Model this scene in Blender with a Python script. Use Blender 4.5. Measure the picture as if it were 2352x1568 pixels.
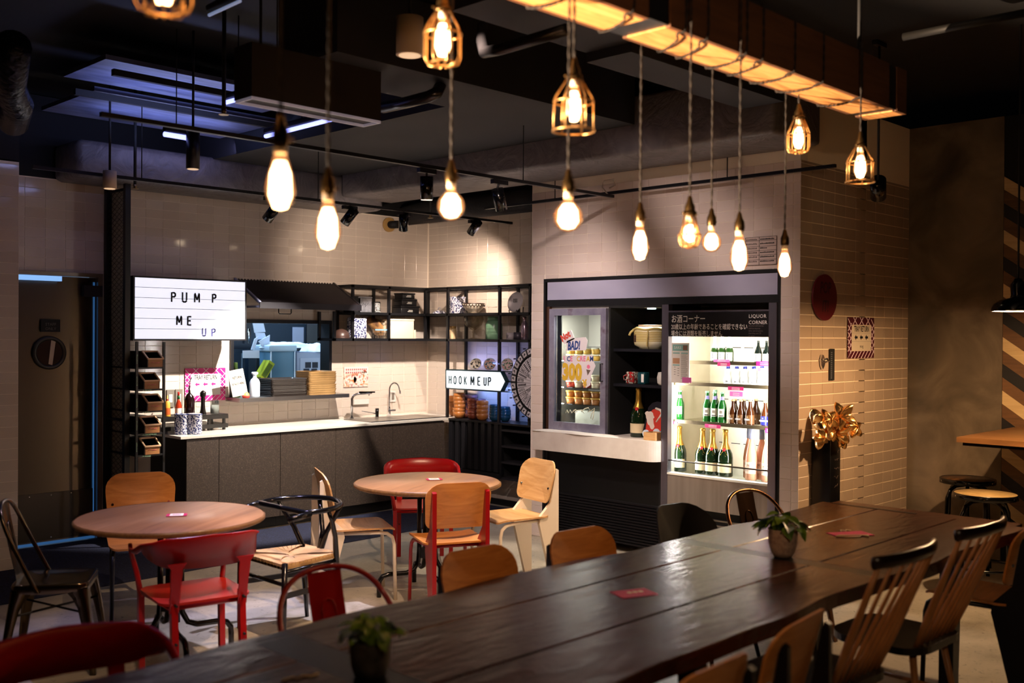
import bpy, bmesh, math, random
from math import sin, cos, pi, radians, sqrt
from mathutils import Matrix, Vector, Euler
for o in list(bpy.data.objects): bpy.data.objects.remove(o)
SC = bpy.context.scene
COL = SC.collection
RND = random.Random(7)
# ---------------------------------------------------------------- camera
M3 = ((0.69999, -0.00007, 0.71406), (-0.71411, -0.00959, 0.69996), (0.0068, -0.99995, -0.00677))
def _rot(y, p, r):
    Ry = Matrix(((cos(y), 0, sin(y)), (0, 1, 0), (-sin(y), 0, cos(y))))
    Rx = Matrix(((1, 0, 0), (0, cos(p), -sin(p)), (0, sin(p), cos(p))))
    Rz = Matrix(((cos(r), -sin(r), 0), (sin(r), cos(r), 0), (0, 0, 1)))
    return Rz @ Rx @ Ry
RC = _rot(radians(-45.55), radians(.3925), radians(.3865))
MW = Matrix((RC.col[0], RC.col[2], -RC.col[1]))       # world = MW @ (right, down, forward)
EYE = Vector((0, 0, 1.72))
FPX = 2353.0
cam_d = bpy.data.cameras.new('camera')
cam = bpy.data.objects.new('camera', cam_d); COL.objects.link(cam)
rgt = MW @ Vector((1, 0, 0)); up = MW @ Vector((0, -1, 0)); bk = MW @ Vector((0, 0, -1))
cam.matrix_world = Matrix((( rgt.x, up.x, bk.x, EYE.x), (rgt.y, up.y, bk.y, EYE.y), (rgt.z, up.z, bk.z, EYE.z), (0, 0, 0, 1)))
cam_d.sensor_width = 36; cam_d.lens = FPX*36/2352; cam_d.clip_start = .05
cam_d.dof.use_dof = True; cam_d.dof.focus_distance = 8.0; cam_d.dof.aperture_fstop = 1.8
SC.camera = cam
SC.view_settings.view_transform = 'Standard'; SC.view_settings.look = 'None'
SC.view_settings.gamma = 1; SC.view_settings.exposure = 0; SC.view_settings.use_curve_mapping = False
# ---------------------------------------------------------------- world (dark restaurant after hours)
wd = bpy.data.worlds.new('world'); SC.world = wd; wd.use_nodes = True
wd.node_tree.nodes['Background'].inputs[0].default_value = (.5, .55, .8, 1)
wd.node_tree.nodes['Background'].inputs[1].default_value = .004
# a point seen in the photograph, on a plane of the room
def _ray(px, py): return MW @ Vector(((px-1176)/FPX, (py-784)/FPX, 1))
def PZ(px, py, z): r = _ray(px, py); return EYE + r*((z-EYE.z)/r.z)
def PX(px, py, x): r = _ray(px, py); return EYE + r*(x/r.x)
def PY(px, py, y): r = _ray(px, py); return EYE + r*(y/r.y)
def lin(h):
    if isinstance(h, str):
        v = [int(h[i:i+2], 16)/255 for i in (0, 2, 4)]
        return tuple((x/12.92 if x <= .04045 else ((x+.055)/1.055)**2.4) for x in v)
    return h
# ---------------------------------------------------------------- lights
def light(kind, loc, power, col=(1, 1, 1), size=.03, aim=None, spot=60, blend=.2, sy=None):
    d = bpy.data.lights.new(kind.lower()+'_light', kind); o = bpy.data.objects.new(kind.lower()+'_light', d); COL.objects.link(o)
    d.energy = power; d.color = col; o.location = loc
    if kind == 'AREA':
        d.shape = 'RECTANGLE'; d.size = size; d.size_y = sy or size
    else: d.shadow_soft_size = size
    if kind == 'SPOT': d.spot_size = radians(spot); d.spot_blend = blend
    if aim is not None:
        o.rotation_euler = (Vector(aim)-Vector(loc)).to_track_quat('-Z', 'Y').to_euler()
    return o
WARM = (1, .62, .34); SPOTC = (1, .78, .56); COOL = (.62, .74, 1)
YB = 8.44; XC = 7.30; XF = 6.40; YR = 3.519; YL = 7.74
# cool white fittings in the kitchen behind the hatch
light('AREA', (5.6, 10.1, 3.2), 190, (.60, .80, 1), 1.8, (5.6, 10.1, 0), sy=1.2)
light('AREA', (4.3, 9.6, 3.2), 36, (.60, .80, 1), .6, (4.3, 9.6, 0), sy=.6)
# track spots and added unseen lamps: (lamp position, aim, power, cone, blend, colour)
SPOTS = [
 ((5.74, 6.90, 2.62), (6.75, 8.40, .92), 330, 46, .12, (1, .86, .76)),     # onto the sink wall
 ((5.17, 6.90, 2.60), (4.95, 8.05, .88), 700, 60, .35, (1, .89, .78)),      # onto the condiment end of the worktop
 ((6.60, 6.90, 2.70), (7.25, 7.95, 1.9), 150, 84, .9, (1, .78, .64)),      # onto the side shelves
 ((5.20, 6.90, 2.60), (6.5, 8.4, 2.3), 85, 80, 1, (1, .78, .62)),         # scallop on the tiles over the awning
 ((4.33, 5.03, 2.55), (4.45, 5.15, .7), 95, 52, .35, (1, .74, .46)),      # down to the farther round table
 ((5.00, 5.08, 2.60), (6.4, 5.6, 1.3), 120, 96, 1, (1, .82, .76)),
 ((3.2, 3.6, 3.3), (6.4, 4.9, 1.45), 310, 52, .8, (1, .80, .73)),        # added above the frame, evens the light on the fridge wall
 ((5.05, 5.03, 2.60), (5.5, 4.7, 0), 620, 66, .5, (1, .86, .68)),          # floor before the fridges
 ((2.68, 5.00, 2.70), (2.7, 5.0, 0), 150, 60, .5, (.68, .58, 1)),         # down over the near round table
 ((3.9, 5.03, 2.70), (3.6, 4.6, 0), 380, 60, .5, (.74, .72, 1)),
 ((3.0, 3.0, 3.2), (3.9, 4.6, .5), 420, 60, .6, (1, .66, .42)),            # added unseen fills above the frame, for the chair backs
 ((1.4, 2.6, 3.2), (2.7, 4.75, .5), 150, 38, .6, (1, .66, .42)),  # second added fill, towards the nearer round table
 ((.3, -.7, 2.7), (3.4, 1.9, .7), 70, 52, .8, (1, .66, .40)),
 ((.6, -.4, 2.3), (2.9, 2.12, 2.95), 90, 50, .8, (1, .66, .42)),  # added unseen lamp, lifts the near face of the beam
 ((-1.2, 4.3, .7), (3.2, 2.2, 2.85), 11000, 22, .6, (1, .70, .46)),         # unseen uplight, added outside the frame to brighten the timber beam
]
for l, a, p, s, b, c_ in SPOTS: light('SPOT', l, p, c_, .025, a, s, b)
# fluorescent strips above the ceiling boards
light('AREA', (3.4, 6.5, 3.10), 9, (.36, .44, 1), 1.0, (3.4, 6.6, 3.5), sy=.12)
light('AREA', (3.7, 7.25, 3.12), 6, (.36, .44, 1), 1.0, (3.7, 7.3, 3.5), sy=.10)
light('AREA', (4.4, 7.6, 3.25), 2, (.45, .45, 1), 1.6, (4.4, 8.3, 3.1), sy=.08)
# pendant over the high table on the right
light('POINT', (6.6, 2.19, 1.90), 190, (1, .62, .32), .03)

# ---------------------------------------------------------------- materials
MATS = {}
def mat(name, col=(.5, .5, .5), rough=.5, metal=0, emit=None, es=1, trans=0, ior=1.45, spec=.5, coat=0, alpha=1):
    if name in MATS: return MATS[name]
    m = bpy.data.materials.new(name); m.use_nodes = True; b = m.node_tree.nodes['Principled BSDF']
    c = lin(col); b.inputs['Base Color'].default_value = (*c, 1)
    b.inputs['Roughness'].default_value = rough; b.inputs['Metallic'].default_value = metal
    b.inputs['IOR'].default_value = ior; b.inputs['Specular IOR Level'].default_value = spec
    b.inputs['Transmission Weight'].default_value = trans; b.inputs['Coat Weight'].default_value = coat
    b.inputs['Alpha'].default_value = alpha
    if emit: b.inputs['Emission Color'].default_value = (*lin(emit), 1); b.inputs['Emission Strength'].default_value = es
    MATS[name] = m; return m
def nd(m, t, **k):
    n = m.node_tree.nodes.new(t)
    for a, v in k.items():
        if a in n.inputs: n.inputs[a].default_value = v
        else: setattr(n, a, v)
    return n
def lk(m, a, b): m.node_tree.links.new(a, b)
def bsdf(m): return m.node_tree.nodes['Principled BSDF']
def ramp(m, fac, stops):
    r = nd(m, 'ShaderNodeValToRGB'); e = r.color_ramp.elements
    while len(e) < len(stops): e.new(.5)
    for i, (p, c) in enumerate(stops): e[i].position = p; e[i].color = (*lin(c), 1)
    lk(m, fac, r.inputs[0]); return r.outputs[0]
def coords(m, scale=(1, 1, 1), rot=(0, 0, 0), kind='Object'):
    t = nd(m, 'ShaderNodeTexCoord'); mp = nd(m, 'ShaderNodeMapping'); mp.inputs['Scale'].default_value = scale; mp.inputs['Rotation'].default_value = rot
    lk(m, t.outputs[kind], mp.inputs[0]); return mp.outputs[0]
def noise(m, v, sc=5, det=4, rough=.5, dist=0):
    n = nd(m, 'ShaderNodeTexNoise'); n.inputs['Scale'].default_value = sc; n.inputs['Detail'].default_value = det
    n.inputs['Roughness'].default_value = rough; n.inputs['Distortion'].default_value = dist
    if v is not None: lk(m, v, n.inputs['Vector'])
    return n.outputs['Fac']
def bump(m, h, st=.2, d=.01):
    b = nd(m, 'ShaderNodeBump'); b.inputs['Strength'].default_value = st; b.inputs['Distance'].default_value = d
    lk(m, h, b.inputs['Height']); lk(m, b.outputs[0], bsdf(m).inputs['Normal'])
def nmat(name, stops, sc=5, det=4, scale=(1, 1, 1), rot=(0, 0, 0), dist=0, rough=.5, bst=0, bd=.005, kind='Object', nr=.5, **k):
    if name in MATS: return MATS[name]
    m = mat(name, rough=rough, **k); v = coords(m, scale, rot, kind); f = noise(m, v, sc, det, nr, dist)
    lk(m, ramp(m, f, stops), bsdf(m).inputs['Base Color'])
    if bst: bump(m, f, bst, bd)
    return m
def tilemat(name, c1, c2, rough=.13):
    m = mat(name, c1, rough); oi = nd(m, 'ShaderNodeObjectInfo')
    lk(m, ramp(m, oi.outputs['Random'], [(0, c1), (1, c2)]), bsdf(m).inputs['Base Color'])
    f = noise(m, coords(m, kind='Generated'), 1.6, 2); g = nd(m, 'ShaderNodeTexCoord'); 
    n2 = noise(m, nd(m, 'ShaderNodeNewGeometry').outputs['Position'], 9, 2); bump(m, n2, .12, .004)
    return m
TILE = tilemat('glazed_tile', 'c8baac', 'd2c5b8', .09)
TILEM = tilemat('satin_tile', 'd0bfb6', 'd9cac1', .26)
GROUT = mat('grout', 'f0e4d4', .8)
GROUTD = mat('grout_warm', 'fbe8c8', .8)
BLACK = mat('black_steel', '0d0d10', .42)
BLACKG = mat('black_gloss', '08080a', .16)
BLACKM = mat('black_matte', '0a0a0b', .75)
DARK = mat('dark_grey', '1b1a1c', .6)
CEIL = nmat('ceiling_black', [(.3, '050506'), (.8, '09090b')], 3, rough=.8, bst=.2)
SLAB = nmat('ceiling_board', [(.3, '1e1e21'), (.8, '2a292d')], 2, rough=.7, scale=(1, 1, 1), bst=.15)
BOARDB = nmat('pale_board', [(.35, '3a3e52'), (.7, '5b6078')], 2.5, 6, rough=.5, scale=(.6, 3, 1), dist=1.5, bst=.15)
FOIL = nmat('wrapped_foil', [(.3, '5a5658'), (.7, '706a6c')], 4, 6, rough=.42, dist=2.5, bst=.55, bd=.03)
CONC = nmat('concrete_wall', [(.25, '3e3629'), (.45, '5e5140'), (.55, '70614e'), (.75, '8c7a64')], 2.2, 8, rough=.75, dist=.6, bst=.12)
STEEL = mat('brushed_steel', '9a9490', .32, 1)
STEELD = mat('door_steel', '6a625c', .28, 1); bsdf(STEELD).inputs['Anisotropic'].default_value = .85; bsdf(STEELD).inputs['Anisotropic Rotation'].default_value = .25
CHROME = mat('chrome', 'd8d8dc', .08, 1)
WHITE = mat('white_paint', 'dedad2', .45)
PAPER = mat('paper_white', 'ece8e0', .6)
INK = mat('black_ink', '101014', .6)
RED = mat('red_lacquer', '9a0f12', .28)
WGLASS = mat('clear_glass', 'ffffff', .02, trans=1, ior=1.45)
def glassmat(name, col, fac=.85, gr=.03):
    if name in MATS: return MATS[name]
    m = bpy.data.materials.new(name); m.use_nodes = True; nt = m.node_tree; nt.nodes.remove(nt.nodes['Principled BSDF'])
    t = nd(m, 'ShaderNodeBsdfTransparent'); t.inputs[0].default_value = (*lin(col), 1)
    g = nd(m, 'ShaderNodeBsdfGlossy'); g.inputs['Roughness'].default_value = gr; g.inputs['Color'].default_value = (1, 1, 1, 1)
    lw = nd(m, 'ShaderNodeLayerWeight'); lw.inputs[0].default_value = .5; pw = nd(m, 'ShaderNodeMath', operation='POWER'); lk(m, lw.outputs['Facing'], pw.inputs[0]); pw.inputs[1].default_value = 4
    fr = nd(m, 'ShaderNodeMapRange'); lk(m, pw.outputs[0], fr.inputs[0]); fr.inputs[3].default_value = .04; fr.inputs[4].default_value = .55
    mx = nd(m, 'ShaderNodeMixShader'); lk(m, fr.outputs[0], mx.inputs[0]); lk(m, t.outputs[0], mx.inputs[1]); lk(m, g.outputs[0], mx.inputs[2])
    lk(m, mx.outputs[0], nt.nodes['Material Output'].inputs[0]); MATS[name] = m; return m
PANE = glassmat('thin_pane', 'f4fbff')
BULBG = glassmat('bulb_glass', 'ffd9a8')
def wood(name, stops, sc=3, along='X', rough=.45, bst=.08, **k):
    s = {'X': (.6, 7, 7), 'Y': (7, .6, 7), 'Z': (7, 7, .6)}[along]
    return nmat(name, stops, sc, 7, s, dist=1.2, rough=rough, bst=bst, bd=.002, nr=.6, **k)
OAK = wood('oak_ply', [(.25, 'a0642a'), (.5, 'bc7838'), (.8, 'd08e4a')], 4, 'Y', .38)
OAKL = wood('pale_oak', [(.25, 'a87c4c'), (.5, 'c19563'), (.8, 'd0a878')], 4, 'Y', .4)
TABW = wood('table_wood', [(.2, '5e3e2a'), (.42, '8a6444'), (.6, '966e4b'), (.8, 'a98260')], 2.2, 'X', .3)
DKW = wood('dark_plank', [(.2, '160703'), (.45, '2e1007'), (.7, '44190b'), (.9, '542310')], 2.2, 'X', .22, 0, spec=.34)
bsdf(DKW).inputs['Specular Tint'].default_value = (1, .80, .64, 1)
_v = coords(DKW, (1, 3.2, 3)); _a = noise(DKW, _v, 3.2, 5, .55, 1.8); bump(DKW, _a, .30, .010)
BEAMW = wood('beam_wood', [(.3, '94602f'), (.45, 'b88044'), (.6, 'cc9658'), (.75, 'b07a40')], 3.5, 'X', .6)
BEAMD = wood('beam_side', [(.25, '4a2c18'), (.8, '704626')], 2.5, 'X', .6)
# ---------------------------------------------------------------- objects
def tag(o, label=None, cat=None, group=None, kind=None):
    if label: o['label'] = label
    if cat: o['category'] = cat
    if group: o['group'] = group
    if kind: o['kind'] = kind
    return o
def thing(name, label, cat, loc=(0, 0, 0), rz=0, group=None):
    o = bpy.data.objects.new(name, None); COL.objects.link(o); o.location = loc; o.rotation_euler = (0, 0, rz)
    o.empty_display_size = .1
    return tag(o, label, cat, group)
def wpos(o):
    p = Vector((0, 0, 0))
    while o: p += o.location; o = o.parent
    return p
class B:
    def __init__(s): s.v = []; s.f = []; s.m = []; s.sm = []; s.mi = 0; s.smooth = False
    def add(s, vs, fs, sm=None):
        n = len(s.v); s.v += [tuple(v) for v in vs]
        for f in fs: s.f.append(tuple(i+n for i in f)); s.m.append(s.mi); s.sm.append(s.smooth if sm is None else sm)
        return s
    def box(s, x0, x1, y0, y1, z0, z1):
        v = [(x, y, z) for z in (z0, z1) for y in (y0, y1) for x in (x0, x1)]
        return s.add(v, [(0, 2, 3, 1), (4, 5, 7, 6), (0, 1, 5, 4), (2, 6, 7, 3), (0, 4, 6, 2), (1, 3, 7, 5)], False)
    def obox(s, c, size, R=None):
        hx, hy, hz = [a/2 for a in size]; R = R or Matrix.Identity(3)
        v = [Vector(c)+R @ Vector((x, y, z)) for z in (-hz, hz) for y in (-hy, hy) for x in (-hx, hx)]
        return s.add(v, [(0, 2, 3, 1), (4, 5, 7, 6), (0, 1, 5, 4), (2, 6, 7, 3), (0, 4, 6, 2), (1, 3, 7, 5)], False)
    def rbox(s, x0, x1, y0, y1, z0, z1, r=.01, seg=2, T=None):
        bm = bmesh.new(); bmesh.ops.create_cube(bm, size=1)
        for v in bm.verts: v.co = Vector((x0+(v.co.x+.5)*(x1-x0), y0+(v.co.y+.5)*(y1-y0), z0+(v.co.z+.5)*(z1-z0)))
        bmesh.ops.bevel(bm, geom=bm.edges[:], offset=r, segments=seg, affect='EDGES', profile=.5)
        vs = [(T @ v.co) if T else v.co.copy() for v in bm.verts]; bm.verts.index_update()
        fs = [[v.index for v in f.verts] for f in bm.faces]; bm.free()
        return s.add(vs, fs, seg > 1)
    def cyl(s, p, q, r, r2=None, n=16, caps=True, sm=True):
        p = Vector(p); q = Vector(q); r2 = r if r2 is None else r2; d = (q-p).normalized()
        a = d.orthogonal().normalized(); b = d.cross(a)
        v = [p+a*(cos(2*pi*i/n)*r)+b*(sin(2*pi*i/n)*r) for i in range(n)]+[q+a*(cos(2*pi*i/n)*r2)+b*(sin(2*pi*i/n)*r2) for i in range(n)]
        s.add(v, [(i, (i+1) % n, n+(i+1) % n, n+i) for i in range(n)], sm)
        if caps:
            m = len(s.v)-2*n
            s.f.append(tuple(m+i for i in reversed(range(n)))); s.m.append(s.mi); s.sm.append(False)
            s.f.append(tuple(m+n+i for i in range(n))); s.m.append(s.mi); s.sm.append(False)
        return s
    def tube(s, pts, r, n=8, closed=False, radii=None, flat=None):
        P = [Vector(p) for p in pts]; N = len(P); vs = []; prev = None
        for i in range(N):
            if closed: t = (P[(i+1) % N]-P[i-1])
            else: t = P[min(i+1, N-1)]-P[max(i-1, 0)]
            t.normalize()
            if prev is None:
                a = t.orthogonal().normalized()
                if abs(t.z) < .9: a = (Vector((0, 0, 1))-t*t.z).normalized()
            else: a = (prev-t*prev.dot(t)).normalized()
            prev = a; b = t.cross(a); rr = radii[i] if radii else r; fb = flat or 1
            vs += [P[i]+a*(cos(2*pi*k/n)*rr)+b*(sin(2*pi*k/n)*rr*fb) for k in range(n)]
        fs = []
        for i in range(N if closed else N-1):
            j = (i+1) % N
            fs += [(i*n+k, i*n+(k+1) % n, j*n+(k+1) % n, j*n+k) for k in range(n)]
        if not closed: fs += [tuple(reversed(range(n))), tuple((N-1)*n+k for k in range(n))]
        return s.add(vs, fs, True)
    def lathe(s, prof, n=20, c=(0, 0, 0), T=None, a0=0, a1=2*pi):
        c = Vector(c); full = abs(a1-a0-2*pi) < 1e-6; k = n if full else n+1; vs = []
        for r, z in prof:
            for i in range(k):
                t = a0+(a1-a0)*i/n; p = Vector((r*cos(t), r*sin(t), z)); vs.append(c+(T @ p if T else p))
        fs = []
        for j in range(len(prof)-1):
            for i in range(n):
                i2 = (i+1) % k; fs.append((j*k+i, j*k+i2, (j+1)*k+i2, (j+1)*k+i))
        return s.add(vs, fs, True)
    def prism(s, poly, h, fn=None):      # poly 2D (ccw), extruded from 0 to h ; fn maps (a,b,c) -> point
        fn = fn or (lambda a, b, c: (a, b, c)); n = len(poly)
        vs = [fn(a, b, 0) for a, b in poly]+[fn(a, b, h) for a, b in poly]
        return s.add(vs, [tuple(reversed(range(n))), tuple(range(n, 2*n))]+[(i, (i+1) % n, n+(i+1) % n, n+i) for i in range(n)], False)
    def panel(s, out, fn, th, rings=4, mid=(0, 0)):   # curved plate: outline 2D -> fn(x,y)->(point) with thickness along normal given by fn2
        n = len(out); vs = []
        for side in (0, 1):
            vs.append(Vector(fn(mid[0], mid[1], side*th)))
            for k in range(1, rings+1):
                t = k/rings
                vs += [Vector(fn(mid[0]+(x-mid[0])*t, mid[1]+(y-mid[1])*t, side*th)) for x, y in out]
        half = 1+n*rings; fs = []
        for side in (0, 1):
            o = side*half
            for i in range(n):
                f = (o, o+1+i, o+1+(i+1) % n); fs.append(f if side else tuple(reversed(f)))
            for k in range(rings-1):
                for i in range(n):
                    a = o+1+k*n+i; b_ = o+1+k*n+(i+1) % n; f = (a, a+n, b_+n, b_); fs.append(f if side else tuple(reversed(f)))
        e = 1+n*(rings-1)
        s.add(vs, fs, True)
        base = len(s.v)-2*half
        s.add([s.v[base+e+i] for i in range(n)]+[s.v[base+half+e+i] for i in range(n)], [(i, (i+1) % n, n+(i+1) % n, n+i) for i in range(n)], False)
        return s
    def xf(s, T):
        s.v = [tuple(T @ Vector(v)) for v in s.v]; return s
    def build(s, name, mats, parent=None, w=False, label=None, kind=None, cat=None, group=None):
        off = wpos(parent) if (w and parent) else None
        vs = [(v[0]-off.x, v[1]-off.y, v[2]-off.z) for v in s.v] if off else s.v
        me = bpy.data.meshes.new(name); me.from_pydata(vs, [], s.f)
        for m in (mats if isinstance(mats, (list, tuple)) else [mats]): me.materials.append(m)
        me.polygons.foreach_set('material_index', s.m); me.polygons.foreach_set('use_smooth', s.sm); me.update()
        o = bpy.data.objects.new(name, me); COL.objects.link(o)
        if parent: o.parent = parent
        return tag(o, label, cat, group, kind)
    def solo(s, name, mats, label, cat, group=None, kind=None):
        xs, ys, zs = zip(*s.v); c = Vector(((min(xs)+max(xs))/2, (min(ys)+max(ys))/2, min(zs)))
        s.v = [(x-c.x, y-c.y, z-c.z) for x, y, z in s.v]
        o = s.build(name, mats, None, False, label, kind, cat, group); o.location = c; return o
def dup(o, parent=None, loc=None, rz=None, label=None):
    c = o.copy(); COL.objects.link(c); c.parent = parent
    for ch in o.children: dup(ch, c)
    if loc is not None: c.location = loc
    if rz is not None: c.rotation_euler = (0, 0, rz)
    if label: c['label'] = label
    return c
FRAMES = {}
def textm(s, size, name='lettering', mats=None, parent=None, o=(0, 0, 0), u=(1, 0, 0), v=(0, 0, 1), sx=1, ext=.0004, align='LEFT', w=False, bold=0, sp=1, shear=0):
    """flat lettering: o lower-left (or centre) point, u right, v up"""
    cu = bpy.data.curves.new('txt', 'FONT'); cu.body = s; cu.size = 1; cu.align_x = align; cu.extrude = 0; cu.offset = bold; cu.space_character = sp; cu.resolution_u = 2; cu.shear = shear
    to = bpy.data.objects.new('txt', cu); COL.objects.link(to)
    me = bpy.data.meshes.new_from_object(to.evaluated_get(bpy.context.evaluated_depsgraph_get()))
    bpy.data.objects.remove(to); bpy.data.curves.remove(cu)
    u = Vector(u).normalized(); v = Vector(v).normalized(); o = Vector(o)+u.cross(v)*ext
    if w and parent: o = o-wpos(parent)
    for vt in me.vertices: vt.co = o+u*(vt.co.x*size*sx)+v*(vt.co.y*size)
    me.name = name; me.materials.clear(); me.materials.append(mats)
    ob = bpy.data.objects.new(name, me); COL.objects.link(ob); ob.parent = parent; return ob
def rect2(w, h, r=0, n=4, r2=None):      # rounded rectangle outline centred, ccw; r bottom corners, r2 top corners
    r2 = r if r2 is None else r2; out = []
    for cx, cy, a, rr in ((w/2, -h/2, -90, r), (w/2, h/2, 0, r2), (-w/2, h/2, 90, r2), (-w/2, -h/2, 180, r)):
        sx = 1 if cx > 0 else -1; sy = 1 if cy > 0 else -1
        for k in range(n+1):
            t = radians(a+90*k/n); out.append((cx-sx*rr+cos(t)*rr, cy-sy*rr+sin(t)*rr))
    return out
def circ(r, n=24): return [(r*cos(2*pi*i/n), r*sin(2*pi*i/n)) for i in range(n)]
# ================================================================ SETTING
def struct(b, name, m): return b.build(name, m, None, kind='structure')
FLOORM = nmat('screed_floor', [(.2, '6d6658'), (.42, '9c9484'), (.6, 'b0a898'), (.85, 'c6beae')], 1.7, 9, rough=.38, dist=.8, bst=.1, bd=.01, nr=.62)
_m = FLOORM; _v = coords(_m); _n = noise(_m, _v, 22, 6, .7, 1.5)
_r = ramp(_m, _n, [(.32, '3a352c'), (.42, 'ffffff')]); _mx = nd(_m, 'ShaderNodeMix', data_type='RGBA', blend_type='MULTIPLY'); _mx.inputs[0].default_value = .7
_src = bsdf(_m).inputs['Base Color'].links[0].from_socket
lk(_m, _src, _mx.inputs[6]); lk(_m, _r, _mx.inputs[7]); lk(_m, _mx.outputs[2], bsdf(_m).inputs['Base Color'])
struct(B().box(-3, 11, -3, 12, -.1, 0), 'floor', FLOORM)
struct(B().box(-3, 11, -3, 12, 3.62, 3.8), 'ceiling', CEIL)
TW, TH = .160, .0788
def tile_mesh(w, h, m, gap=.0030, d=.0030):
    if 'side' in m.name: gap = .0050
    """tile seen from -n ; local: a along wall, b up, c outwards"""
    a0, a1, b0, b1, e = gap/2, w-gap/2, gap/2, h-gap/2, .0012
    v = [(a0, b0, 0), (a1, b0, 0), (a1, b1, 0), (a0, b1, 0), (a0, b0, d-e), (a1, b0, d-e), (a1, b1, d-e), (a0, b1, d-e), (a0+e, b0+e, d), (a1-e, b0+e, d), (a1-e, b1-e, d), (a0+e, b1-e, d)]
    f = [(8, 9, 10, 11)]+[(i, (i+1) % 4, 4+(i+1) % 4, 4+i) for i in range(4)]+[(4+i, 4+(i+1) % 4, 8+(i+1) % 4, 8+i) for i in range(4)]
    return v, f
TMESH = {}
def tiled(wall, o, u, n, U, Z0, Z1, w, h, u0, z0, holes, m, cap=300):
    """tiles on a wall: o origin on the grout face, u along the wall, n outwards; joints pass through u0 and z0"""
    o = Vector(o); u = Vector(u); n = Vector(n); zz = Vector((0, 0, 1)); flip = u.cross(zz).dot(n) < 0
    cells = []
    i0 = math.floor((U[0]-u0)/w); i1 = math.ceil((U[1]-u0)/w); j0 = math.floor((Z0-z0)/h); j1 = math.ceil((Z1-z0)/h)
    for i in range(i0, i1):
        for j in range(j0, j1):
            rs = [(max(U[0], u0+i*w), min(U[1], u0+(i+1)*w), max(Z0, z0+j*h), min(Z1, z0+(j+1)*h))]
            for (ha, hb, hc, hd) in holes:
                nr = []
                for (a, b, c, d) in rs:
                    if a >= hb-1e-4 or b <= ha+1e-4 or c >= hd-1e-4 or d <= hc+1e-4: nr.append((a, b, c, d)); continue
                    if a < ha: nr.append((a, ha, c, d))
                    if b > hb: nr.append((hb, b, c, d))
                    aa, bb = max(a, ha), min(b, hb)
                    if c < hc: nr.append((aa, bb, c, hc))
                    if d > hd: nr.append((aa, bb, hd, d))
                rs = nr
            cells += [r for r in rs if r[1]-r[0] > .012 and r[3]-r[2] > .012]
    def key(r):
        p = o+u*((r[0]+r[1])/2)+zz*((r[2]+r[3])/2)-EYE; c = MW.transposed() @ p
        x = 1176+FPX*c.x/c.z if c.z > 0 else -9999; y = 784+FPX*c.y/c.z if c.z > 0 else -9999
        vis = 0 <= x <= 2352 and 0 <= y <= 1568
        return (not vis, -(r[1]-r[0])*(r[3]-r[2])/p.length**2)
    cells.sort(key=key); rest = B()
    for q, (a, b, c, d) in enumerate(cells):
        v, f = tile_mesh(b-a, d-c, m)
        if flip: f = [tuple(reversed(k)) for k in f]
        if q < cap:
            kk = (round(b-a, 3), round(d-c, 3), tuple(round(k) for k in n), m.name)
            if kk not in TMESH:
                me = bpy.data.meshes.new('tile'); me.from_pydata([u*x+zz*y+n*z_ for x, y, z_ in v], [], f); me.materials.append(m); TMESH[kk] = me
            t = bpy.data.objects.new('tile', TMESH[kk]); COL.objects.link(t); t.parent = wall
            t.location = o+u*a+zz*c+n*(RND.random()*.0006)-wall.location
        else: rest.add([o+u*(a+x)+zz*(c+y)+n*z_ for x, y, z_ in v], f, False)
    if rest.v: rest.build('tile', m, wall, kind='stuff')
# back wall (with the hatch into the kitchen)
HX0, HX1, HZ0, HZ1 = 4.90, 6.02, 1.105, 1.845
b = B(); G = .008
b.box(3.70, HX0, YB, YB+.14, -.02, 2.95).box(HX1, 7.5, YB, YB+.14, -.02, 2.95).box(HX0, HX1, YB, YB+.14, -.02, HZ0).box(HX0, HX1, YB, YB+.14, HZ1, 2.95)
wb = struct(b, 'wall_back', GROUT)
tiled(wb, (0, YB, 0), (1, 0, 0), (0, -1, 0), (3.80, 7.292), .88, 2.95, TW, TH, 4.405, 2.862, [(HX0, HX1, HZ0, HZ1)], TILE)
ws = struct(B().box(XC, XC+.14, 5.9, YB+.14, -.02, 2.95), 'wall_right', GROUT)
tiled(ws, (XC, 0, 0), (0, 1, 0), (-1, 0, 0), (6.0, YB-.008), .06, 2.95, .1535, TH, 8.437, 2.862, [(6.0, 7.99, .30, .84)], TILE)
struct(B().box(XC-.014, XC-.0, 6.0, 7.8, 0, .06), 'baseboard_right', BLACKM)
# wall above and around the steel door
b = B().box(2.6, 2.90, YB, YB+.14, -.02, 2.95).box(2.90, 3.70, YB, YB+.14, 2.19, 2.95)
wd_ = struct(b, 'wall_door', GROUT)
tiled(wd_, (0, YB, 0), (1, 0, 0), (0, -1, 0), (2.62, 3.80), .02, 2.95, TW, TH, 3.405-.16*3, 2.862, [(2.93, 3.80, -.1, 2.20)], TILE)
wl = struct(B().box(-2.5, 2.79, YL, YB+.2, 0, 2.94), 'wall_left', GROUT)
tiled(wl, (0, YL, 0), (1, 0, 0), (0, -1, 0), (1.2, 2.798), .0, 2.92, TW, TH, 2.79-.16*9, 2.92-TH*37, [], TILE)
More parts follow.
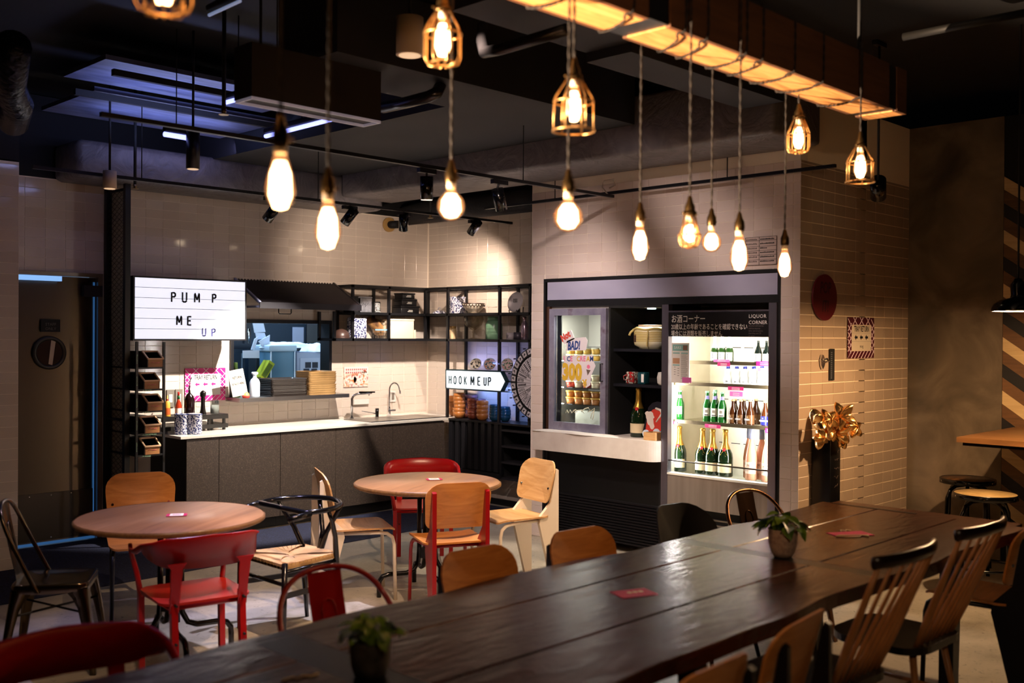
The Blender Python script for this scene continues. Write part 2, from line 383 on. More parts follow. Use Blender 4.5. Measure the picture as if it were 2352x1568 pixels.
# fridge block
FB0, FB1 = 6.045, YR
OY0, OY1, OZ1 = 3.66, 5.893, 2.19      # opening for the fridges
b = B()
b.box(XF, XF+.10, OY1, FB0, 0, 3.4).box(XF, XF+.10, YR, OY0, 0, 3.4).box(XF, XF+.10, OY0, OY1, OZ1, 3.4)
b.box(XF+.1, XC+.12, FB0-.1, FB0, 0, 3.4).box(XF+.9, XF+1.0, YR, FB0-.1, 0, 3.4)
wf = struct(b, 'wall_fridges', GROUT)
tiled(wf, (XF, 0, 0), (0, 1, 0), (-1, 0, 0), (YR-.008, FB0), 0, 2.93, .1545, .0788, 6.040-.1545*20, 2.861-.0788*40, [(OY0, OY1, -.1, OZ1)], TILEM)
tiled(wf, (0, FB0, 0), (1, 0, 0), (0, 1, 0), (XF, XC), 0, 2.93, .1545, .0788, XF, 2.861-.0788*40, [], TILEM, cap=40)
wsd = struct(B().box(XF+.1, 8.20, YR, YR+.10, 0, 3.4), 'wall_side', GROUTD)
tiled(wsd, (0, YR, 0), (1, 0, 0), (0, -1, 0), (XF, 8.16), .0, 2.935, .1648, .0802, XF, 2.833-.0802*40, [], tilemat('satin_side_tile', 'a58f79', 'b09a83', .3))
wc = struct(B().box(8.16, 8.3, PX(2303, 700, 8.16).y, YR, 0, 3.4), 'wall_concrete', CONC)
# wooden chevron cladding continuing the concrete wall
WY = PX(2303, 700, 8.16).y; CHS = .70; CHZ = PX(2303, 774, 8.16).z
wch = struct(B().box(8.175, 8.3, -2, WY, 0, 3.4), 'wall_chevron', BLACKM)
CHV = [wood('chevron_dark', [(.3, '0c0b0c'), (.8, '141316')], 4, 'Y', .5), wood('chevron_brown', [(.3, '553a22'), (.8, '76522f')], 4, 'Y', .5), wood('chevron_pale', [(.3, 'bb9c6c'), (.8, 'd6bc8a')], 4, 'Y', .5)]
for col in range(3):
    ya = WY-.002-col*.46; yb_ = ya-.456
    for k in range(-4, 36):
        zt = CHZ+(8-k)*.1015; za, zb = (zt, zt-CHS*.456) if col % 2 == 0 else (zt-CHS*.456, zt)
        pts = [(yb_, zb-.1), (ya, za-.1), (ya, za), (yb_, zb)]
        if min(p[1] for p in pts) < .02 or max(p[1] for p in pts) > 3.3: continue
        B().prism(pts, .012+RND.random()*.003, lambda a, c, d: (8.176-d, a, c)).build('board', CHV[(2, 1, 0, 1)[(k+4) % 4]], wch)
# room shell behind the camera keeps the restaurant dark
struct(B().box(-3.1, -3, -3, 12, 0, 3.7), 'wall_rear_left', BLACKM)
struct(B().box(-3, 11, -3.1, -3, 0, 3.7), 'wall_rear_right', BLACKM)
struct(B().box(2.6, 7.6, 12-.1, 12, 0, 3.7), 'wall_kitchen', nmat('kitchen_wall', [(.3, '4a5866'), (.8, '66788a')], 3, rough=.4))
# dark carpet in front of the worktop
CARP = nmat('navy_carpet', [(.3, '0b0d1a'), (.5, '171b33'), (.8, '262c4d')], 90, 3, rough=.95, bst=.6, bd=.01)
B().prism([(1.0, 6.74), (7.2, 6.90), (7.2, 7.70), (6.9, 7.80), (4.0, 7.80), (3.9, 8.40), (2.82, 8.40), (2.82, 7.72), (1.0, 7.72)], .006).solo('carpet', CARP, 'dark navy ribbed carpet strip on the floor before the grey worktop cabinets', 'carpet')
# ---------------------------------------------------------------- steel door
d = B().box(2.93, 3.66, YB+.01, YB+.05, .02, 2.165); 
dr = struct(d, 'door_1', STEELD)
B().box(3.66, 3.70, YB-.04, YB+.14, 0, 2.2).box(2.85, 2.93, YB-.04, YB+.14, 0, 2.2).box(2.93, 3.66, YB-.04, YB+.14, 2.17, 2.20).build('door_frame', STEEL, dr)
B().box(2.93, 3.645, YB-.001, YB+.01, .04, .42).build('kick_plate', mat('scuffed_steel', '4c4743', .38, 1), dr)
for x in (2.97, 3.13, 3.30, 3.46, 3.62):
    for z in (.06, .40): B().cyl((x, YB-.003, z), (x, YB, z), .005, n=8).build('rivet', CHROME, dr)
LEAK = mat('light_gap', '88bbff', .5, emit='8fc4ff', es=.85)
B().box(2.93, 3.655, YB-.004, YB+.008, .006, .026).build('light_gap', mat('light_gap_dim', '3060a0', .5, emit='3f78b8', es=.35), dr, label='thin blue light leaking under the door')
B().box(3.638, 3.648, YB-.004, YB+.008, .03, 2.13).build('light_gap', mat('light_gap_dim', '3060a0', .5), dr, label='thin blue light leaking beside the hinge')
B().box(2.93, 3.36, YB-.05, YB-.02, 2.125, 2.165).build('light_gap', LEAK, dr, label='bright strip light on the door head')
pc = PY(113, 810, YB)
ring = [(pc.x+cos(t)*.118, YB-.004, pc.z+sin(t)*.118) for t in [2*pi*i/32 for i in range(32)]]
B().tube(ring, .017, 10, closed=True).build('porthole_ring', mat('porthole_rubber', '2a2724', .4), dr)
B().prism(circ(.115, 32), .004, lambda a, b_, c: (pc.x+a, YB-.002-c, pc.z+b_)).build('porthole_glass', mat('porthole_view', '3a2a24', .08), dr)
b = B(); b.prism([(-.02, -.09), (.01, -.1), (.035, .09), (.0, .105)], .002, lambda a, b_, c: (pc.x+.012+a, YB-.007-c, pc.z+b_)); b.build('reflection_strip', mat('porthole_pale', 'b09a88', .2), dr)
p0 = PY(93, 733, YB); p1 = PY(137, 762, YB)
sg = B().box(p0.x, p1.x, YB-.012, YB, p1.z, p0.z).build('door_plate', BLACKM, dr, label='small black staff only plate')
for k, s_ in enumerate(('STAFF', 'ONLY')): textm(s_, .032, 'lettering', mat('dim_print', '55504a', .6), sg, ((p0.x+p1.x)/2, YB-.0125, p0.z-.05-.036*k), align='CENTER')
p0 = PY(190, 655, YB-.02); p1 = PY(232, 682, YB-.02)
B().box(p0.x, p1.x, YB-.05, YB, p1.z, p0.z).build('door_closer', DARK, dr)
# mesh-clad column between door and counter
colm = thing('mesh_partition', 'tall black steel partition with wire mesh between steel door and worktop', 'partition', (3.74, 8.23, 0))
for (x, y) in ((3.74, 8.40), (3.745, 8.06)):
    B().box(x-.022, x+.022, y-.022, y+.022, 0, 2.92).build('post', BLACK, colm, w=True)
for z in (.02, 1.0, 2.88): B().cyl((3.74, 8.40, z), (3.745, 8.06, z), .012, n=6).build('rail', BLACK, colm, w=True)
MESHM = nmat('wire_mesh_panel', [(.4, '2c2a24'), (.6, '4d493c')], 60, 2, rough=.45, bst=.5, metal=.6)
b = B()
for k in range(64):
    z0 = .04+k*.0445
    for a in range(4):
        t0, t1 = a/4, (a+1)/4
        for s_ in (0, 1):
            za, zb = (z0, z0+.04) if s_ else (z0+.04, z0)
            b.cyl((3.74, 8.40-.34*t0, za), (3.74, 8.40-.34*t1, zb), .0022, n=3, caps=False)
b.build('mesh_panel', MESHM, colm, w=True, kind='stuff')
B().box(3.765, 3.772, 8.08, 8.40, .04, 2.88).build('backing_panel', mat('mesh_backing', 'b0a48c', .4), colm, w=True)
# ---------------------------------------------------------------- ceiling services
def solo_box(x0, x1, y0, y1, z0, z1, name, m, label, cat, r=0, group=None, kind=None):
    b = B()
    if r: b.rbox(x0, x1, y0, y1, z0, z1, r)
    else: b.box(x0, x1, y0, y1, z0, z1)
    return b.solo(name, m, label, cat, group, kind)
b = B().rbox(5.76, 6.37, 3.35, 7.92, 3.0, 3.41, .03)
b.solo('wrapped_duct', FOIL, 'wide air duct wrapped in creased dark film above the fridge wall', 'duct')
b = B().rbox(3.3, 6.3, 7.95, YB-.01, 2.92, 3.22, .05); b.solo('wrapped_duct', FOIL, 'long film-wrapped air duct running above the tiled kitchen wall', 'duct')
b = B().cyl((6.98, 8.41, 2.99), (6.98, 5.9, 2.99), .12, n=20); b.solo('round_duct', nmat('dark_insulation', [(.3, '17161a'), (.8, '242328')], 50, 2, rough=.8, bst=.5), 'dark round insulated duct across the room corner above the shelves', 'duct')
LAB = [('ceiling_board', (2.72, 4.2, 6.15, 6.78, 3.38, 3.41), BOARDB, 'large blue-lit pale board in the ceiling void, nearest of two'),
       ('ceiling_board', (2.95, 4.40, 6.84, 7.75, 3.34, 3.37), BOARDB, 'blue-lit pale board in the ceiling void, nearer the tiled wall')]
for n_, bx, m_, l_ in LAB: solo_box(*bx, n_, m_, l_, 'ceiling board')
struct(B().box(4.46, 5.74, 4.44, 8.2, 3.20, 3.60).box(3.2, 4.46, 4.44, 5.0, 3.2, 3.6), 'trim_1', SLAB)
struct(B().box(3.2, 5.0, 3.0, 3.55, 3.22, 3.6), 'trim_2', SLAB)
for nm_, bx4 in (('trim_5', (3.70, 7.5, YB, YB+.14)), ('trim_6', (2.6, 3.70, YB, YB+.14)), ('trim_7', (-2.5, 2.79, YL, YB+.2))): struct(B().box(*bx4, 2.951, 3.6), nm_, BLACKM)
struct(B().box(XC, XC+.14, 5.9, YB-.001, 2.951, 3.6), 'trim_8', BLACKM)
struct(B().box(4.17, 5.7, 3.25, 3.55, 3.17, 3.6), 'trim_3', SLAB)
# black steel channels
for k, (x0, x1, y, z) in enumerate([(2.8, 4.4, 6.80, 3.30), (2.75, 4.4, 6.12, 3.30)]):
    solo_box(x0, x1, y-.018, y+.018, z-.02, z+.02, 'ceiling_channel', BLACKM, ['black steel channel between the two blue-lit ceiling boards', 'black steel channel before the nearest blue-lit ceiling board'][k], 'channel')
# cassette air conditioner box
ac = thing('air_conditioner', 'black boxed ceiling air conditioner with pale slot frame near the blue-lit boards', 'air conditioner', (3.16, 4.75, 2.92))
a0 = PZ(578, 222, 2.92); a1 = PZ(885, 277, 2.92)
B().box(a0.x, a1.x, a0.y, a0.y+.17, 2.925, 3.2).build('casing', nmat('brown_case', [(.3, '1a130b'), (.8, '241a10')], 2, rough=.5), ac, w=True)
fm = mat('slot_frame', 'cfc8c0', .4, emit='9a94a8', es=.25)  # faint emission stands in for light caught by the frame
bb = B(); x0, x1, y0, y1 = a0.x, a1.x, a0.y, a0.y+.16; t = .012
bb.box(x0, x1, y0, y0+t, 2.91, 2.924).box(x0, x1, y1-t, y1, 2.91, 2.924).box(x0, x0+t, y0+t, y1-t, 2.91, 2.924).box(x1-t, x1, y0+t, y1-t, 2.91, 2.924)
bb.build('slot_frame', fm, ac, w=True)
for xx in (a0.x+.1, a1.x-.1): B().cyl((xx, a0.y+.08, 3.2), (xx, a0.y+.08, 3.62), .008, n=6).build('hanger', BLACKM, ac, w=True)
# fluorescent strips
TUBE = mat('tube_glow', 'dfe4ff', .5, emit='9098ff', es=3.0)
l0 = PZ(610, 313, 3.0); l1 = PZ(785, 268, 3.0)
def strip(p, q, label, r=.014, m=TUBE):
    t_ = thing('strip_light', label, 'strip light', (Vector(p)+Vector(q))/2)
    B().cyl(p, q, r, n=8).build('tube', m, t_, w=True)
    h = Vector((0, 0, .035)); B().cyl(Vector(p)+h, Vector(q)+h, .02, n=6).build('batten', BLACKM, t_, w=True)
    c_ = (Vector(p)+Vector(q))/2; B().cyl(c_+h, (c_.x, c_.y, 3.62), .004, n=5).build('hanger_rod', BLACKM, t_, w=True)
strip(l0, l1, 'long blue-white strip light beyond the boxed air conditioner')
strip(PZ(377, 308, 2.95), PZ(432, 317, 2.95), 'short blue-white strip light left of the black tube downlight', .016)
strip(PZ(520, 235, 3.12), PZ(575, 220, 3.12), 'short blue-white strip light at the corner of the blue-lit board')
strip(PZ(480, 35, 3.3), PZ(552, 2, 3.3), 'blue-white strip light high at the top left beside the cage lamp', .008, mat('tube_dim', 'dfe4ff', .5, emit='8ea0c8', es=.5))
# track rails
def track(p, q, label, top=3.62):
    t_ = thing('lighting_track', label, 'lighting track', (Vector(p)+Vector(q))/2)
    d = (Vector(q)-Vector(p)); c = (Vector(p)+Vector(q))/2; R = d.to_track_quat('X', 'Z').to_matrix()
    B().obox(c, (d.length, .028, .022), R).build('rail', BLACK, t_, w=True)
    n_ = max(2, int(d.length/1.4))
    for k in range(n_):
        p_ = Vector(p)+d*((k+.5)/n_); B().cyl(p_, (p_.x, p_.y, top), .004, n=5).build('suspension_rod', BLACKM, t_, w=True)
track((2.2, 5.03, 2.80), (6.25, 5.04, 2.80), 'black lighting track crossing above both round tables')
track((2.6, 6.98, 2.80), (7.1, 6.98, 2.80), 'black lighting track hanging before the tiled kitchen wall')
track((6.28, 3.2, 2.84), (6.28, 6.5, 2.83), 'black lighting track running close along the fridge wall', 2.99)
def spotlamp(px, py, Y, aim, label, L=.15, r=.042, track_z=2.785, lit=False):
    p = PY(px, py, Y); a = (Vector(aim)-p).normalized()
    t_ = thing('track_spotlight', label, 'spotlight', (p.x, p.y, p.z), group=None)
    q0 = p-a*L/2; q1 = p+a*L/2
    B().cyl(q0, q1, r, n=20).build('housing', BLACKG, t_, w=True)
    B().cyl(q1-a*.002, q1+a*.001, r*.85, n=20).build('lens', mat('spot_lens_lit', 'fff0dd', .3, emit='ffe0b8', es=14), t_, w=True)
    B().cyl(q0, (p.x, p.y, track_z), .008, n=6).build('arm', BLACK, t_, w=True)
    B().box(p.x-.07, p.x+.07, p.y-.017, p.y+.017, track_z-.03, track_z).build('adapter', BLACK, t_, w=True)
spotlamp(980, 432, 5.03, (4.5, 5.2, 0), 'black track spotlight pointing straight down beside the left globe bulb')
spotlamp(1147, 458, 5.03, (5.9, 5.3, .5), 'black track spotlight tilted towards the fridges')
spotlamp(803, 497, 6.98, (4.6, 8.4, 1.0), 'black track spotlight tilted left above the hatch awning')
spotlamp(927, 510, 6.98, (6.5, 8.0, 0), 'black track spotlight pointing down left of the left globe bulb')
spotlamp(1090, 522, 6.98, (6.6, 8.2, 1.5), 'black track spotlight tilted over the corner shelves')
spotlamp(625, 488, 6.98, (4.0, 8.4, 1.2), 'black track spotlight peeping behind the largest glowing bulb')
spotlamp(2017, 433, 2.95, (7.6, 3.5, 1.6), 'black spotlight hanging before the tiled side wall', track_z=3.62, r=.05)
# plain tube downlights
def tubelamp(px, py, z, label, m, r, L, topz=3.62):
    p = PZ(px, py, z); t_ = thing('tube_downlight', label, 'downlight', p)
    B().cyl((0, 0, 0), (0, 0, L), r, n=24).build('housing', m, t_)
    B().cyl((0, 0, -.003), (0, 0, .001), r*.8, n=24).build('lens', mat('lens_soft', 'd8c8b8', .3, emit='ffd0a0', es=.7), t_)
    B().cyl((0, 0, L), (0, 0, topz-p.z), .008, n=6).build('stem', BLACKM, t_)
tubelamp(443, 388, 2.75, 'slim black tube downlight over the near round table', BLACK, .042, .26)
CREAM = mat('cream_metal', 'cdb898', .5)
tubelamp(941, 127, 3.10, 'cream cylinder downlight left of the top cage lamp', CREAM, .068, .185)
tubelamp(252, 433, 2.7, 'small cream cylinder downlight above the steel door', CREAM, .045, .12)
# sprinkler heads and pipes
def sprinkler(px, py, z, label):
    p = PZ(px, py, z); t_ = thing('sprinkler', label, 'sprinkler', p)
    B().cyl((0, 0, .03), (0, 0, 3.62-p.z), .012, n=8).build('pipe', BLACKM, t_)
    B().cyl((0, 0, -.004), (0, 0, 0), .028, n=12).cyl((0, 0, 0), (0, 0, .03), .012, .016, n=10).build('head', mat('brass', 'a08458', .3, 1), t_)
sprinkler(514, 262, 2.95, 'brass sprinkler head hanging under the blue-lit board')
sprinkler(310, 433, 2.82, 'chrome sprinkler head right of the small cream downlight')
sprinkler(989, 500, 2.87, 'small round chrome detector beside the left globe bulb')
def pipe(pts, r, label, m):
    B().tube(pts, r, 14).solo('pipe', m, label, 'pipe')
PIPEM = mat('dark_pipe', '3a3634', .25, .8)
pipe([PZ(880, 247, 3.1), PZ(935, 235, 3.1), PZ(985, 222, 3.1), PZ(1003, 213, 3.11), PZ(1012, 196, 3.2), PZ(1014, 170, 3.3)], .035, 'shiny dark pipe elbow right of the boxed air conditioner', PIPEM)
pipe([PZ(1108, 60, 3.4), PZ(1106, 95, 3.2), PZ(1112, 120, 3.1), PZ(1150, 113, 3.1), PZ(1300, 68, 3.1)], .028, 'dark sprinkler pipe with elbow between two cage lamps', PIPEM)
FLEX = nmat('flex_duct', [(.3, '121318'), (.7, '2c3040')], 25, 4, rough=.25, bst=.9, bd=.02, metal=.7)
b = B(); P_ = [PZ(30, 150, 3.1)+Vector((0, 0, .1)), PZ(20, 200, 3.1), PZ(40, 240, 3.05), PZ(30, 280, 3.0)]
b.tube(P_, .09, 16); b.solo('flexible_duct', FLEX, 'crumpled flexible foil duct at the far left of the ceiling', 'duct')
pipe([PZ(2075, 85, 3.3), PZ(2352, 30, 3.3)], .02, 'thin dim pipe at the upper right of the ceiling', mat('dim_pipe', '0c0a07', .6))
pipe([PZ(1395, 445, 2.82), PZ(1383, 430, 2.88), PZ(1388, 415, 2.93), PZ(1410, 412, 2.93), PZ(1412, 425, 2.9), PZ(1400, 432, 2.88)], .006, 'loop of pale cable above the fridge wall tiles', mat('pale_cable', 'b0a090', .5))
t_ = thing('vent_pipe', 'small pipe with tan collar entering the tiles near the room corner', 'pipe', PY(895, 515, 8.40))
pv = PY(893, 516, 8.42)
B().cyl((pv.x, 8.43, pv.z), (pv.x, 8.405, pv.z), .075, n=20).build('collar', mat('tan_foam', 'b08a50', .8), t_, w=True)
B().cyl((pv.x, 8.43, pv.z), (pv.x+.05, 8.33, pv.z), .04, n=14).build('pipe', BLACKM, t_, w=True)
# ---------------------------------------------------------------- big timber beam of the pendant lamps
BY0, BY1, BZ0, BZ1 = 2.125, 2.335, 2.80, 3.01
bm_ = thing('timber_beam', 'long boxed timber beam with black steel bands carrying the pendant lamps', 'beam', (2.5, 2.23, 2.8))
def beam_seg(x0, x1):
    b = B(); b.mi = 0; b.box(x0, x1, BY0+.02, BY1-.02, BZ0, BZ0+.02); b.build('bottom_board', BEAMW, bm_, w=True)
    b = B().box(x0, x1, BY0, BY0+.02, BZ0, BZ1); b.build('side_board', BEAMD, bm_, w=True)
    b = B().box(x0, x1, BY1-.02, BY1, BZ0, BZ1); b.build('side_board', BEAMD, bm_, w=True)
e0 = PZ(1425, 90, 2.8).x; e1 = PZ(1390, 74, 2.8).x
EX = PZ(2085, 262, 2.8).x
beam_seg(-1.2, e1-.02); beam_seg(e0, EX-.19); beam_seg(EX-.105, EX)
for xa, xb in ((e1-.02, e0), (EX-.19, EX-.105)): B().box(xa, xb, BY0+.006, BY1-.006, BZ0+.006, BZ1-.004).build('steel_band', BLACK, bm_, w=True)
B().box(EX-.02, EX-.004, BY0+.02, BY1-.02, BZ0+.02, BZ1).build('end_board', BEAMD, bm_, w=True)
for x in (.5, 1.9, 3.3, 4.6): B().cyl((x, 2.23, BZ1-.01), (x, 2.23, 3.63), .01, n=8).build('hanger_rod', BLACKM, bm_, w=True)
# ================================================================ FURNITURE
# ---- long communal table
lt = thing('long_table', 'long communal table of dark reddish planks with inlaid steel bands', 'table', (2.9, 2.34, 0))
def wav(x, s): return .016*sin(x*2.1+s)+.012*sin(x*5.3+1.7*s)+.006*sin(x*11+s)
SEC = [(.05, 1.72), (1.87, 3.985), (4.075, 5.58)]
for (xa, xb) in SEC:
    for k, (ya, yb_) in enumerate(((1.80, 2.130), (2.138, 2.560), (2.568, 2.87))):
        N = 24; lo = []; hi = []
        for i in range(N+1):
            x = xa+(xb-xa)*i/N
            y0 = ya+(wav(x, .4) if k == 0 else 0); y1 = yb_+(wav(x, 2.2)*1.3 if k == 2 else 0)
            lo.append((x, y0)); hi.append((x, y1))
        poly = lo+hi[::-1]; b = B(); th = .055
        ins = [(x, y+(.004 if i <= N else -.004)) for i, (x, y) in enumerate(poly)]
        n = len(poly)
        vs = [(x, y, .75-th) for x, y in poly]+[(x, y, .746) for x, y in poly]+[(x, y, .75) for x, y in ins]
        b.add(vs, [tuple(reversed(range(n))), tuple(range(2*n, 3*n))]+[(i, (i+1) % n, n+(i+1) % n, n+i) for i in range(n)]+[(n+i, n+(i+1) % n, 2*n+(i+1) % n, 2*n+i) for i in range(n)], False)
        b.build('plank', DKW, lt, w=True)
BAND = mat('table_band', '08080a', .30, .2)
for xa, xb in ((1.72, 1.87), (3.985, 4.075)):
    b = B().box(xa+.001, xb-.001, 1.86, 2.80, .71, .7495); b.build('steel_band', BAND, lt, w=True)
    for ya, yb_ in ((1.80, 1.86), (2.80, 2.865)): B().box(xa-.001, xb+.001, ya+(wav(xa, .4) if ya < 2 else 0), yb_+(wav(xa, 2.2)*1.3 if ya > 2 else 0), .695, .7495).build('filler_block', DKW, lt, w=True)
B().box(5.585, 5.70, 1.84, 2.86, .70, .748).build('end_board', DKW, lt, w=True)
B().box(5.56, 5.59, 2.35, 2.84, .735, .7515).build('steel_strip', BAND, lt, w=True)
for x in (.6, 2.9, 5.1):
    for y in (1.98, 2.7): B().box(x-.035, x+.035, y-.035, y+.035, 0, .69).build('leg', BLACK, lt, w=True)
    B().box(x-.035, x+.035, 1.98, 2.7, .64, .69).build('crossbar', BLACK, lt, w=True)
# ---- round tables
def round_table(cx, cy, r, rz, label):
    t = thing('round_table', label, 'table', (cx, cy, 0), rz, 'round cafe tables')
    b = B(); b.lathe([(0, .712), (r-.012, .712), (r, .720), (r, .734), (r-.008, .741), (0, .741)], 48)
    o = b.build('tabletop', TABW, t)
    B().lathe([(r+.0005, .717), (r+.0035, .719), (r+.0035, .735), (r-.004, .742)], 48).build('table_edge', wood('edge_wood', [(.3, '5d4027'), (.8, '8a6238')], 5, 'X', .35), t)
    B().box(-.20, .20, -.03, .03, .685, .712).box(-.03, .03, -.2, .2, .685, .712).build('top_bracket', BLACK, t)
    for k in range(4):
        a = pi/4+k*pi/2; c, s = cos(a), sin(a); P = lambda rr, z: (c*rr, s*rr, z)
        pts = [P(.055, .69), P(.055, .3), P(.06, .22), P(.09, .165), P(.14, .145), P(.26, .145), P(.30, .135), P(.322, .105), P(.325, .07), P(.325, .0)]
        B().tube(pts, .0155, 10).build('leg', BLACKG, t)
    B().box(-.045, .045, -.045, .045, .24, .30).build('leg_clamp', BLACK, t)
    return t
round_table(2.625, 5.11, .485, .55, 'round wooden cafe table on black tube feet, the nearer one by the steel door')
round_table(4.46, 5.15, .485, .35, 'round wooden cafe table on black tube feet, the farther one before the shelves')
# ---- plywood standard chair ; local: faces +x
def std_chair(label, x, y, rz, frame, ply, thin=False):
    t = thing('plywood_chair', label, 'chair', (x, y, 0), radians(rz), 'plywood chairs with metal frames')
    def seatfn(a, b_, c):
        z = .455+c+.012*((b_/.2)**2)-.010*(1-((a)/.22)**2)
        if a > .15: q = (a-.15); z -= q*q*5.5
        return (a, b_, z)
    B().panel(rect2(.41, .40, .05, 5), seatfn, .011, 5).build('seat', ply, t)
    def backfn(a, b_, c):      # a = y across, b_ = height
        lean = -.225-.26*(b_+.12)-.0
        return (lean+.035*(a/.2)**2-c+.014, a, .69+b_)
    o = rect2(.42, .27, .045, 5, .09); o = [(a*(1.0-.10*(-b_+.1)/.27 if b_ < .1 else 1), b_+(.018*(1-(a/.21)**2) if b_ > .0 else 0)) for a, b_ in o]
    B().panel(o, backfn, .010, 4).build('backrest', ply, t)
    for s in (-1, 1):
        if thin:
            B().tube([(-.20, s*.165, 0), (-.175, s*.17, .3), (-.17, s*.17, .45), (-.205, s*.17, .6), (-.262, s*.165, .76)], .012, 8).build('leg', frame, t)
        else:
            pl = [(-.29, 0), (-.235, 0), (-.125, .42), (-.135, .47), (-.222, .56), (-.256, .76), (-.268, .79), (-.284, .78)]
            b = B(); y0 = s*.165
            b.prism(pl, .026, lambda p, q, c: (p, y0-.013+c, q)); b.build('leg', frame, t)
        B().tube([(-.15, s*.15, .44), (.10, s*.17, .437), (.15, s*.175, .430), (.183, s*.178, .405), (.195, s*.18, .36), (.205, s*.185, 0)], .012, 8).build('leg', frame, t)
        for z in (.655,): B().cyl((-.225-.26*(z-.57)+.024, s*.165, z), (-.225-.26*(z-.57)+.046, s*.165, z), .008, n=8).build('screw', CHROME, t)
        B().cyl((.12, s*.14, .452), (.12, s*.14, .464), .008, n=8).build('screw', CHROME, t)
    B().cyl((-.15, -.15, .44), (-.15, .15, .44), .011, n=8).build('crossbar', frame, t)
    return t
CREAMP = mat('cream_lacquer', 'd8cbb8', .35); REDP = mat('red_paint', '8a0c10', .32); DKP = mat('dark_paint', '101014', .4)
std_chair('plywood chair with cream blade legs, left of the farther round table', 4.10, 5.42, -26, CREAMP, OAKL)
std_chair('plywood chair with cream blade legs, between the farther round table and the fridges', 5.07, 4.98, 168, CREAMP, OAKL)
std_chair('plywood chair with red blade legs, its back to us at the farther round table', 4.25, 4.72, 65, REDP, OAK)
std_chair('plywood chair with thin dark legs, behind the nearer round table', 2.86, 5.92, 248, DKP, OAK, thin=True)
std_chair('orange plywood chair back rising behind the long table, left of two', 2.90, 2.80, 268, DKP, OAK)
std_chair('orange plywood chair back rising behind the long table, right of two', 3.52, 2.78, 266, DKP, OAK)
std_chair('plywood chair pulled up at the near side of the long table, showing its slotted back', 2.93, 1.86, 96, DKP, OAK)
std_chair('plywood chair at the near side of the long table cut off at the bottom edge', 2.36, 1.80, 92, DKP, OAK)
std_chair('plywood chair beyond the two spindle chairs at the far right', 5.24, 1.88, 86, DKP, OAK)
# ---- red steel and wood armchair ; faces +x
def arm_chair(label, x, y, rz):
    t = thing('red_armchair', label, 'chair', (x, y, 0), radians(rz), 'red armchairs with wrapped backs')
    N = 40; prof = []
    for i in range(N+1):
        u = -1+2*i/N; au = abs(u)
        if au < .48: px_ = -.245+.05*(au/.48)**2.2; py_ = .215*u/.48
        else:
            q = (au-.48)/.52; a = min(1, q/.35)
            px_ = -.195+.06*a+.30*max(0, (q-.12)); py_ = (.215+.055*sin(a*pi/2))*(1 if u > 0 else -1)
        top = .758-.018*au if au < .48 else .749-.085*min(1, (au-.48)/.40)
        h = .150-.02*(au/.48)**2 if au < .48 else max(.022, .130-.118*min(1, (au-.48)/.24))
        out = .012 if au < .5 else .02
        prof.append((px_, py_, top, h))
    vs = []; 
    for i, (a, c, top, h) in enumerate(prof):
        j0, j1 = max(0, i-1), min(N, i+1); tx, ty = prof[j1][0]-prof[j0][0], prof[j1][1]-prof[j0][1]; L = sqrt(tx*tx+ty*ty); nx, ny = ty/L, -tx/L
        if nx*a+ny*c < 0: nx, ny = -nx, -ny
        w = .0035; lip = .012 if abs(i-N/2) < N*.26 else .018
        vs += [(a+nx*w, c+ny*w, top-h), (a+nx*w*1.5, c+ny*w*1.5, top-.012), (a+nx*lip, c+ny*lip, top), (a+nx*lip*.8, c+ny*lip*.8, top+.005), (a-nx*w, c-ny*w, top-.004), (a-nx*w, c-ny*w, top-h)]
    fs = [(i*6+k, i*6+(k+1) % 6, (i+1)*6+(k+1) % 6, (i+1)*6+k) for i in range(N) for k in range(6)]+[tuple(range(5, -1, -1)), tuple(N*6+k for k in range(6))]
    B().add(vs, fs, True).build('backrest', RED, t)
    def seatfn(a, b_, c): return (a, b_, .435+c-.018*(1-(a/.22)**2)*(1-(b_/.24)**2))
    B().panel(rect2(.42, .44, .07, 5), seatfn, .012, 5).build('seat', mat('red_seat', 'a8241c', .35), t)
    B().tube([(.2, -.2, .42), (.2, .2, .42), (-.19, .18, .42), (-.19, -.18, .42)], .011, 8, closed=True).build('seat_frame', RED, t)
    for s in (-1, 1):
        B().prism([(.185, 0), (.215, 0), (.235, .3), (.235, .43), (.205, .43), (.2, .3)], .028, lambda p, q, c: (p-.02, s*.205-.014+c, q)).build('leg', RED, t)
        B().prism([(-.255, 0), (-.225, 0), (-.185, .3), (-.175, .47), (-.21, .47), (-.225, .3)], .03, lambda p, q, c: (p, s*.165-.015+c, q)).build('leg', RED, t)
        B().tube([(.215-.02, s*.205, .40), (.21, s*.222, .52), (.205, s*.25, .62), (.17, s*.266, .672)], .013, 8, radii=[.015, .014, .012, .010]).build('arm_support', RED, t)
        vs = []
        for z in [.40, .46, .52, .58, .615, .64]:
            hw = .022 if z < .58 else (.027 if z < .62 else .045); a = -.195-.045*(z-.40)/.24-.004
            vs += [(a-.006, s*.165-hw, z), (a+.006, s*.165-hw, z), (a+.006, s*.165+hw, z), (a-.006, s*.165+hw, z)]
        fs = [(k*4+j, k*4+(j+1) % 4, k*4+4+(j+1) % 4, k*4+4+j) for k in range(5) for j in range(4)]+[(3, 2, 1, 0), (20, 21, 22, 23)]
        B().add(vs, fs, False).build('back_strut', RED, t)
        for z in (.26, .44): B().cyl((-.245, s*.165, z), (-.19, s*.165, z), .006, n=8).build('bolt', INK, t)
    return t
arm_chair('red armchair turned away from us before the nearer round table', 2.52, 4.66, 80)
arm_chair('red armchair facing us behind the farther round table', 5.02, 5.86, 232)
arm_chair('dark red armchair at the bottom left behind the long table', 1.32, 3.12, 262)
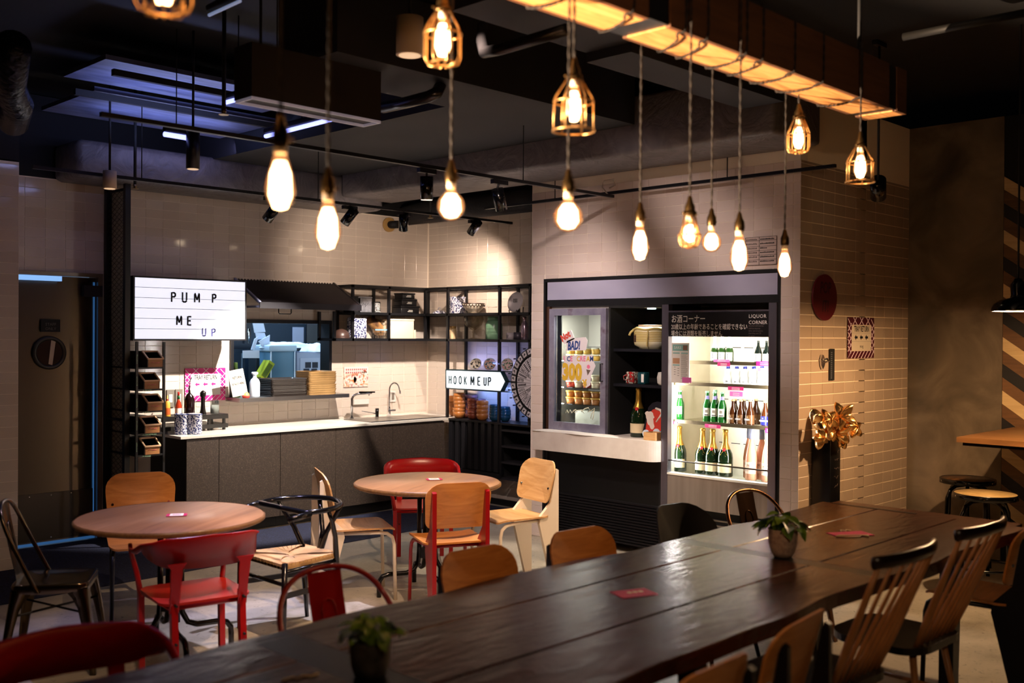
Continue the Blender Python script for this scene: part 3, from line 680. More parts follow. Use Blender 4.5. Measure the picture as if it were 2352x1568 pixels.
# ---- black wishbone chair ; faces +x
def wishbone(label, x, y, rz):
    t = thing('wishbone_chair', label, 'chair', (x, y, 0), radians(rz))
    pts = []
    for i in range(25):
        a = radians(-118+236*i/24)+pi; r = .235
        pts.append((-.03+cos(a)*r*.98, sin(a)*.26, .735-.02*(1-abs(i-12)/12)+(-.0)))
    pts = [(.20, -.245, .69), (.14, -.255, .70), (.07, -.262, .71)]+[(p[0], p[1], .715+.015*(1-abs(i-12)/12)) for i, p in enumerate(pts)]+[(.07, .262, .71), (.14, .255, .70), (.20, .245, .69)]
    B().tube(pts, .015, 10, radii=[.017]*3+[.0155]*25+[.017]*3).build('top_rail', BLACKG, t)
    for s in (-1, 1):
        B().tube([(-.21, s*.17, 0), (-.185, s*.165, .25), (-.18, s*.165, .42), (-.14, s*.21, .55), (-.085, s*.252, .66), (-.06, s*.258, .705)], .017, 10, radii=[.012, .017, .018, .015, .013, .011]).build('leg', BLACKG, t)
        B().tube([(.215, s*.235, 0), (.215, s*.23, .2), (.21, s*.23, .45)], .016, 10, radii=[.011, .016, .017]).build('leg', BLACKG, t)
        B().cyl((-.185, s*.165, .40), (.21, s*.23, .40), .012, n=8).build('side_rail', BLACKG, t)
        B().obox((.01, s*.2, .27), (.40, .018, .028), Euler((0, 0, s*.16)).to_matrix()).build('stretcher', BLACK, t)
        B().tube([(-.185, s*.012, .44), (-.215, s*.02, .54), (-.245, s*.085, .66), (-.255, s*.11, .715)], .009, 8, flat=1.6).build('splat_arm', BLACKG, t)
    B().cyl((.21, -.23, .33), (.21, .23, .33), .012, n=8).build('stretcher', BLACKG, t)
    B().cyl((-.182, -.165, .33), (-.182, .165, .33), .012, n=8).build('stretcher', BLACKG, t)
    CORD = nmat('paper_cord', [(.3, 'a07a4a'), (.7, 'd2ad78')], 6, 4, rough=.7, bst=.2)
    b = B(); q = [(-.19, -.165), (.22, -.235), (.22, .235), (-.19, .165)]; c = (.02, 0)
    for k in range(4):
        a, d = q[k], q[(k+1) % 4]
        for j in range(14):
            t0, t1 = j/14, (j+.9)/14
            A = [(a[0]+(d[0]-a[0])*tt, a[1]+(d[1]-a[1])*tt) for tt in (t0, t1)]
            # strands run inwards from the rail to the diagonals
            f = [min(tt, 1-tt)*2 for tt in (t0, t1)]
            Bp = [(A[i][0]+(c[0]-A[i][0])*f[i], A[i][1]+(c[1]-A[i][1])*f[i]) for i in (0, 1)]
            z = .445; zi = [z-.012*ff for ff in f]
            vs = [(A[0][0], A[0][1], z-.03), (A[1][0], A[1][1], z-.03), (A[0][0], A[0][1], z), (A[1][0], A[1][1], z), (Bp[0][0], Bp[0][1], zi[0]), (Bp[1][0], Bp[1][1], zi[1])]
            b.add(vs, [(0, 1, 3, 2), (2, 3, 5, 4)], False)
    b.add([(p[0], p[1], .43) for p in q]+[(p[0], p[1], .415) for p in q], [(0, 1, 2, 3), (7, 6, 5, 4), (0, 4, 5, 1), (1, 5, 6, 2), (2, 6, 7, 3), (3, 7, 4, 0)], False)
    b.build('woven_seat', CORD, t)
wishbone('black wishbone chair with woven cord seat between the two round tables', 3.36, 5.06, 180)
# ---- pressed metal chairs
def metal_chair(label, x, y, rz, m, arms=False, ms=None):
    t = thing('metal_chair', label, 'chair', (x, y, 0), radians(rz))
    def seatfn(a, b_, c):
        e = max(abs(a)/.18, abs(b_)/.18); z = .450+c-(.010*max(0, 1-(e/.86)**6))
        return (a, b_, z)
    B().panel(rect2(.36, .36, .05, 6), seatfn, .004, 10).build('seat', m, t)
    n = rect2(.36, .36, .05, 6); b = B(); N = len(n)
    vs = [(a, c, .452) for a, c in n]+[(a*1.02, c*1.02, .445) for a, c in n]+[(a*1.02, c*1.02, .415) for a, c in n]+[(a*.99, c*.99, .405) for a, c in n]
    b.add(vs, [(k*N+(i+1) % N, k*N+i, (k+1)*N+i, (k+1)*N+(i+1) % N) for k in range(3) for i in range(N)], True); b.build('seat_rim', m, t)
    for sx in (-1, 1):
        for sy in (-1, 1):
            b = B(); vs = []
            for z, o, w in ((.425, .178, .11), (.38, .183, .075), (.33, .19, .055), (.25, .20, .045), (.12, .215, .036), (0, .23, .028)):
                cx, cy = sx*o, sy*o
                vs += [(cx-sx*w, cy, z), (cx-sx*w*.25, cy+sy*.006, z), (cx, cy, z), (cx, cy-sy*w*.25, z), (cx+sx*.0, cy-sy*w, z), (cx-sx*.012, cy-sy*w*.9, z), (cx-sx*.014, cy-sy*.014, z), (cx-sx*w*.9, cy-sy*.012, z)]
            fl = sx*sy > 0
            fs = [(k*8+j, k*8+(j+1) % 8, k*8+8+(j+1) % 8, k*8+8+j) for k in range(5) for j in range(8)]+[tuple(range(40, 48))]
            if fl: fs = [tuple(reversed(f)) for f in fs]
            b.add(vs, fs, True); b.build('leg', m, t)
    for a, c in (((.19, .19), (-.19, -.19)), ((.19, -.19), (-.19, .19))): B().cyl((a[0], a[1], .30), (c[0], c[1], .30), .006, n=6).build('cross_brace', BLACK if not ms else m, t)
    if not arms:
        pts = [(-.06, -.185, .43), (-.09, -.185, .52)]+[(-.17-.05*sin(pi*i/12), -.185*cos(pi*i/12), .66+.17*sin(pi*i/12)**.8) for i in range(1, 12)]+[(-.09, .185, .52), (-.06, .185, .43)]
        pts = [(-.05, -.19, .41), (-.12, -.18, .55), (-.19, -.172, .70), (-.222, -.155, .78), (-.24, -.12, .828), (-.248, -.06, .848), (-.25, 0, .852), (-.248, .06, .848), (-.24, .12, .828), (-.222, .155, .78), (-.19, .172, .70), (-.12, .18, .55), (-.05, .19, .41)]
        sp = [(-.172, .452), (-.205, .60), (-.235, .75), (-.248, .845)]
    else:
        pts = [(.16, -.19, .41), (.15, -.235, .55), (.10, -.262, .64), (.0, -.275, .68), (-.10, -.262, .70), (-.18, -.225, .725), (-.235, -.15, .75), (-.262, -.075, .762), (-.268, 0, .765), (-.262, .075, .762), (-.235, .15, .75), (-.18, .225, .725), (-.10, .262, .70), (0, .275, .68), (.10, .262, .64), (.15, .235, .55), (.16, .19, .41)]
        if arms == 'hoop':
            pts = [(-.03, -.20, .41), (-.06, -.235, .50), (-.12, -.25, .60), (-.18, -.235, .69), (-.225, -.19, .76), (-.25, -.12, .80), (-.262, -.04, .815), (-.262, .04, .815), (-.25, .12, .80), (-.225, .19, .76), (-.18, .235, .69), (-.12, .25, .60), (-.06, .235, .50), (-.03, .20, .41)]
        sp = [(-.172, .452), (-.20, .58), (-.235, .70), (-.258, .80)]
    # smooth the hoop
    P = [Vector(p) for p in pts]
    for _ in range(2):
        Q = [P[0]]
        for a, c in zip(P, P[1:]): Q += [a*.75+c*.25, a*.25+c*.75]
        P = Q+[P[-1]]
    B().tube(P, .011, 10).build('back_hoop', m, t)
    hw = .075; b = B(); vs = []
    for a, z in sp:
        for k in range(7):
            c = -hw+2*hw*k/6; rib = .006 if k in (2, 3, 4) and a < -.18 and z < .79 else 0
            vs.append((a+rib+.004*(c/hw)**2, c, z))
    M = len(sp); n0 = len(vs); vs += [(p[0]-.003, p[1], p[2]) for p in vs]
    fs = [(r*7+k, r*7+k+1, r*7+8+k, r*7+7+k) for r in range(M-1) for k in range(6)]
    fs += [tuple(n0+i for i in reversed(f)) for f in fs]
    b.add(vs, fs, True); b.build('back_splat', ms or m, t)
    # embossed arch of the splat
    a0, a1 = sp[1], sp[2]; b = B(); pp = [(-.03, .0), (-.03, .7), (-.02, .93), (0, 1), (.02, .93), (.03, .7), (.03, 0)]
    b.tube([(a0[0]+(a1[0]-a0[0])*q+.008, c, a0[1]+(a1[1]-a0[1])*q) for c, q in pp], .0035, 6); b.build('embossing', ms or m, t)
    return t
GUN = mat('gunmetal', '6a5d4c', .2, 1); REDM = mat('red_enamel', '9c1218', .3, .0, coat=.3)
metal_chair('bare gunmetal bistro chair at the far left beside the steel door', 2.13, 5.38, -32, GUN)
metal_chair('red metal armchair with hooped back before the long table', 2.30, 3.03, 266, REDM, 'hoop')
metal_chair('bronze metal chair with thin hooped back before the liquor fridge', 5.22, 2.98, 262, mat('bronze', '6b4a34', .22, 1), 'hoop', mat('bronze_dark', '3a2410', .3, .8))
# rounded dark shell chair
def shell_chair(label, x, y, rz):
    t = thing('shell_chair', label, 'chair', (x, y, 0), radians(rz)); m = mat('dark_shell', '0b0809', .5)
    def f(a, b_, c): return (-.19-.22*(b_+.14)+.11*(a/.23)**2-c, a, .64+b_)
    B().panel(rect2(.46, .36, .08, 6, .15), f, .012, 5).build('backrest', m, t)
    B().panel(rect2(.42, .44, .1, 6), lambda a, b_, c: (a, b_, .44+c+.03*(b_/.22)**2), .012, 4).build('seat', m, t)
    for sx in (-1, 1):
        for sy in (-1, 1): B().cyl((sx*.12, sy*.12, .44), (sx*.2, sy*.2, 0), .014, .009, n=8).build('leg', BLACK, t)
shell_chair('dark rounded shell chair in shadow before the liquor fridge', 4.48, 2.97, 264)
# ---- spindle back chair ; faces +x
SPW = wood('spindle_wood', [(.3, '9a6638'), (.8, 'bc8450')], 4, 'Z', .4); SPD = wood('crest_dark', [(.3, '160b07'), (.8, '2a170d')], 4, 'Y', .28)
def spindle_chair(label, x, y, rz):
    t = thing('spindle_chair', label, 'chair', (x, y, 0), radians(rz), 'spindle back chairs')
    B().panel(rect2(.42, .44, .1, 6), lambda a, b_, c: (a, b_, .43+c-.01*(1-(a/.2)**2)), .03, 4).build('seat', mat('dark_seat', '0e0908', .35), t)
    pts = [(-.405+.05*(k/6)**2, .235*k/6, .955-.006*abs(k/6)) for k in range(-6, 7)]
    B().tube(pts, .024, 12, flat=.55).build('crest_rail', SPD, t)
    for k in range(8):
        q = -1+2*k/7; r_ = .013 if k in (0, 7) else .0075
        a = Vector((-.165-.0*(1-q*q), q*.165, .45)); c = Vector((-.405+.05*(q*.9)**2, q*.212, .94)); mid = (a+c)/2
        B().tube([a, a.lerp(c, .3), a.lerp(c, .6), c], r_, 8, radii=[r_*.8, r_*1.3, r_*1.1, r_*.7]).build('spindle', SPW, t)
    for sx in (-1, 1):
        for sy in (-1, 1): B().cyl((sx*.14, sy*.14, .43), (sx*.21, sy*.2, 0), .016, .010, n=8).build('leg', SPW, t)
    for s in (-1, 1): B().cyl((-.18, s*.172, .2), (.18, s*.172, .2), .009, n=8).build('stretcher', SPW, t)
    B().cyl((0, -.172, .2), (0, .172, .2), .009, n=8).build('stretcher', SPW, t)
spindle_chair('spindle back chair with dark crest rail, nearer of two at the long table', 3.60, 1.905, 88)
spindle_chair('spindle back chair with dark crest rail, farther of two at the long table', 4.31, 1.90, 88)
# ---- high table, stools and pendant on the right
ht = thing('high_table', 'high wooden table on a black post at the right edge by the concrete wall', 'table', (7.3, 2.3, 0))
hA = PZ(2197, 1003, 1.05); 
B().prism([(hA.x, hA.y), (hA.x-.0, 1.2), (8.12, 1.2), (8.12, hA.y)][::1], .035, lambda a, c, d: (a, c, 1.015+d)).build('tabletop', wood('high_top', [(.3, '6e4a28'), (.8, '96683c')], 3, 'Y', .35), ht, w=True)
B().box(hA.x+.03, 8.1, 1.22, hA.y-.03, .993, 1.013).build('steel_rim', BLACKG, ht, w=True)
pz = PX(2285, 1100, 7.6); B().box(7.5, 7.58, 2.10, 2.18, .02, .99).build('post', BLACK, ht, w=True)
B().lathe([(0, 0), (.27, 0), (.27, .012), (.05, .03), (0, .03)], 24, (7.54, 2.14, 0)).build('foot_plate', BLACK, ht, w=True)
def stool(label, px0, px1, py, z, m):
    a = PZ(px0, py, z); c = PZ(px1, py+1, z); p = (a+c)/2; r = (a-c).length/2
    t = thing('bar_stool', label, 'stool', (p.x, p.y, 0), .3, 'round metal stools')
    B().lathe([(0, z-.02), (r-.008, z-.02), (r-.008, z-.003), (0, z)], 32).build('seat', m, t)
    B().lathe([(r-.012, z-.038), (r, z-.036), (r, z-.002), (r-.006, z-.001), (r-.008, z-.006)], 32).build('seat_rim', BLACKG, t)
    for k in range(6): B().cyl((cos(k*pi/3)*r, sin(k*pi/3)*r, z-.018), (cos(k*pi/3)*(r+.003), sin(k*pi/3)*(r+.003), z-.018), .005, n=8).build('rivet', CHROME, t)
    for k in range(4):
        q = pi/4+k*pi/2; c_, s_ = cos(q), sin(q)
        B().tube([(c_*.03, s_*.03, z-.05), (c_*r*.55, s_*r*.55, z-.055), (c_*r*.82, s_*r*.82, z-.085), (c_*r*.95, s_*r*.95, z-.14), (c_*r*1.0, s_*r*1.0, z-.3), (c_*r*1.08, s_*r*1.08, 0)], .013, 10).build('leg', BLACKG, t)
    B().tube([(cos(k*pi/12)*r*1.02, sin(k*pi/12)*r*1.02, .22) for k in range(24)], .009, 6, closed=True).build('foot_ring', BLACKG, t)
    B().cyl((0, 0, z-.35), (0, 0, z-.02), .014, n=10).build('screw_post', BLACK, t)
stool('round stool with dark wooden seat, the farther one below the high table', 2162, 2283, 1097, .68, wood('stool_dark', [(.3, '3d2614'), (.8, '6a4626')], 4, 'X', .4))
stool('round stool with pale scratched wooden seat, the nearer one below the high table', 2194, 2333, 1131, .70, nmat('scratched_seat', [(.30, '3a2410'), (.36, 'a58552'), (.8, 'c4a56c')], 5, 7, rough=.5, dist=2.5))
lp = PX(2338, 715, 6.6)
pl_ = thing('pendant_shade_lamp', 'black enamel dome pendant hanging at the right edge over the high table', 'lamp', (lp.x, lp.y, lp.z))
B().lathe([(.150, 0), (.148, .018), (.135, .045), (.10, .07), (.045, .082), (.04, .10), (.045, .16), (.02, .20), (.0, .20)], 32).build('shade', BLACKG, pl_)
B().lathe([(.148, .002), (.132, .042), (.09, .066), (0, .076)], 32).build('inner_shade', mat('shade_white', 'efe6d6', .4), pl_)
B().lathe([(0, .0), (.022, .012), (.028, .03), (.018, .05), (0, .07)], 16).build('bulb', mat('pendant_bulb', 'ffd9a0', .4, emit='ffc684', es=12), pl_)
B().cyl((0, 0, .2), (0, 0, 3.62-lp.z), .006, n=6).build('cord', BLACKM, pl_)
# ---- table cards and plants
CARDP = mat('card_pink', 'c41a60', .5); 
def card(px, py, z, rz, label, flat=True, m2=None, s=(.105, .075), logo=False):
    p = PZ(px, py, z); t = thing('table_card', label, 'card', (p.x, p.y, z), radians(rz), 'printed cards lying on tables')
    B().box(-s[0]/2, s[0]/2, -s[1]/2, s[1]/2, 0, .0012).build('card', CARDP, t)
    if m2: B().box(-s[0]*.33, s[0]*.33, -s[1]/2+.001, s[1]/2-.001, .0012, .0016).build('printed_panel', m2, t)
    for k in range(3 if m2 else 0): B().box(-s[0]*.2, s[0]*.2, s[1]*(.2-.18*k), s[1]*(.25-.18*k), .0016, .0019).build('print_line', mat('print_red', 'c0507a', .6), t)
    return t
card(406, 1182, .7445, -32, 'pink and white card lying on the nearer round table', m2=PAPER)
card(997, 1100, .7445, -32, 'pink and white card lying on the farther round table', m2=PAPER)
c_ = card(1456, 1362, .7512, -22, 'folded crimson card on the long table before the near spindle chair', s=(.15, .10))
for q_ in range(3): B().lathe([(0, .0022), (.009, .0020), (.011, .0012)], 12, (-.012+.024*q_, .012, 0)).build('white_print', PAPER, c_)
c_ = card(1953, 1226, .7512, -30, 'crimson card with cream logo on the far end of the long table', s=(.2, .11))
b = B()
LOG = mat('logo_cream', 'd8c8a0', .5)
B().tube([(-.11, -.045, .003), (-.06, -.07, .003), (.0, -.08, .003), (.03, -.05, .003), (.05, -.08, .003), (.06, -.06, .003), (.0, -.045, .003), (-.08, -.03, .003), (-.11, -.045, .003)], .0028, 5).build('logo_stroke', LOG, c_)
B().tube([(-.01, .06, .003), (.0, .085, .003), (.02, .065, .003), (.035, .09, .003), (.05, .07, .003)], .0028, 5).build('logo_stroke', LOG, c_)
fp = PZ(690, 1556, .7512); f = thing('table_logo', 'small cream logo mark on the long table at the bottom of the frame', 'emblem', fp, radians(-30))
B().tube([(-.05, -.015, .002), (-.02, .005, .002), (-.01, -.01, .002), (.01, .012, .002), (.03, .0, .002), (.05, .02, .002)], .003, 6).build('logo_stroke', LOG, f)
LEAF = [nmat('leaf_green', [(.3, '3e6418'), (.7, '7aa02c')], 6, rough=.35), nmat('leaf_dark', [(.3, '142810'), (.7, '2a4a1a')], 6, rough=.35), nmat('leaf_bluegrey', [(.3, '4a6470'), (.7, '7a929a')], 6, rough=.4)]
def plant(px, py, z, potm, label, n, seed, prof, spread=.10, up=.07, L0=.085):
    p = PZ(px, py, z); t = thing('potted_plant', label, 'plant', (p.x, p.y, z)); r = random.Random(seed)
    B().lathe(prof, 28).build('pot', potm, t); H = max(q[1] for q in prof); R_ = [q[0] for q in prof if q[1] > H-.02][0]
    B().lathe([(0, H-.014), (R_-.006, H-.016)], 20).build('soil', mat('soil', '1c130c', .95), t)
    for k in range(n):
        a = r.random()*2*pi; e = r.uniform(.1, 1.0); L = L0*r.uniform(.7, 1.15); base = Vector((cos(a)*.015, sin(a)*.015, H-.01))
        tip = Vector((cos(a)*spread*e, sin(a)*spread*e, H+up*(1.2-e)*r.uniform(.6, 1.1)))
        B().tube([base, base.lerp(tip, .5)+Vector((0, 0, .015)), tip], .0018, 5).build('stem', LEAF[0], t)
        d = Vector((cos(a), sin(a), r.uniform(-.75, .25))).normalized(); sd = d.cross(Vector((0, 0, 1))).normalized(); nn = sd.cross(d); tw = r.uniform(-.5, .5)
        sd2 = sd*cos(tw)+nn*sin(tw); nn2 = nn*cos(tw)-sd*sin(tw); vs = []; W = L*.30
        for i in range(8):
            q = i/7; w = W*1.25*sin(pi*min(1, q**.75))*(1 if q < .99 else .02); c = tip+d*(L*q)-nn2*(L*.35*q*q)
            vs += [c-sd2*w+nn2*w*.35, c, c+sd2*w+nn2*w*.35]
        fs = []
        for i in range(7):
            for j in range(2): fs.append((i*3+j, i*3+j+1, i*3+4+j, i*3+3+j))
        nv = len(vs); vs += [v-nn2*.0012 for v in vs]; fs += [tuple(nv+q for q in reversed(f_)) for f_ in fs]
        B().add(vs, fs, True).build('leaf', LEAF[0 if k % 5 else 1] if k % 9 else LEAF[2], t)
POT1 = nmat('speckled_clay', [(.35, 'b09484'), (.6, 'd0b8a6')], 60, 4, rough=.6)
plant(1798, 1277, .7512, POT1, 'leafy green plant in a pinkish clay pot on the long table', 40, 5, [(0, 0), (.038, 0), (.052, .02), (.060, .05), (.061, .055), (.0625, .058), (.064, .118), (.0645, .122), (.060, .122), (.057, .10)], spread=.075, up=.06, L0=.07)
plant(850, 1548, .7512, nmat('grey_weathered', [(.35, '3a342c'), (.65, '6e645a')], 18, 5, rough=.7), 'bushy plant in a dark weathered pot at the near end of the long table', 60, 11, [(0, 0), (.045, 0), (.056, .03), (.060, .09), (.060, .10), (.054, .10)], spread=.075, up=.07, L0=.045)
# ================================================================ WORKTOP, HATCH, SHELVES
YC = 7.79
CTZ = PY(760, 978, YC).z
cx0 = PY(424, 997, YC).x; cxr = PY(1021, 960, YC).x
wt = thing('worktop', 'long white worktop running under the hatch to the corner sink', 'worktop', ((cx0+cxr)/2, 8.1, CTZ-.022))
MARB = nmat('white_worktop', [(.3, 'e6e0d6'), (.7, 'f0ece4')], 3, rough=.12, bst=0)
B().prism([(cx0-.04, YC-.012), (cxr+.26, YC-.012), (cxr+.26, YB-.01), (cx0-.04, YB-.01)], .022, lambda a, c, d: (a, c, CTZ-.022+d)).build('slab', MARB, wt, w=True)
B().box(cx0-.04, cxr+.26, YC-.013, YC-.011, CTZ-.021, CTZ-.001).build('front_edge', mat('edge_white', 'cfc9bc', .3), wt, w=True)
CABM = nmat('speckled_laminate', [(.38, '4f433a'), (.5, '382f29'), (.62, '3a312b'), (.70, '756658')], 95, 3, rough=.34, nr=.7)
seams = [PY(p, 1070, YC).x for p in (428, 503, 644, 771, 902)]+[cxr]
CL = ['narrow grey cabinet at the left end of the worktop', 'grey speckled cabinet second from the left end of the worktop', 'grey speckled cabinet in the middle under the hatch shelf', 'grey speckled cabinet under the left side of the sink', 'grey speckled cabinet at the right end beside the slatted shelf unit']
for k in range(5):
    x0, x1 = seams[k], seams[k+1]; t = thing('base_cabinet', CL[k], 'cabinet', ((x0+x1)/2, 8.1, 0), 0, 'base cabinets under the worktop')
    B().box(x0+.001, x1-.001, YC+.025, YB-.02, .10, CTZ-.024).build('body', DARK, t, w=True)
    B().box(x0+.0025, x1-.0025, YC, YC+.02, .105, CTZ-.03).build('door', CABM, t, w=True)
    B().box(x0+.001, x1-.001, YC+.07, YC+.09, .007, .10).build('toe_kick', BLACKM, t, w=True)
# sink plate and taps
sk = [PZ(760, 958, CTZ+.002), PZ(826, 967, CTZ+.002), PZ(1020, 954, CTZ+.002), PZ(985, 946, CTZ+.002), PZ(905, 948, CTZ+.002)]
x0, x1, y0, y1 = PZ(826, 967, CTZ).x, 7.05, YC+.06, YC+.50
st = thing('sink', 'flat dark-edged sink cover set into the right of the white worktop', 'sink', ((x0+x1)/2, (y0+y1)/2, CTZ))
b = B().box(x0, x1, y0, y1, CTZ+.0005, CTZ+.006); b.build('cover', mat('sink_cover', '6f675c', .3), st, w=True)
for xx in (x0+.42, x0+.84): B().box(xx, xx+.005, y0, y1, CTZ+.006, CTZ+.0065).build('joint', INK, st, w=True)
B().box(x0, x1, y0-.006, y0, CTZ+.0005, CTZ+.007).build('rim', BLACK, st, w=True)
def tap1():
    p = PY(808, 953, 8.26); t = thing('tap', 'low dark chrome tap with flat spout at the left of the sink', 'tap', (p.x, p.y, CTZ+.006)); z1 = (PY(830, 905, p.y).z-CTZ); R = .0
    d = Vector((.30, -.16, 0)).normalized()
    B().tube([(0, 0, 0), (0, 0, z1*.55), (0, 0, z1*.8), Vector((.015, -.008, z1*.93)), d*.05+Vector((0, 0, z1)), d*.20+Vector((0, 0, z1+.012))], .013, 12).build('spout', CHROME, t)
    B().obox(d*.15+Vector((0, 0, z1+.018)), (.16, .03, .014), d.to_track_quat('X', 'Z').to_matrix()).build('flat_nozzle', mat('dark_chrome', '3a3a3c', .15, 1), t)
    B().cyl(d*.17+Vector((0, 0, z1+.01)), d*.17+Vector((0, 0, z1-.015)), .009, n=10).build('outlet', CHROME, t)
    B().cyl((0, 0, 0), (0, 0, .012), .022, n=16).build('base_ring', CHROME, t)
tap1()
p = PY(866, 950, 8.30); t = thing('tap_lever', 'short black mixer handle with long lever between the two taps', 'tap', (p.x, p.y, CTZ+.006))
B().cyl((0, 0, 0), (0, 0, .085), .017, .020, n=14).build('stem', mat('dark_chrome', '3a3a3c', .15, 1), t)
B().cyl((0, 0, .03), (-.15, .06, .06), .005, n=8).build('lever', CHROME, t)
p = PY(894, 949, 8.33); t = thing('tap', 'tall chrome gooseneck tap at the right of the sink', 'tap', (p.x, p.y, CTZ+.006)); zt = PY(905, 880, p.y).z-CTZ
pts = [(0, 0, 0), (0, 0, zt*.5), (0, 0, zt*.78)]+[(.05-.05*cos(a), -.02+.02*cos(a), zt*.78+.072*sin(a)) for a in [pi*k/10 for k in range(1, 9)]]+[(.104, -.042, zt*.74)]
B().tube(pts, .008, 10).build('spout', CHROME, t)
B().cyl((0, 0, 0), (0, 0, .09), .020, .011, n=14).build('body', CHROME, t); B().cyl((.0, 0, .05), (.06, -.03, .055), .010, n=8).build('handle', CHROME, t)
B().cyl((.104, -.042, zt*.74), (.108, -.044, zt*.66), .011, n=10).build('nozzle', CHROME, t)
# wall plates
def wall_plate(px0, py0, px1, py1, label, socks):
    a = PY(px0, py0, YB-.012); c = PY(px1, py1, YB-.012); t = thing('wall_socket', label, 'socket', ((a.x+c.x)/2, YB-.01, c.z))
    B().box(a.x, c.x, YB-.016, YB-.004, c.z, a.z).build('plate', mat('plate_grey', '7a7268', .5) if socks else WHITE, t, w=True)
    xm = (a.x+c.x)/2; zm = (a.z+c.z)/2; 
    B().box(xm-.016, xm+.016, YB-.019, YB-.016, zm-.035, zm+.035).build('socket_insert', WHITE if socks else mat('plate_grey', '7a7268', .5), t, w=True)
    if socks:
        for dz in (-.018, .018):
            for dx in (-.005, .005): B().box(xm+dx-.001, xm+dx+.001, YB-.0195, YB-.019, zm+dz-.005, zm+dz+.005).build('slot', INK, t, w=True)
wall_plate(383, 895, 400, 934, 'grey double wall socket left of the tray return poster', True)
wall_plate(403, 894, 419, 933, 'grey double wall socket touching the tray return poster', True)
wall_plate(896, 898, 908, 922, 'small white switch plate behind the gooseneck tap', False)
a = PY(811, 917, YB-.01); c = PY(845, 927, YB-.01); solo_box(a.x, c.x, YB-.03, YB-.01, c.z, a.z, 'paper_holder', WHITE, 'small white box on the wall behind the low tap', 'holder')
# posters
PINK = mat('poster_magenta', 'c81878', .45); PINKD = mat('poster_white_line', 'f0dce4', .5)
def poster_tray(o, u, w, h, label, pink, paper, ink, arrowm, scale=1):
    """o lower left corner in world, u along, z up ; n toward room"""
    u = Vector(u); n = Vector(u).cross(Vector((0, 0, 1))); t = thing('poster', label, 'poster', o)
    F = lambda a, b_, c: tuple(u*a+Vector((0, 0, 1))*b_+n*c)
    B().prism([(0, 0), (w, 0), (w, h), (0, h)], .003, F).build('backing', pink, t)
    s = w/.40; m0, m1, k0, k1 = w*.135, w*.875, h*.17, h*.82
    r = random.Random(3); bw = .0028*s
    for k in range(-3, 13):       # herringbone border lines
        x = w*k/8.0
        for (xa, za, xb, zb) in ((x, 0, x+k0*1.1, k0), (x+h*.1, h, x+h*.1+(h-k1)*(1.1 if k % 2 else -1.1), k1)):
            if xa < 0 or xb > w or xa > w or xb < 0: continue
            d = Vector((xb-xa, zb-za, 0)).normalized(); e = Vector((-d.y, d.x, 0))*bw
            B().prism([(xa-e.x, za-e.y), (xb-e.x, zb-e.y), (xb+e.x, zb+e.y), (xa+e.x, za+e.y)], .0036, F).build('border_line', PINKD, t)
    for k in range(0, 6):
        z = h*k/6.0
        for (xa, za, xb, zb) in ((0, z, m0, z+m0*1.0), (0, z+h*.13, m0*.9, z+h*.13-m0*.9), (m1, z, w, z+(w-m1)*1.0), (m1, z+h*.13, w, z+h*.13-(w-m1))):
            if max(za, zb) > h or min(za, zb) < 0: continue
            d = Vector((xb-xa, zb-za, 0)).normalized(); e = Vector((-d.y, d.x, 0))*bw
            B().prism([(xa-e.x, za-e.y), (xb-e.x, zb-e.y), (xb+e.x, zb+e.y), (xa+e.x, za+e.y)], .0036, F).build('border_line', PINKD, t)
    pn = B().prism([(m0, k0), (m1, k0), (m1, k1), (m0, k1)], .0042, F).build('panel', paper, t)
    textm('TRAY RETURN', h*.20, 'lettering', ink, pn, tuple(u*((m0+m1)/2)+Vector((0, 0, k0+(k1-k0)*.74))+n*.0044), u, (0, 0, 1), sx=(m1-m0)/(h*.20)*.118, align='CENTER', bold=.02)
    for zz in (.36, .68): B().prism([(m0, k0+(k1-k0)*zz), (m1, k0+(k1-k0)*zz), (m1, k0+(k1-k0)*zz+.0015*s), (m0, k0+(k1-k0)*zz+.0015*s)], .0045, F).build('rule', mat('rule_grey', '8a8280', .6), pn)
    for k in range(3):
        cx = m0+(m1-m0)*(.22+.27*k); cz = k0+(k1-k0)*.52; a = w*.05
        B().prism([(cx-a*1.2, cz), (cx-a*.1, cz-a), (cx-a*.1, cz-a*.4), (cx+a*1.1, cz-a*.4), (cx+a*1.1, cz+a*.4), (cx-a*.1, cz+a*.4), (cx-a*.1, cz+a)], .0046, F).build('arrow', arrowm, pn)
    textm('mog', h*.11, 'lettering', ink if arrowm == ink else mat('poster_red', 'b03050', .5), pn, tuple(u*((m0+m1)/2)+Vector((0, 0, k0+(k1-k0)*.13))+n*.0044), u, (0, 0, 1), align='CENTER')
    return t
a = PY(425, 846, YB-.012); c = PY(517, 918, YB-.012)
poster_tray((a.x, YB-.011, c.z), (1, 0, 0), c.x-a.x, a.z-c.z, 'magenta tray return poster with three arrows over the worktop', PINK, PAPER, INK, PINK)
a = PY(1947, 728, YR-.01); c = PY(2006, 824, YR-.01)
poster_tray((a.x, YR-.011, c.z+.01), (1, 0, 0), c.x-a.x, a.z-c.z-.01, 'dark crimson tray return poster on the side wall', mat('poster_dark', '4a1020', .4), mat('paper_dim', 'd0c0a8', .5), INK, INK)
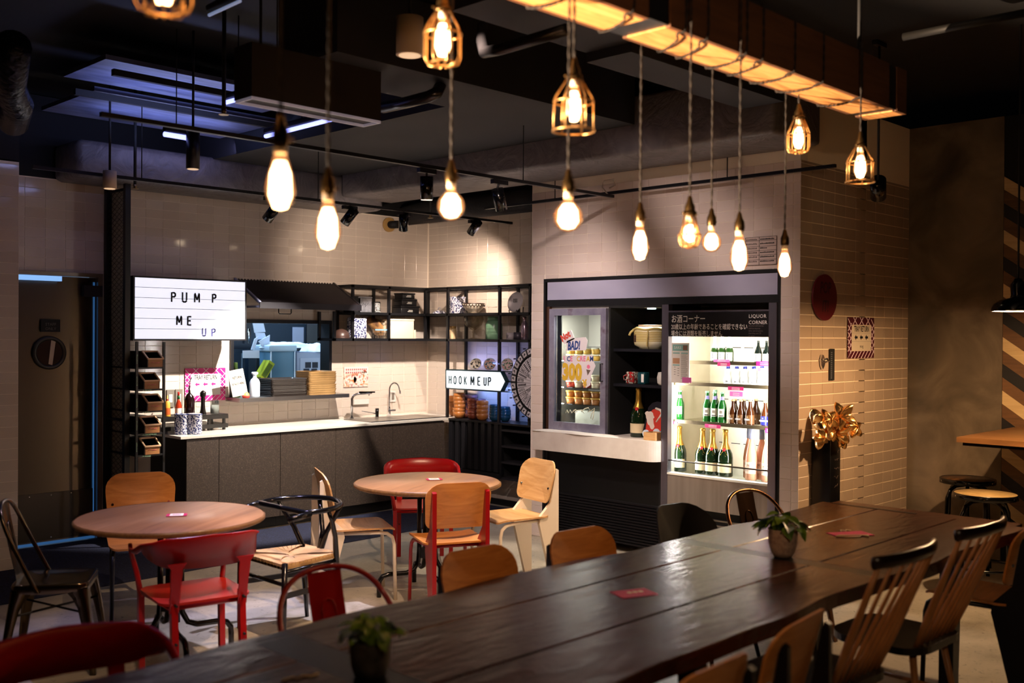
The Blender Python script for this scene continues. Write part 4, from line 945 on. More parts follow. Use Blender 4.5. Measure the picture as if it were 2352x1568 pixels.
# food photo print
a = PY(790, 843, YB-.012); c = PY(845, 887, YB-.012); t = thing('food_print', 'pale printed food photograph on the wall left of the taps', 'poster', (a.x, YB-.010, c.z))
B().box(a.x, c.x, YB-.014, YB-.008, c.z, a.z).build('sheet', nmat('food_photo', [(.3, '9a5a3a'), (.45, 'd8a080'), (.55, 'e8dcd0'), (.7, 'b06a68')], 16, 4, rough=.6, dist=1), t, w=True)
W_, H_ = c.x-a.x, a.z-c.z
B().box(a.x, c.x, YB-.0155, YB-.014, a.z-.3*H_, a.z).build('title_strip', mat('food_pale', 'e0d4cc', .6), t, w=True)
b = B()
for k in range(22): x = a.x+.02+W_*.9*(k % 11)/11; z = a.z-.035-.03*(k//11); b.box(x, x+.014, YB-.0165, YB-.0155, z, z+.018)
b.build('caption', mat('food_red', 'a85858', .6), t, w=True, kind='stuff')
for (dx, dz, r_) in ((.28, .36, .07), (.66, .36, .085), (.85, .7, .04)): B().prism(circ(r_, 18), .002, lambda p, q, e: (a.x+W_*dx+p, YB-.0145-e, c.z+H_*dz+q*.7)).build('plate_picture', nmat('food_plate', [(.35, 'c8783a'), (.5, 'e8e0d8'), (.65, 'a04028')], 22, 3, rough=.6), t, w=True)
# ---- hatch window: frame, sill
wn = struct(B().box(HX0, HX0+.03, YB-.025, YB+.13, HZ0, HZ1).box(HX1-.03, HX1, YB-.025, YB+.13, HZ0, HZ1).box(HX0+.03, HX1-.03, YB-.025, YB+.13, HZ1-.035, HZ1), 'window_1', mat('hatch_frame', '0e0f14', .35))
SILZ = 1.128
sl = thing('hatch_shelf', 'brushed steel shelf along the bottom of the kitchen hatch', 'shelf', (5.45, 8.3, SILZ-.04))
B().box(4.86, 6.07, 8.19, YB+.13, SILZ-.036, SILZ).build('shelf_board', STEEL, sl, w=True)
# ---- lit letter board
SY = 8.06
s0 = PY(313, 636, SY); s1 = PY(566, 782, SY)
sb = thing('letter_board', 'glowing white letter board reading PUMP ME UP over the worktop', 'sign', ((s0.x+s1.x)/2, SY+.1, s1.z))
SX0, SX1, SZ0, SZ1 = s0.x-.025, s1.x, s1.z, s0.z+.012
B().box(SX0, SX1, SY+.012, SY+.25, SZ0, SZ1).build('case', mat('sign_case', '0c0c12', .4), sb, w=True)
bb = B(); t_ = .014
bb.box(SX0, SX1, SY, SY+.012, SZ0, SZ0+t_).box(SX0, SX1, SY, SY+.012, SZ1-t_, SZ1).box(SX0, SX0+t_, SY, SY+.012, SZ0+t_, SZ1-t_).box(SX1-t_, SX1, SY, SY+.012, SZ0+t_, SZ1-t_)
bb.build('frame', mat('sign_case', '0c0c12', .4), sb, w=True)
GLOW = mat('sign_glow', 'ffffff', .5, emit='eceeff', es=.92)
fc = B().box(SX0+t_, SX1-t_, SY+.004, SY+.012, SZ0+t_, SZ1-t_).build('lit_panel', GLOW, sb, w=True)
FH = SZ1-SZ0-2*t_
for k in range(1, 6): B().box(SX0+t_, SX1-t_, SY, SY+.0042, SZ0+t_+FH*k/5.9-.0035, SZ0+t_+FH*k/5.9).build('letter_rail', mat('rail_grey', '8c90a4', .4), sb, w=True)
B().box(SX0+.05, SX0+.10, SY+.25, YB-.009, SZ1-.12, SZ1-.08).box(SX1-.25, SX1-.20, SY+.25, YB-.009, SZ1-.12, SZ1-.08).build('wall_bracket', BLACK, sb, w=True, kind='stuff')
# stencil capitals on a 4 x 6 grid
ST = {'P': [[(0, 0), (0, 6)], [(.9, 6), (2.2, 6), (3.1, 5.3), (3.1, 3.9), (2.2, 3.2), (.9, 3.2)]], 'U': [[(0, 6), (0, 1.4)], [(.0, .6), (.9, 0), (2.1, 0), (3, .6)], [(3, 1.4), (3, 6)]],
      'M': [[(0, 0), (0, 5.2)], [(0.3, 6), (2, 1.7)], [(2.3, 1.7), (4, 6)], [(4.2, 5.2), (4.2, 0)]], 'E': [[(0, 0), (0, 6)], [(.9, 6), (2.8, 6)], [(.9, 3), (2.4, 3)], [(.9, 0), (2.8, 0)]],
      'H': [[(0, 0), (0, 6)], [(.8, 3), (2.2, 3)], [(3, 0), (3, 6)]], 'O': [[(1.3, 6), (.3, 5.3), (0, 4), (0, 2), (.3, .7), (1.3, 0)], [(1.9, 0), (2.8, .7), (3.1, 2), (3.1, 4), (2.8, 5.3), (1.9, 6)]],
      'K': [[(0, 0), (0, 6)], [(.8, 3), (2.8, 6)], [(1.2, 3.1), (3, 0)]]}
def stencil(chn, o, u, n, h, wsc, th, m, parent, mid=None):
    u = Vector(u); n = Vector(n); q = h/6; z = Vector((0, 0, 1)); o = Vector(o)-(wpos(parent))
    b = B()
    for st_ in ST[chn]:
        for (x0, y0), (x1, y1) in zip(st_, st_[1:]):
            A = Vector((x0*q*wsc, y0*q)); C_ = Vector((x1*q*wsc, y1*q)); d = (C_-A).normalized(); e = Vector((-d.y, d.x))*th/2; d = d*th*.3
            P = [A-e-d, C_-e+d, C_+e+d, A+e-d]
            vs = [o+u*p.x+z*p.y+n*c for c in (0, .003) for p in P]; b.add(vs, [(3, 2, 1, 0), (4, 5, 6, 7), (0, 1, 5, 4), (1, 2, 6, 5), (2, 3, 7, 6), (3, 0, 4, 7)], False)
    b.build('letter', m, parent)
for (ch, px, py0, py1, m_) in (('P', 394, 672, 692, 0), ('U', 419, 672, 693, 0), ('M', 447, 674, 693, 0), ('P', 488, 676, 694, 0), ('M', 406, 726, 745, 0), ('E', 431, 727, 746, 0), ('U', 465, 754, 771, 1), ('P', 487, 755, 772, 1)):
    a = PY(px, py1, SY-.004); c = PY(px, py0, SY-.004)
    stencil(ch, a, (1, 0, 0), (0, -1, 0), c.z-a.z, .86 if ch != 'U' else .95, .0135 if not m_ else .010, mat('letter_black', '14121e', .5) if not m_ else mat('letter_blue', '2c2a6c', .5), sb)
# ---- corrugated awning
AX0, AX1, AY = 4.935, 6.056, 7.994; az0, az1 = 1.988, 2.212
aw = thing('hatch_awning', 'black corrugated steel awning over the kitchen hatch', 'awning', ((AX0+AX1)/2, 8.2, 1.94))
N = 34; b = B(); vs = []
for i in range(2*N+1):
    x = AX0+(AX1-AX0)*i/(2*N); dz = .009 if i % 2 else -.004
    vs += [(x, AY, az0+dz), (x, YB-.01, az1+dz), (x, YB-.01, az1+dz-.004), (x, AY, az0+dz-.004)]
b.add(vs, [(i*4+k, i*4+(k+1) % 4, i*4+4+(k+1) % 4, i*4+4+k) for i in range(2*N) for k in range(4)]+[(3, 2, 1, 0), (8*N, 8*N+1, 8*N+2, 8*N+3)], False)
b.build('corrugated_sheet', nmat('awning_black', [(.3, '141012'), (.8, '211a1c')], 3, rough=.42), aw, w=True)
B().box(AX0, AX1, AY-.012, AY, 1.938, 1.995).build('fascia', mat('fascia_black', '151318', .4), aw, w=True)
for x in (AX0, AX1-.02):
    B().prism([(AY, az0-.012), (AY, az0+.012), (YB-.01, az1+.014), (YB-.01, az1-.012)], .02, lambda p, q, c: (x+c, p, q)).build('side_rafter', mat('fascia_black', '151318', .4) if x > 5.5 else mat('rafter_pale', '8a8ea8', .4), aw, w=True)
B().box(AX0+.02, AX1-.02, YB-.03, YB-.01, az1-.03, az1-.008).build('wall_plate', BLACK, aw, w=True)
B().box(AX0, AX0+.02, AY, YB-.01, 1.945, 1.965).build('side_rail', mat('rafter_pale', '8a8ea8', .4), aw, w=True)
a = PY(640, 710, 8.05); c = PY(669, 721, 8.05)
B().tube([(a.x, 8.05, 2.01), (a.x, 8.05, c.z+.01), (a.x+.01, 8.05, c.z), (c.x-.01, 8.05, c.z), (c.x, 8.05, c.z+.01), (c.x, 8.05, 2.01)], .005, 6).build('pull_handle', BLACKG, aw, w=True)
# ---- things on the hatch shelf
def stack(n, x0, x1, y0, y1, z0, th, m, name, kind, group, rim=0):
    base = None
    for k in range(n):
        lab = kind % ('bottom one' if k == 0 else 'top one' if k == n-1 else '%s one up from the bottom' % ['', 'second', 'third', 'fourth', 'fifth', 'sixth', 'seventh', 'eighth', 'ninth', 'tenth', 'eleventh'][k])
        dx, dy = RND.uniform(-.004, .004), RND.uniform(-.004, .004)
        if base is None:
            b = B(); W, D = x1-x0, y1-y0
            o = rect2(W, D, .03, 4); n_ = len(o)
            vs = [(a*.96, c*.96, 0) for a, c in o]+[(a, c, th*.92) for a, c in o]+[(a*.975, c*.975, th*.92) for a, c in o]+[(a*.94, c*.94, th*.35) for a, c in o]
            b.add(vs, [tuple(reversed(range(n_)))]+[(k_*n_+i, k_*n_+(i+1) % n_, (k_+1)*n_+(i+1) % n_, (k_+1)*n_+i) for k_ in range(3) for i in range(n_)]+[tuple(range(3*n_, 4*n_))], False)
            base = b.build(name, m, None); tag(base, lab, 'tray', group); base.location = ((x0+x1)/2, (y0+y1)/2, z0)
        else:
            c = base.copy(); COL.objects.link(c); c['label'] = lab; c.location = ((x0+x1)/2+dx, (y0+y1)/2+dy, z0+k*th)
a = PY(619, 905, 8.24); c = PY(706, 905, 8.24)
WOODT = wood('tray_wood', [(.3, '86683e'), (.8, 'ac8656')], 5, 'X', .5)
xa = PY(669, 903, 8.22).x; xb = PY(712, 903, 8.22).x
stack(10, PY(624, 905, 8.21).x, PY(711, 905, 8.21).x-.01, 8.21, 8.50, SILZ, .0165, mat('tray_black', '2a2320', .25), 'serving_tray', 'black tray in the left hatch stack, %s', 'black trays stacked on the hatch shelf')
stack(11, PY(711, 903, 8.20).x+.005, PY(775, 903, 8.2).x, 8.20, 8.47, SILZ, .0205, WOODT, 'serving_tray', 'pale wooden tray in the right hatch stack, %s', 'wooden trays stacked on the hatch shelf')
a = PY(528, 911, 8.215); c = PY(574, 856, 8.215); pt = thing('notice_stand', 'leaning white notice reading RETURN IS NOT HERE at the left of the hatch', 'notice', (a.x+.03, 8.22, SILZ))
TL = Matrix.Rotation(radians(-9), 3, 'Y')
def nf(p, q, e): v = TL @ Vector((p, 0, q)); return (v.x, v.y-e+q*.12, v.z+.012)
B().prism([(0, 0), (.155, 0), (.155, .235), (0, .235)], .006, nf).build('board', mat('notice_cream', 'd8cfc2', .55), pt)
for k, (s_, zz) in enumerate((('RETURN', .155), ('IS NOT HERE', .10))):
    v0 = Vector(nf(.078, zz, .0065)); v1 = Vector(nf(.12, zz, .0065)); v2 = Vector(nf(.078, zz+.02, .0065))
    textm(s_, .030 if k == 0 else .026, 'lettering', INK, pt, v0, (v1-v0), (v2-v0), sx=.8, align='CENTER', bold=.03)
for (x_, z_, w_, h_) in ((.02, .05, .115, .0015), (.02, .085, .115, .0015), (.02, .14, .115, .0015), (.02, .20, .115, .0015), (.02, .05, .0015, .15), (.135, .05, .0015, .15)):
    B().prism([(x_, z_), (x_+w_, z_), (x_+w_, z_+h_), (x_, z_+h_)], .0068, nf).build('print_line', mat('print_grey', '6a6460', .6), pt)
p = PY(565, 909, 8.225); t = thing('citrus_squeezer', 'small red and yellow squeezer on the hatch shelf before the notice', 'utensil', (p.x, 8.225, SILZ))
B().lathe([(0, 0), (.03, 0), (.036, .018), (.034, .024), (0, .024)], 16).build('base', mat('coral', 'd8483c', .4), t); B().lathe([(.030, .024), (.026, .04), (.010, .056), (0, .058)], 14).build('dome', mat('lemon', 'e8b860', .4), t)
def bottle_h(px, by, ty, Y, prof, m, name, label, cat, extra=None, z=None, X=None, rs=1):
    p = PY(px, by, Y) if X is None else PX(px, by, X); q = PY(px, ty, Y) if X is None else PX(px, ty, X)
    if z is None: z = p.z
    h = q.z-z; t = thing(name, label, cat, (p.x, p.y, z)); k = h/max(q_[1] for q_ in prof)
    B().lathe([(r*k, z_*k) for r, z_ in prof], 20).build('body', m, t)
    if extra: extra(t, k)
    t.scale = (rs, rs, 1)
    return t
JUG = [(0, 0), (.30, 0), (.33, .05), (.33, .58), (.25, .70), (.12, .78), (.12, .88), (.22, .92), (.2, 1.0), (0, 1.0)]
bottle_h(585, 903, 854, 8.30, JUG, mat('milky_plastic', 'c8d8e8', .4), 'detergent_bottle', 'white plastic pump bottle behind the hatch shelf notice', 'bottle', z=SILZ, rs=.62)
bottle_h(541, 905, 832, 8.42, [(0, 0), (.28, 0), (.3, .04), (.3, .42), (.22, .55), (.1, .66), (.1, .8), (.12, .8), (.12, 1), (0, 1)], mat('green_glass', '2a3c1c', .1), 'glass_bottle', 'clear green bottle with black cap at the left of the hatch', 'bottle', z=SILZ, rs=.5)
# ---- kitchen beyond the hatch
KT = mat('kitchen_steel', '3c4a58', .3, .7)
kf = thing('kitchen_fridge', 'dark steel fridge seen through the hatch behind the covered tub', 'fridge', (6.5, 10.1, 0))
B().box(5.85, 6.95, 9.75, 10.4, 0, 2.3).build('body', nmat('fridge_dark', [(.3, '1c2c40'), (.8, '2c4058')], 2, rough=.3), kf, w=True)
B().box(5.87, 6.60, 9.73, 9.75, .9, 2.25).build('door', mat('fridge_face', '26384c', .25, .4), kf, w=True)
B().box(5.80, 5.84, 9.71, 9.749, .01, 2.3).build('edge_trim', mat('fridge_trim', 'b8cce0', .3, .4), kf, w=True)
B().box(6.62, 6.9, 9.73, 9.75, .9, 2.25).build('door', mat('fridge_face2', '5a6068', .3, .4), kf, w=True)
nt_ = solo_box(PY(672, 780, 9.72).x, PY(697, 780, 9.72).x, 9.715, 9.725, PY(672, 786, 9.72).z, PY(672, 751, 9.72).z, 'paper_notice', mat('cool_paper', 'aab8d8', .6), 'pale blue notice taped on the kitchen fridge door', 'notice')
ov = thing('built_in_oven', 'dark oven with steel handle at the left of the kitchen hatch', 'oven', (5.1, 9.6, 1.2))
o0 = PY(534, 802, 9.5); o1 = PY(577, 736, 9.5)
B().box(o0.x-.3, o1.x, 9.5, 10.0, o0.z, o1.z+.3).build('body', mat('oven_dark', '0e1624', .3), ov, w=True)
B().cyl((PY(571, 790, 9.45).x, 9.45, PY(571, 788, 9.45).z), (PY(571, 790, 9.45).x, 9.45, PY(571, 755, 9.45).z), .012, n=8).build('handle', CHROME, ov, w=True)
B().box(o0.x-.3, o1.x+.05, 9.48, 10.0, o0.z-.04, o0.z).build('bottom_shelf', KT, ov, w=True)
B().box(o0.x-.02, o0.x+.02, 9.55, 9.6, 0, o0.z-.04).box(o1.x-.04, o1.x, 9.55, 9.6, 0, o0.z-.04).build('support', KT, ov, w=True, kind='stuff')
kc = thing('kitchen_counter', 'steel kitchen counter inside the hatch', 'counter', (5.3, 9.2, 0))
B().box(4.3, 6.9, 8.9, 9.4, 1.02, 1.06).build('top', KT, kc, w=True)
for x in (4.4, 6.8):
    for y in (8.95, 9.35): B().box(x-.02, x+.02, y-.02, y+.02, 0, 1.02).build('leg', KT, kc, w=True)
t0 = PY(620, 868, 9.0); t1 = PY(678, 800, 9.0); tk = thing('covered_tub', 'large translucent blue tub under white cloth seen through the hatch', 'tub', ((t0.x+t1.x)/2, 9.15, 1.06))
B().rbox(t0.x, t1.x, 9.0, 9.3, 1.06, t1.z, .02).build('tub', mat('tub_blue', '4e7896', .3), tk, w=True)
B().rbox(t0.x-.015, t1.x+.015, 8.985, 9.31, t1.z-.03, t1.z+.035, .012).build('lid', mat('tub_lid', 'a8c4de', .35), tk, w=True)
for x in (t0.x+.008, t1.x-.008): B().box(x-.006, x+.006, 8.992, 9.0, 1.065, t1.z-.03).build('edge_strip', mat('tub_edge', 'cfe6ff', .4), tk, w=True)
g0 = PY(682, 868, 9.02); g1 = PY(742, 808, 9.02); gk = thing('grey_cabinet', 'pale grey box cabinet with a printed notice at the right of the hatch', 'cabinet', ((g0.x+g1.x)/2, 9.15, 1.06))
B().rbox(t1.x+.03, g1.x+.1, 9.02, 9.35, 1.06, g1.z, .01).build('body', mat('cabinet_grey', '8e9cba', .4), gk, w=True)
nn = B().box(PY(690, 840, 9.01).x, PY(735, 840, 9.01).x, 9.014, 9.02, 1.08, PY(700, 822, 9.01).z).build('notice', mat('notice_blue', 'a4b0cc', .6), gk, w=True)
for (a_, b_) in ((708, 838), (724, 838), (704, 853), (722, 853)): q = PY(a_, b_, 9.01); B().box(q.x-.035, q.x+.035, 9.010, 9.0135, q.z-.03, q.z+.03).build('picture', mat('notice_ink', '10182c', .5), gk, w=True)
def cloth(x0, x1, y0, y1, z, h, label, m, seed, lumps=9, amp=.35):
    r = random.Random(seed); b = B(); N, M = 26, 14; vs = []
    for j in range(M+1):
        for i in range(N+1):
            u, v = i/N, j/M; e = min(1, 6*min(u, 1-u))*min(1, 6*min(v, 1-v)); zz = z+h*e**.5*(.66+amp*.45*sin(u*lumps+seed)*cos(v*7+seed*2)+.07*sin(u*23+v*9)+.05*sin(u*51+v*3))
            vs.append((x0+(x1-x0)*u+.01*sin(v*11), y0+(y1-y0)*v+.01*sin(u*17), max(z, zz)))
    fs = [(j*(N+1)+i, j*(N+1)+i+1, (j+1)*(N+1)+i+1, (j+1)*(N+1)+i) for j in range(M) for i in range(N)]
    n = len(vs); vs += [(x, y, z) for x, y, _ in vs]; fs += [tuple(n+q for q in reversed(f)) for f in fs]
    edge = [i for i in range(N+1)]+[j*(N+1)+N for j in range(1, M+1)]+[M*(N+1)+i for i in range(N-1, -1, -1)]+[j*(N+1) for j in range(M-1, 0, -1)]
    L_ = len(edge); fs += [(edge[k], n+edge[k], n+edge[(k+1) % L_], edge[(k+1) % L_]) for k in range(L_)]
    b.add(vs, fs, True); return b.solo('cloth', m, label, 'cloth')
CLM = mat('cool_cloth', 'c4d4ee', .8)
cloth(t0.x-.02, g1.x-.12, 9.0, 9.3, g1.z+.045, .075, 'white bundled cloth lying on the tub and grey cabinet in the kitchen', CLM, 3)
cloth(g1.x-.10, g1.x+.1, 9.0, 9.3, g1.z+.002, .11, 'smaller white cloth at the right edge of the hatch view', CLM, 6)
for k, (pp, lab) in enumerate((([(580, 738), (612-8, 736), (610, 762), (585, 764)], 'upper pale paper hanging behind the hatch glass'), ([(587, 764), (608, 764), (612, 777), (590, 780)], 'lower pale paper hanging below the upper one in the kitchen'), ([(594, 772), (585, 803), (577, 803), (585, 778)], 'narrow white strip of paper hanging in the kitchen'), ([(594, 784), (620, 769), (619, 790), (605, 800)], 'white folded cloth hung beside the paper strip'), ([(558, 805), (596, 804), (596, 822), (558, 822)], 'blank white sheet clipped to the kitchen shelf'))):
    Y = 9.2-.03*k; b = B(); q = [PY(x, y, Y) for x, y in pp]
    b.add([tuple(v) for v in q]+[(v.x, v.y+.008, v.z) for v in q], [(0, 1, 2, 3), (7, 6, 5, 4), (0, 4, 5, 1), (1, 5, 6, 2), (2, 6, 7, 3), (3, 7, 4, 0)], False)
    b.solo('hanging_sheet', CLM, lab, 'paper')
b = B(); gb = thing('glove_box', 'yellow-green carton lying tilted in the kitchen behind the hatch', 'box', PY(607, 850, 9.05))
B().obox((0, 0, 0), (.07, .12, .20), Euler((0, .6, 0)).to_matrix()).build('carton', mat('lime_carton', 'a4b428', .5), gb)
B().obox((-.004, -.062, .0), (.05, .004, .15), Euler((0, .6, 0)).to_matrix()).build('print_band', mat('lime_dark', '5a7020', .5), gb)
gp = PY(594, 866, 9.03); solo_box(gp.x-.05, gp.x+.05, 9.0, 9.1, 1.06, 1.13, 'carton', mat('dark_carton', '1e2c38', .5), 'small dark carton on the kitchen counter below the yellow box', 'box', .005)
gp = PY(600, 832, 9.2); solo_box(gp.x-.06, gp.x+.02, 9.2, 9.35, 1.061, gp.z+.05, 'utensil_bin', mat('dark_bin', '16222c', .5), 'tall dark bin on the kitchen counter left of the tub', 'bin', .008)
# ---- black steel shelf frame in the corner
rk = thing('corner_shelf_frame', 'black square-tube shelf frame wrapped round the tiled corner', 'shelf', (7.0, 8.1, .87))
RF, RR = 8.16, 8.41; SF, SR = 7.02, 7.275; T = .0125
zT, zM, zB_ = PY(896, 660, RF).z, PY(896, 721, RF).z, PY(896, 780, RF).z
xL = PY(768, 720, RF).x; xL2 = PY(782, 657, RF).x
CTT = PX(1080, 962, SF).z
def bar(x0, y0, z0, x1, y1, z1, nm='rail'):
    B().box(min(x0, x1)-T, max(x0, x1)+T, min(y0, y1)-T, max(y0, y1)+T, min(z0, z1)-T, max(z0, z1)+T).build(nm, BLACK, rk, w=True)
YE = 6.06
for z in (zT, zM, zB_):
    xl = AX1+.03 if z > zB_+.1 else xL
    for y in (RF, RR): bar(xl, y, z, SF if y == RF else SR, y, z)
    for x in (SF, SR): bar(x, RF if x == SF else RR, z, x, YE, z)
for z in (zM, zB_):
    B().box((AX1+.03) if z == zM else xL, SR, RF+T, RR-T, z-.004, z+.008).build('shelf_board', BLACK, rk, w=True)
    B().box(SF+T, SR-T, YE, RF+T, z-.004, z+.008).build('shelf_board', BLACK, rk, w=True)
for px in (810, 893): x = PY(px, 700, RF).x; bar(x, RF, zB_, x, RF, zT, 'post'); bar(x, RR, zB_, x, RR, zT, 'post'); bar(x, RF, zT, x, RR, zT, 'cross_rail')
bar(xL, RF, zB_, xL, RF, zM, 'post'); bar(xL, RR, zB_, xL, RR, zM, 'post')
bar(SF, RF, zB_, SF, RF, zT, 'post'); bar(SR, RR, zB_, SR, RR, zT, 'post')
for px, lo in ((1029, CTT), (1148, CTT), (1218, CTT)):
    y = PX(px, 700, SF).y; bar(SF, y, lo, SF, y, zT, 'post'); bar(SR, y, lo, SR, y, zT, 'post'); bar(SF, y, zT, SR, y, zT, 'cross_rail')
# slatted low unit
lu = thing('slatted_unit', 'black slatted wall-hung unit below the HOOK ME UP sign', 'cabinet', (7.15, 7.4, .33))
Ya, Yb_ = PX(1023, 1000, SF).y, 6.06; Ym = PX(1147, 1000, SF).y; lz = PX(1147, 1100, SF).z
B().box(SF-.012, XC-.01, Yb_, Ya, CTT-.028, CTT-.008).build('top_board', BLACK, lu, w=True)
B().box(SF+.05, XC-.01, Ym, Ya, lz, CTT-.03).build('body', BLACKM, lu, w=True)
ns = 8
for k in range(ns): y0 = Ym+.02+(Ya-Ym-.03)*k/ns; B().box(SF, SF+.03, y0, y0+(Ya-Ym)/ns*.55, lz+.06, CTT-.03).build('slat', mat('slat_black', '19181b', .45), lu, w=True)
B().box(SF, SF+.03, Ym, Ya, lz, lz+.05).build('bottom_rail', mat('slat_black', '19181b', .45), lu, w=True)
b = B().box(XC-.03, XC-.01, Yb_, Ym, lz, CTT-.03); b.build('back_panel', BLACKM, lu, w=True)
for k in range(4): z = lz+(CTT-.06-lz)*k/3.2; B().box(SF, XC-.03, Yb_, Ym-.03, z, z+.02).build('shelf_board', mat('shelf_edge', '262428', .4), lu, w=True)
B().box(SF, SF+.03, Ym-.03, Ym, lz, CTT-.03).build('post', BLACK, lu, w=True)
B().box(SF, SF+.025, 6.55, 6.575, lz, CTT-.03).build('post', BLACK, lu, w=True)
# ---- HOOK ME UP lightbox
HXp = SF-.03
def PH(px, py): return PX(px, py, HXp)
h1, h2, h3, h4 = PH(1024, 849), PH(1150, 853), PH(1161, 876), PH(1150, 899); h5 = PH(1024, 891)
hk = thing('arrow_lightbox', 'glowing arrow-shaped lightbox reading HOOK ME UP', 'sign', (HXp, (h1.y+h3.y)/2, h4.z))
poly = [(v.y, v.z) for v in (h1, h2, h3, h4, h5)]
TEAL = mat('teal_frame', '10343a', .35)
B().prism([(p, q) for p, q in poly], .05, lambda a_, c_, d_: (HXp+.004+d_, a_, c_)).build('case', TEAL, hk, w=True)
cy_, cz_ = sum(p[0] for p in poly)/5, sum(p[1] for p in poly)/5
B().prism([(p+(cy_-p)*.02, q+(cz_-q)*.07) for p, q in poly], .003, lambda a_, c_, d_: (HXp+.0035-d_, a_, c_)).build('lit_panel', mat('sign_glow_cool', 'ffffff', .5, emit='e4f2ff', es=.98), hk, w=True)
for i in range(5):
    p, q = poly[i], poly[(i+1) % 5]; B().cyl((HXp+.004, p[0], p[1]), (HXp+.004, q[0], q[1]), .0085, n=6).build('frame', TEAL, hk, w=True)
for (ch, px, y0, y1) in (('H', 1032, 863, 880), ('O', 1043, 864, 881), ('O', 1055, 864, 881), ('K', 1067, 865, 882), ('M', 1082, 865, 883), ('E', 1098, 866, 884), ('U', 1112, 867, 884), ('P', 1122, 867, 885)):
    a = PH(px, y1); c = PH(px, y0); stencil(ch, (HXp-.001, a.y, a.z), (0, -1, 0), (-1, 0, 0), c.z-a.z, .80, .0125, mat('letter_teal', '14383e', .5), hk)
B().cyl((HXp+.02, h3.y, h3.z), (HXp+.02, h3.y-.18, h3.z), .010, n=6).build('link_rod', TEAL, hk, w=True)
for h_ in (h2, h4): B().cyl((HXp+.02, h_.y, h_.z), (HXp+.02, h_.y-.22, h_.z), .006, n=6).build('link_rod', TEAL, hk, w=True)
light('AREA', (7.10, 7.35, 1.42), 1.6, (.36, .42, 1), .8, (7.28, 7.3, 1.62), sy=.05)
light('AREA', (7.10, 7.2, 1.17), 2.6, (.20, .36, 1), .8, (7.26, 7.15, .9), sy=.05)
# ---- prize wheel
WXp = SF-.055
wa, wb_, wc_ = PX(1171, 880, WXp), PX(1215, 797, WXp), PX(1215, 962, WXp)
aa = abs(wa.y-wb_.y); cc = abs(wb_.z-wc_.z)/2; R_ = (aa*aa+cc*cc)/(2*aa); wcy = wa.y-R_; wcz = (wb_.z+wc_.z)/2
R_ = min(R_, .52); wcy = wa.y-R_
wh = thing('prize_wheel', 'large white and black prize wheel half hidden by the fridge wall', 'wheel', (WXp, wcy, wcz-R_))
def WF(a_, c_, d_): return (WXp-d_, wcy+a_, wcz+c_)
B().prism(circ(R_*.985, 48)[::-1], .012, lambda a_, c_, d_: (WXp+.02-d_, wcy+a_, wcz+c_)).build('disc', BLACK, wh, w=True)
def sector(r0, r1, a0, a1, n=3): return [(r1*cos(a0+(a1-a0)*i/n), r1*sin(a0+(a1-a0)*i/n)) for i in range(n+1)]+[(r0*cos(a1-(a1-a0)*i/n), r0*sin(a1-(a1-a0)*i/n)) for i in range(n+1)]
SEG = mat('wheel_white', 'c9c2c8', .5); NW = 28
WT = {0: 'BETTER', 26: 'HAVE A', 25: 'IT YOUR TREAT ON', 24: 'DJ PARTY', 2: 'TAKE A CHILL PILL'}
for k in range(NW):
    a0, a1 = 2*pi*(k+.06)/NW, 2*pi*(k+.94)/NW
    B().prism(sector(R_*.05, R_*.74, a0, a1, 2), .004, lambda a_, c_, d_: WF(a_, c_, -.008+d_)).build('sector', SEG, wh, w=True)
    B().prism(sector(R_*.82, R_*.955, a0+.02, a1-.02, 2), .004, lambda a_, c_, d_: WF(a_, c_, -.008+d_)).build('rim_cell', SEG, wh, w=True)
    am = (a0+a1)/2; B().cyl(WF(R_*1.0*cos(a0), R_*1.0*sin(a0), .0), WF(R_*1.0*cos(a0), R_*1.0*sin(a0), .03), .006, n=6).build('peg', BLACKG, wh, w=True)
    B().tube([WF(R_*q*cos(am+e), R_*q*sin(am+e), -.002) for q, e in ((.86, -.03), (.90, .04), (.92, 0), (.87, .03))], .004, 4).build('rim_mark', INK, wh, w=True)
    if k < 7 or k > 20:
        d = Vector((0, cos(am), sin(am))); vv_ = Vector((-1, 0, 0)).cross(-d)
        if k not in WT:
            for q_ in range(6): B().obox(Vector(WF(0, 0, -.0045))+d*R_*(.68-.05*q_), (.001, .012, .020), Matrix.Rotation(am, 3, 'X')).build('print_mark', INK, wh, w=True)
        else: textm(WT[k], R_*.105, 'lettering', INK, wh, Vector(WF(0, 0, -.0037))+d*R_*.71-vv_*R_*.035, -d, vv_, sx=.62, w=True, bold=.03)
B().tube([WF(R_*.78*cos(2*pi*i/48), R_*.78*sin(2*pi*i/48), .0) for i in range(48)], R_*.032, 6, closed=True, flat=.3).build('inner_ring', BLACK, wh, w=True)
B().cyl((WXp+.02, wcy, wcz), (SF+.27, wcy, wcz), .02, n=10).build('axle', BLACK, wh, w=True)
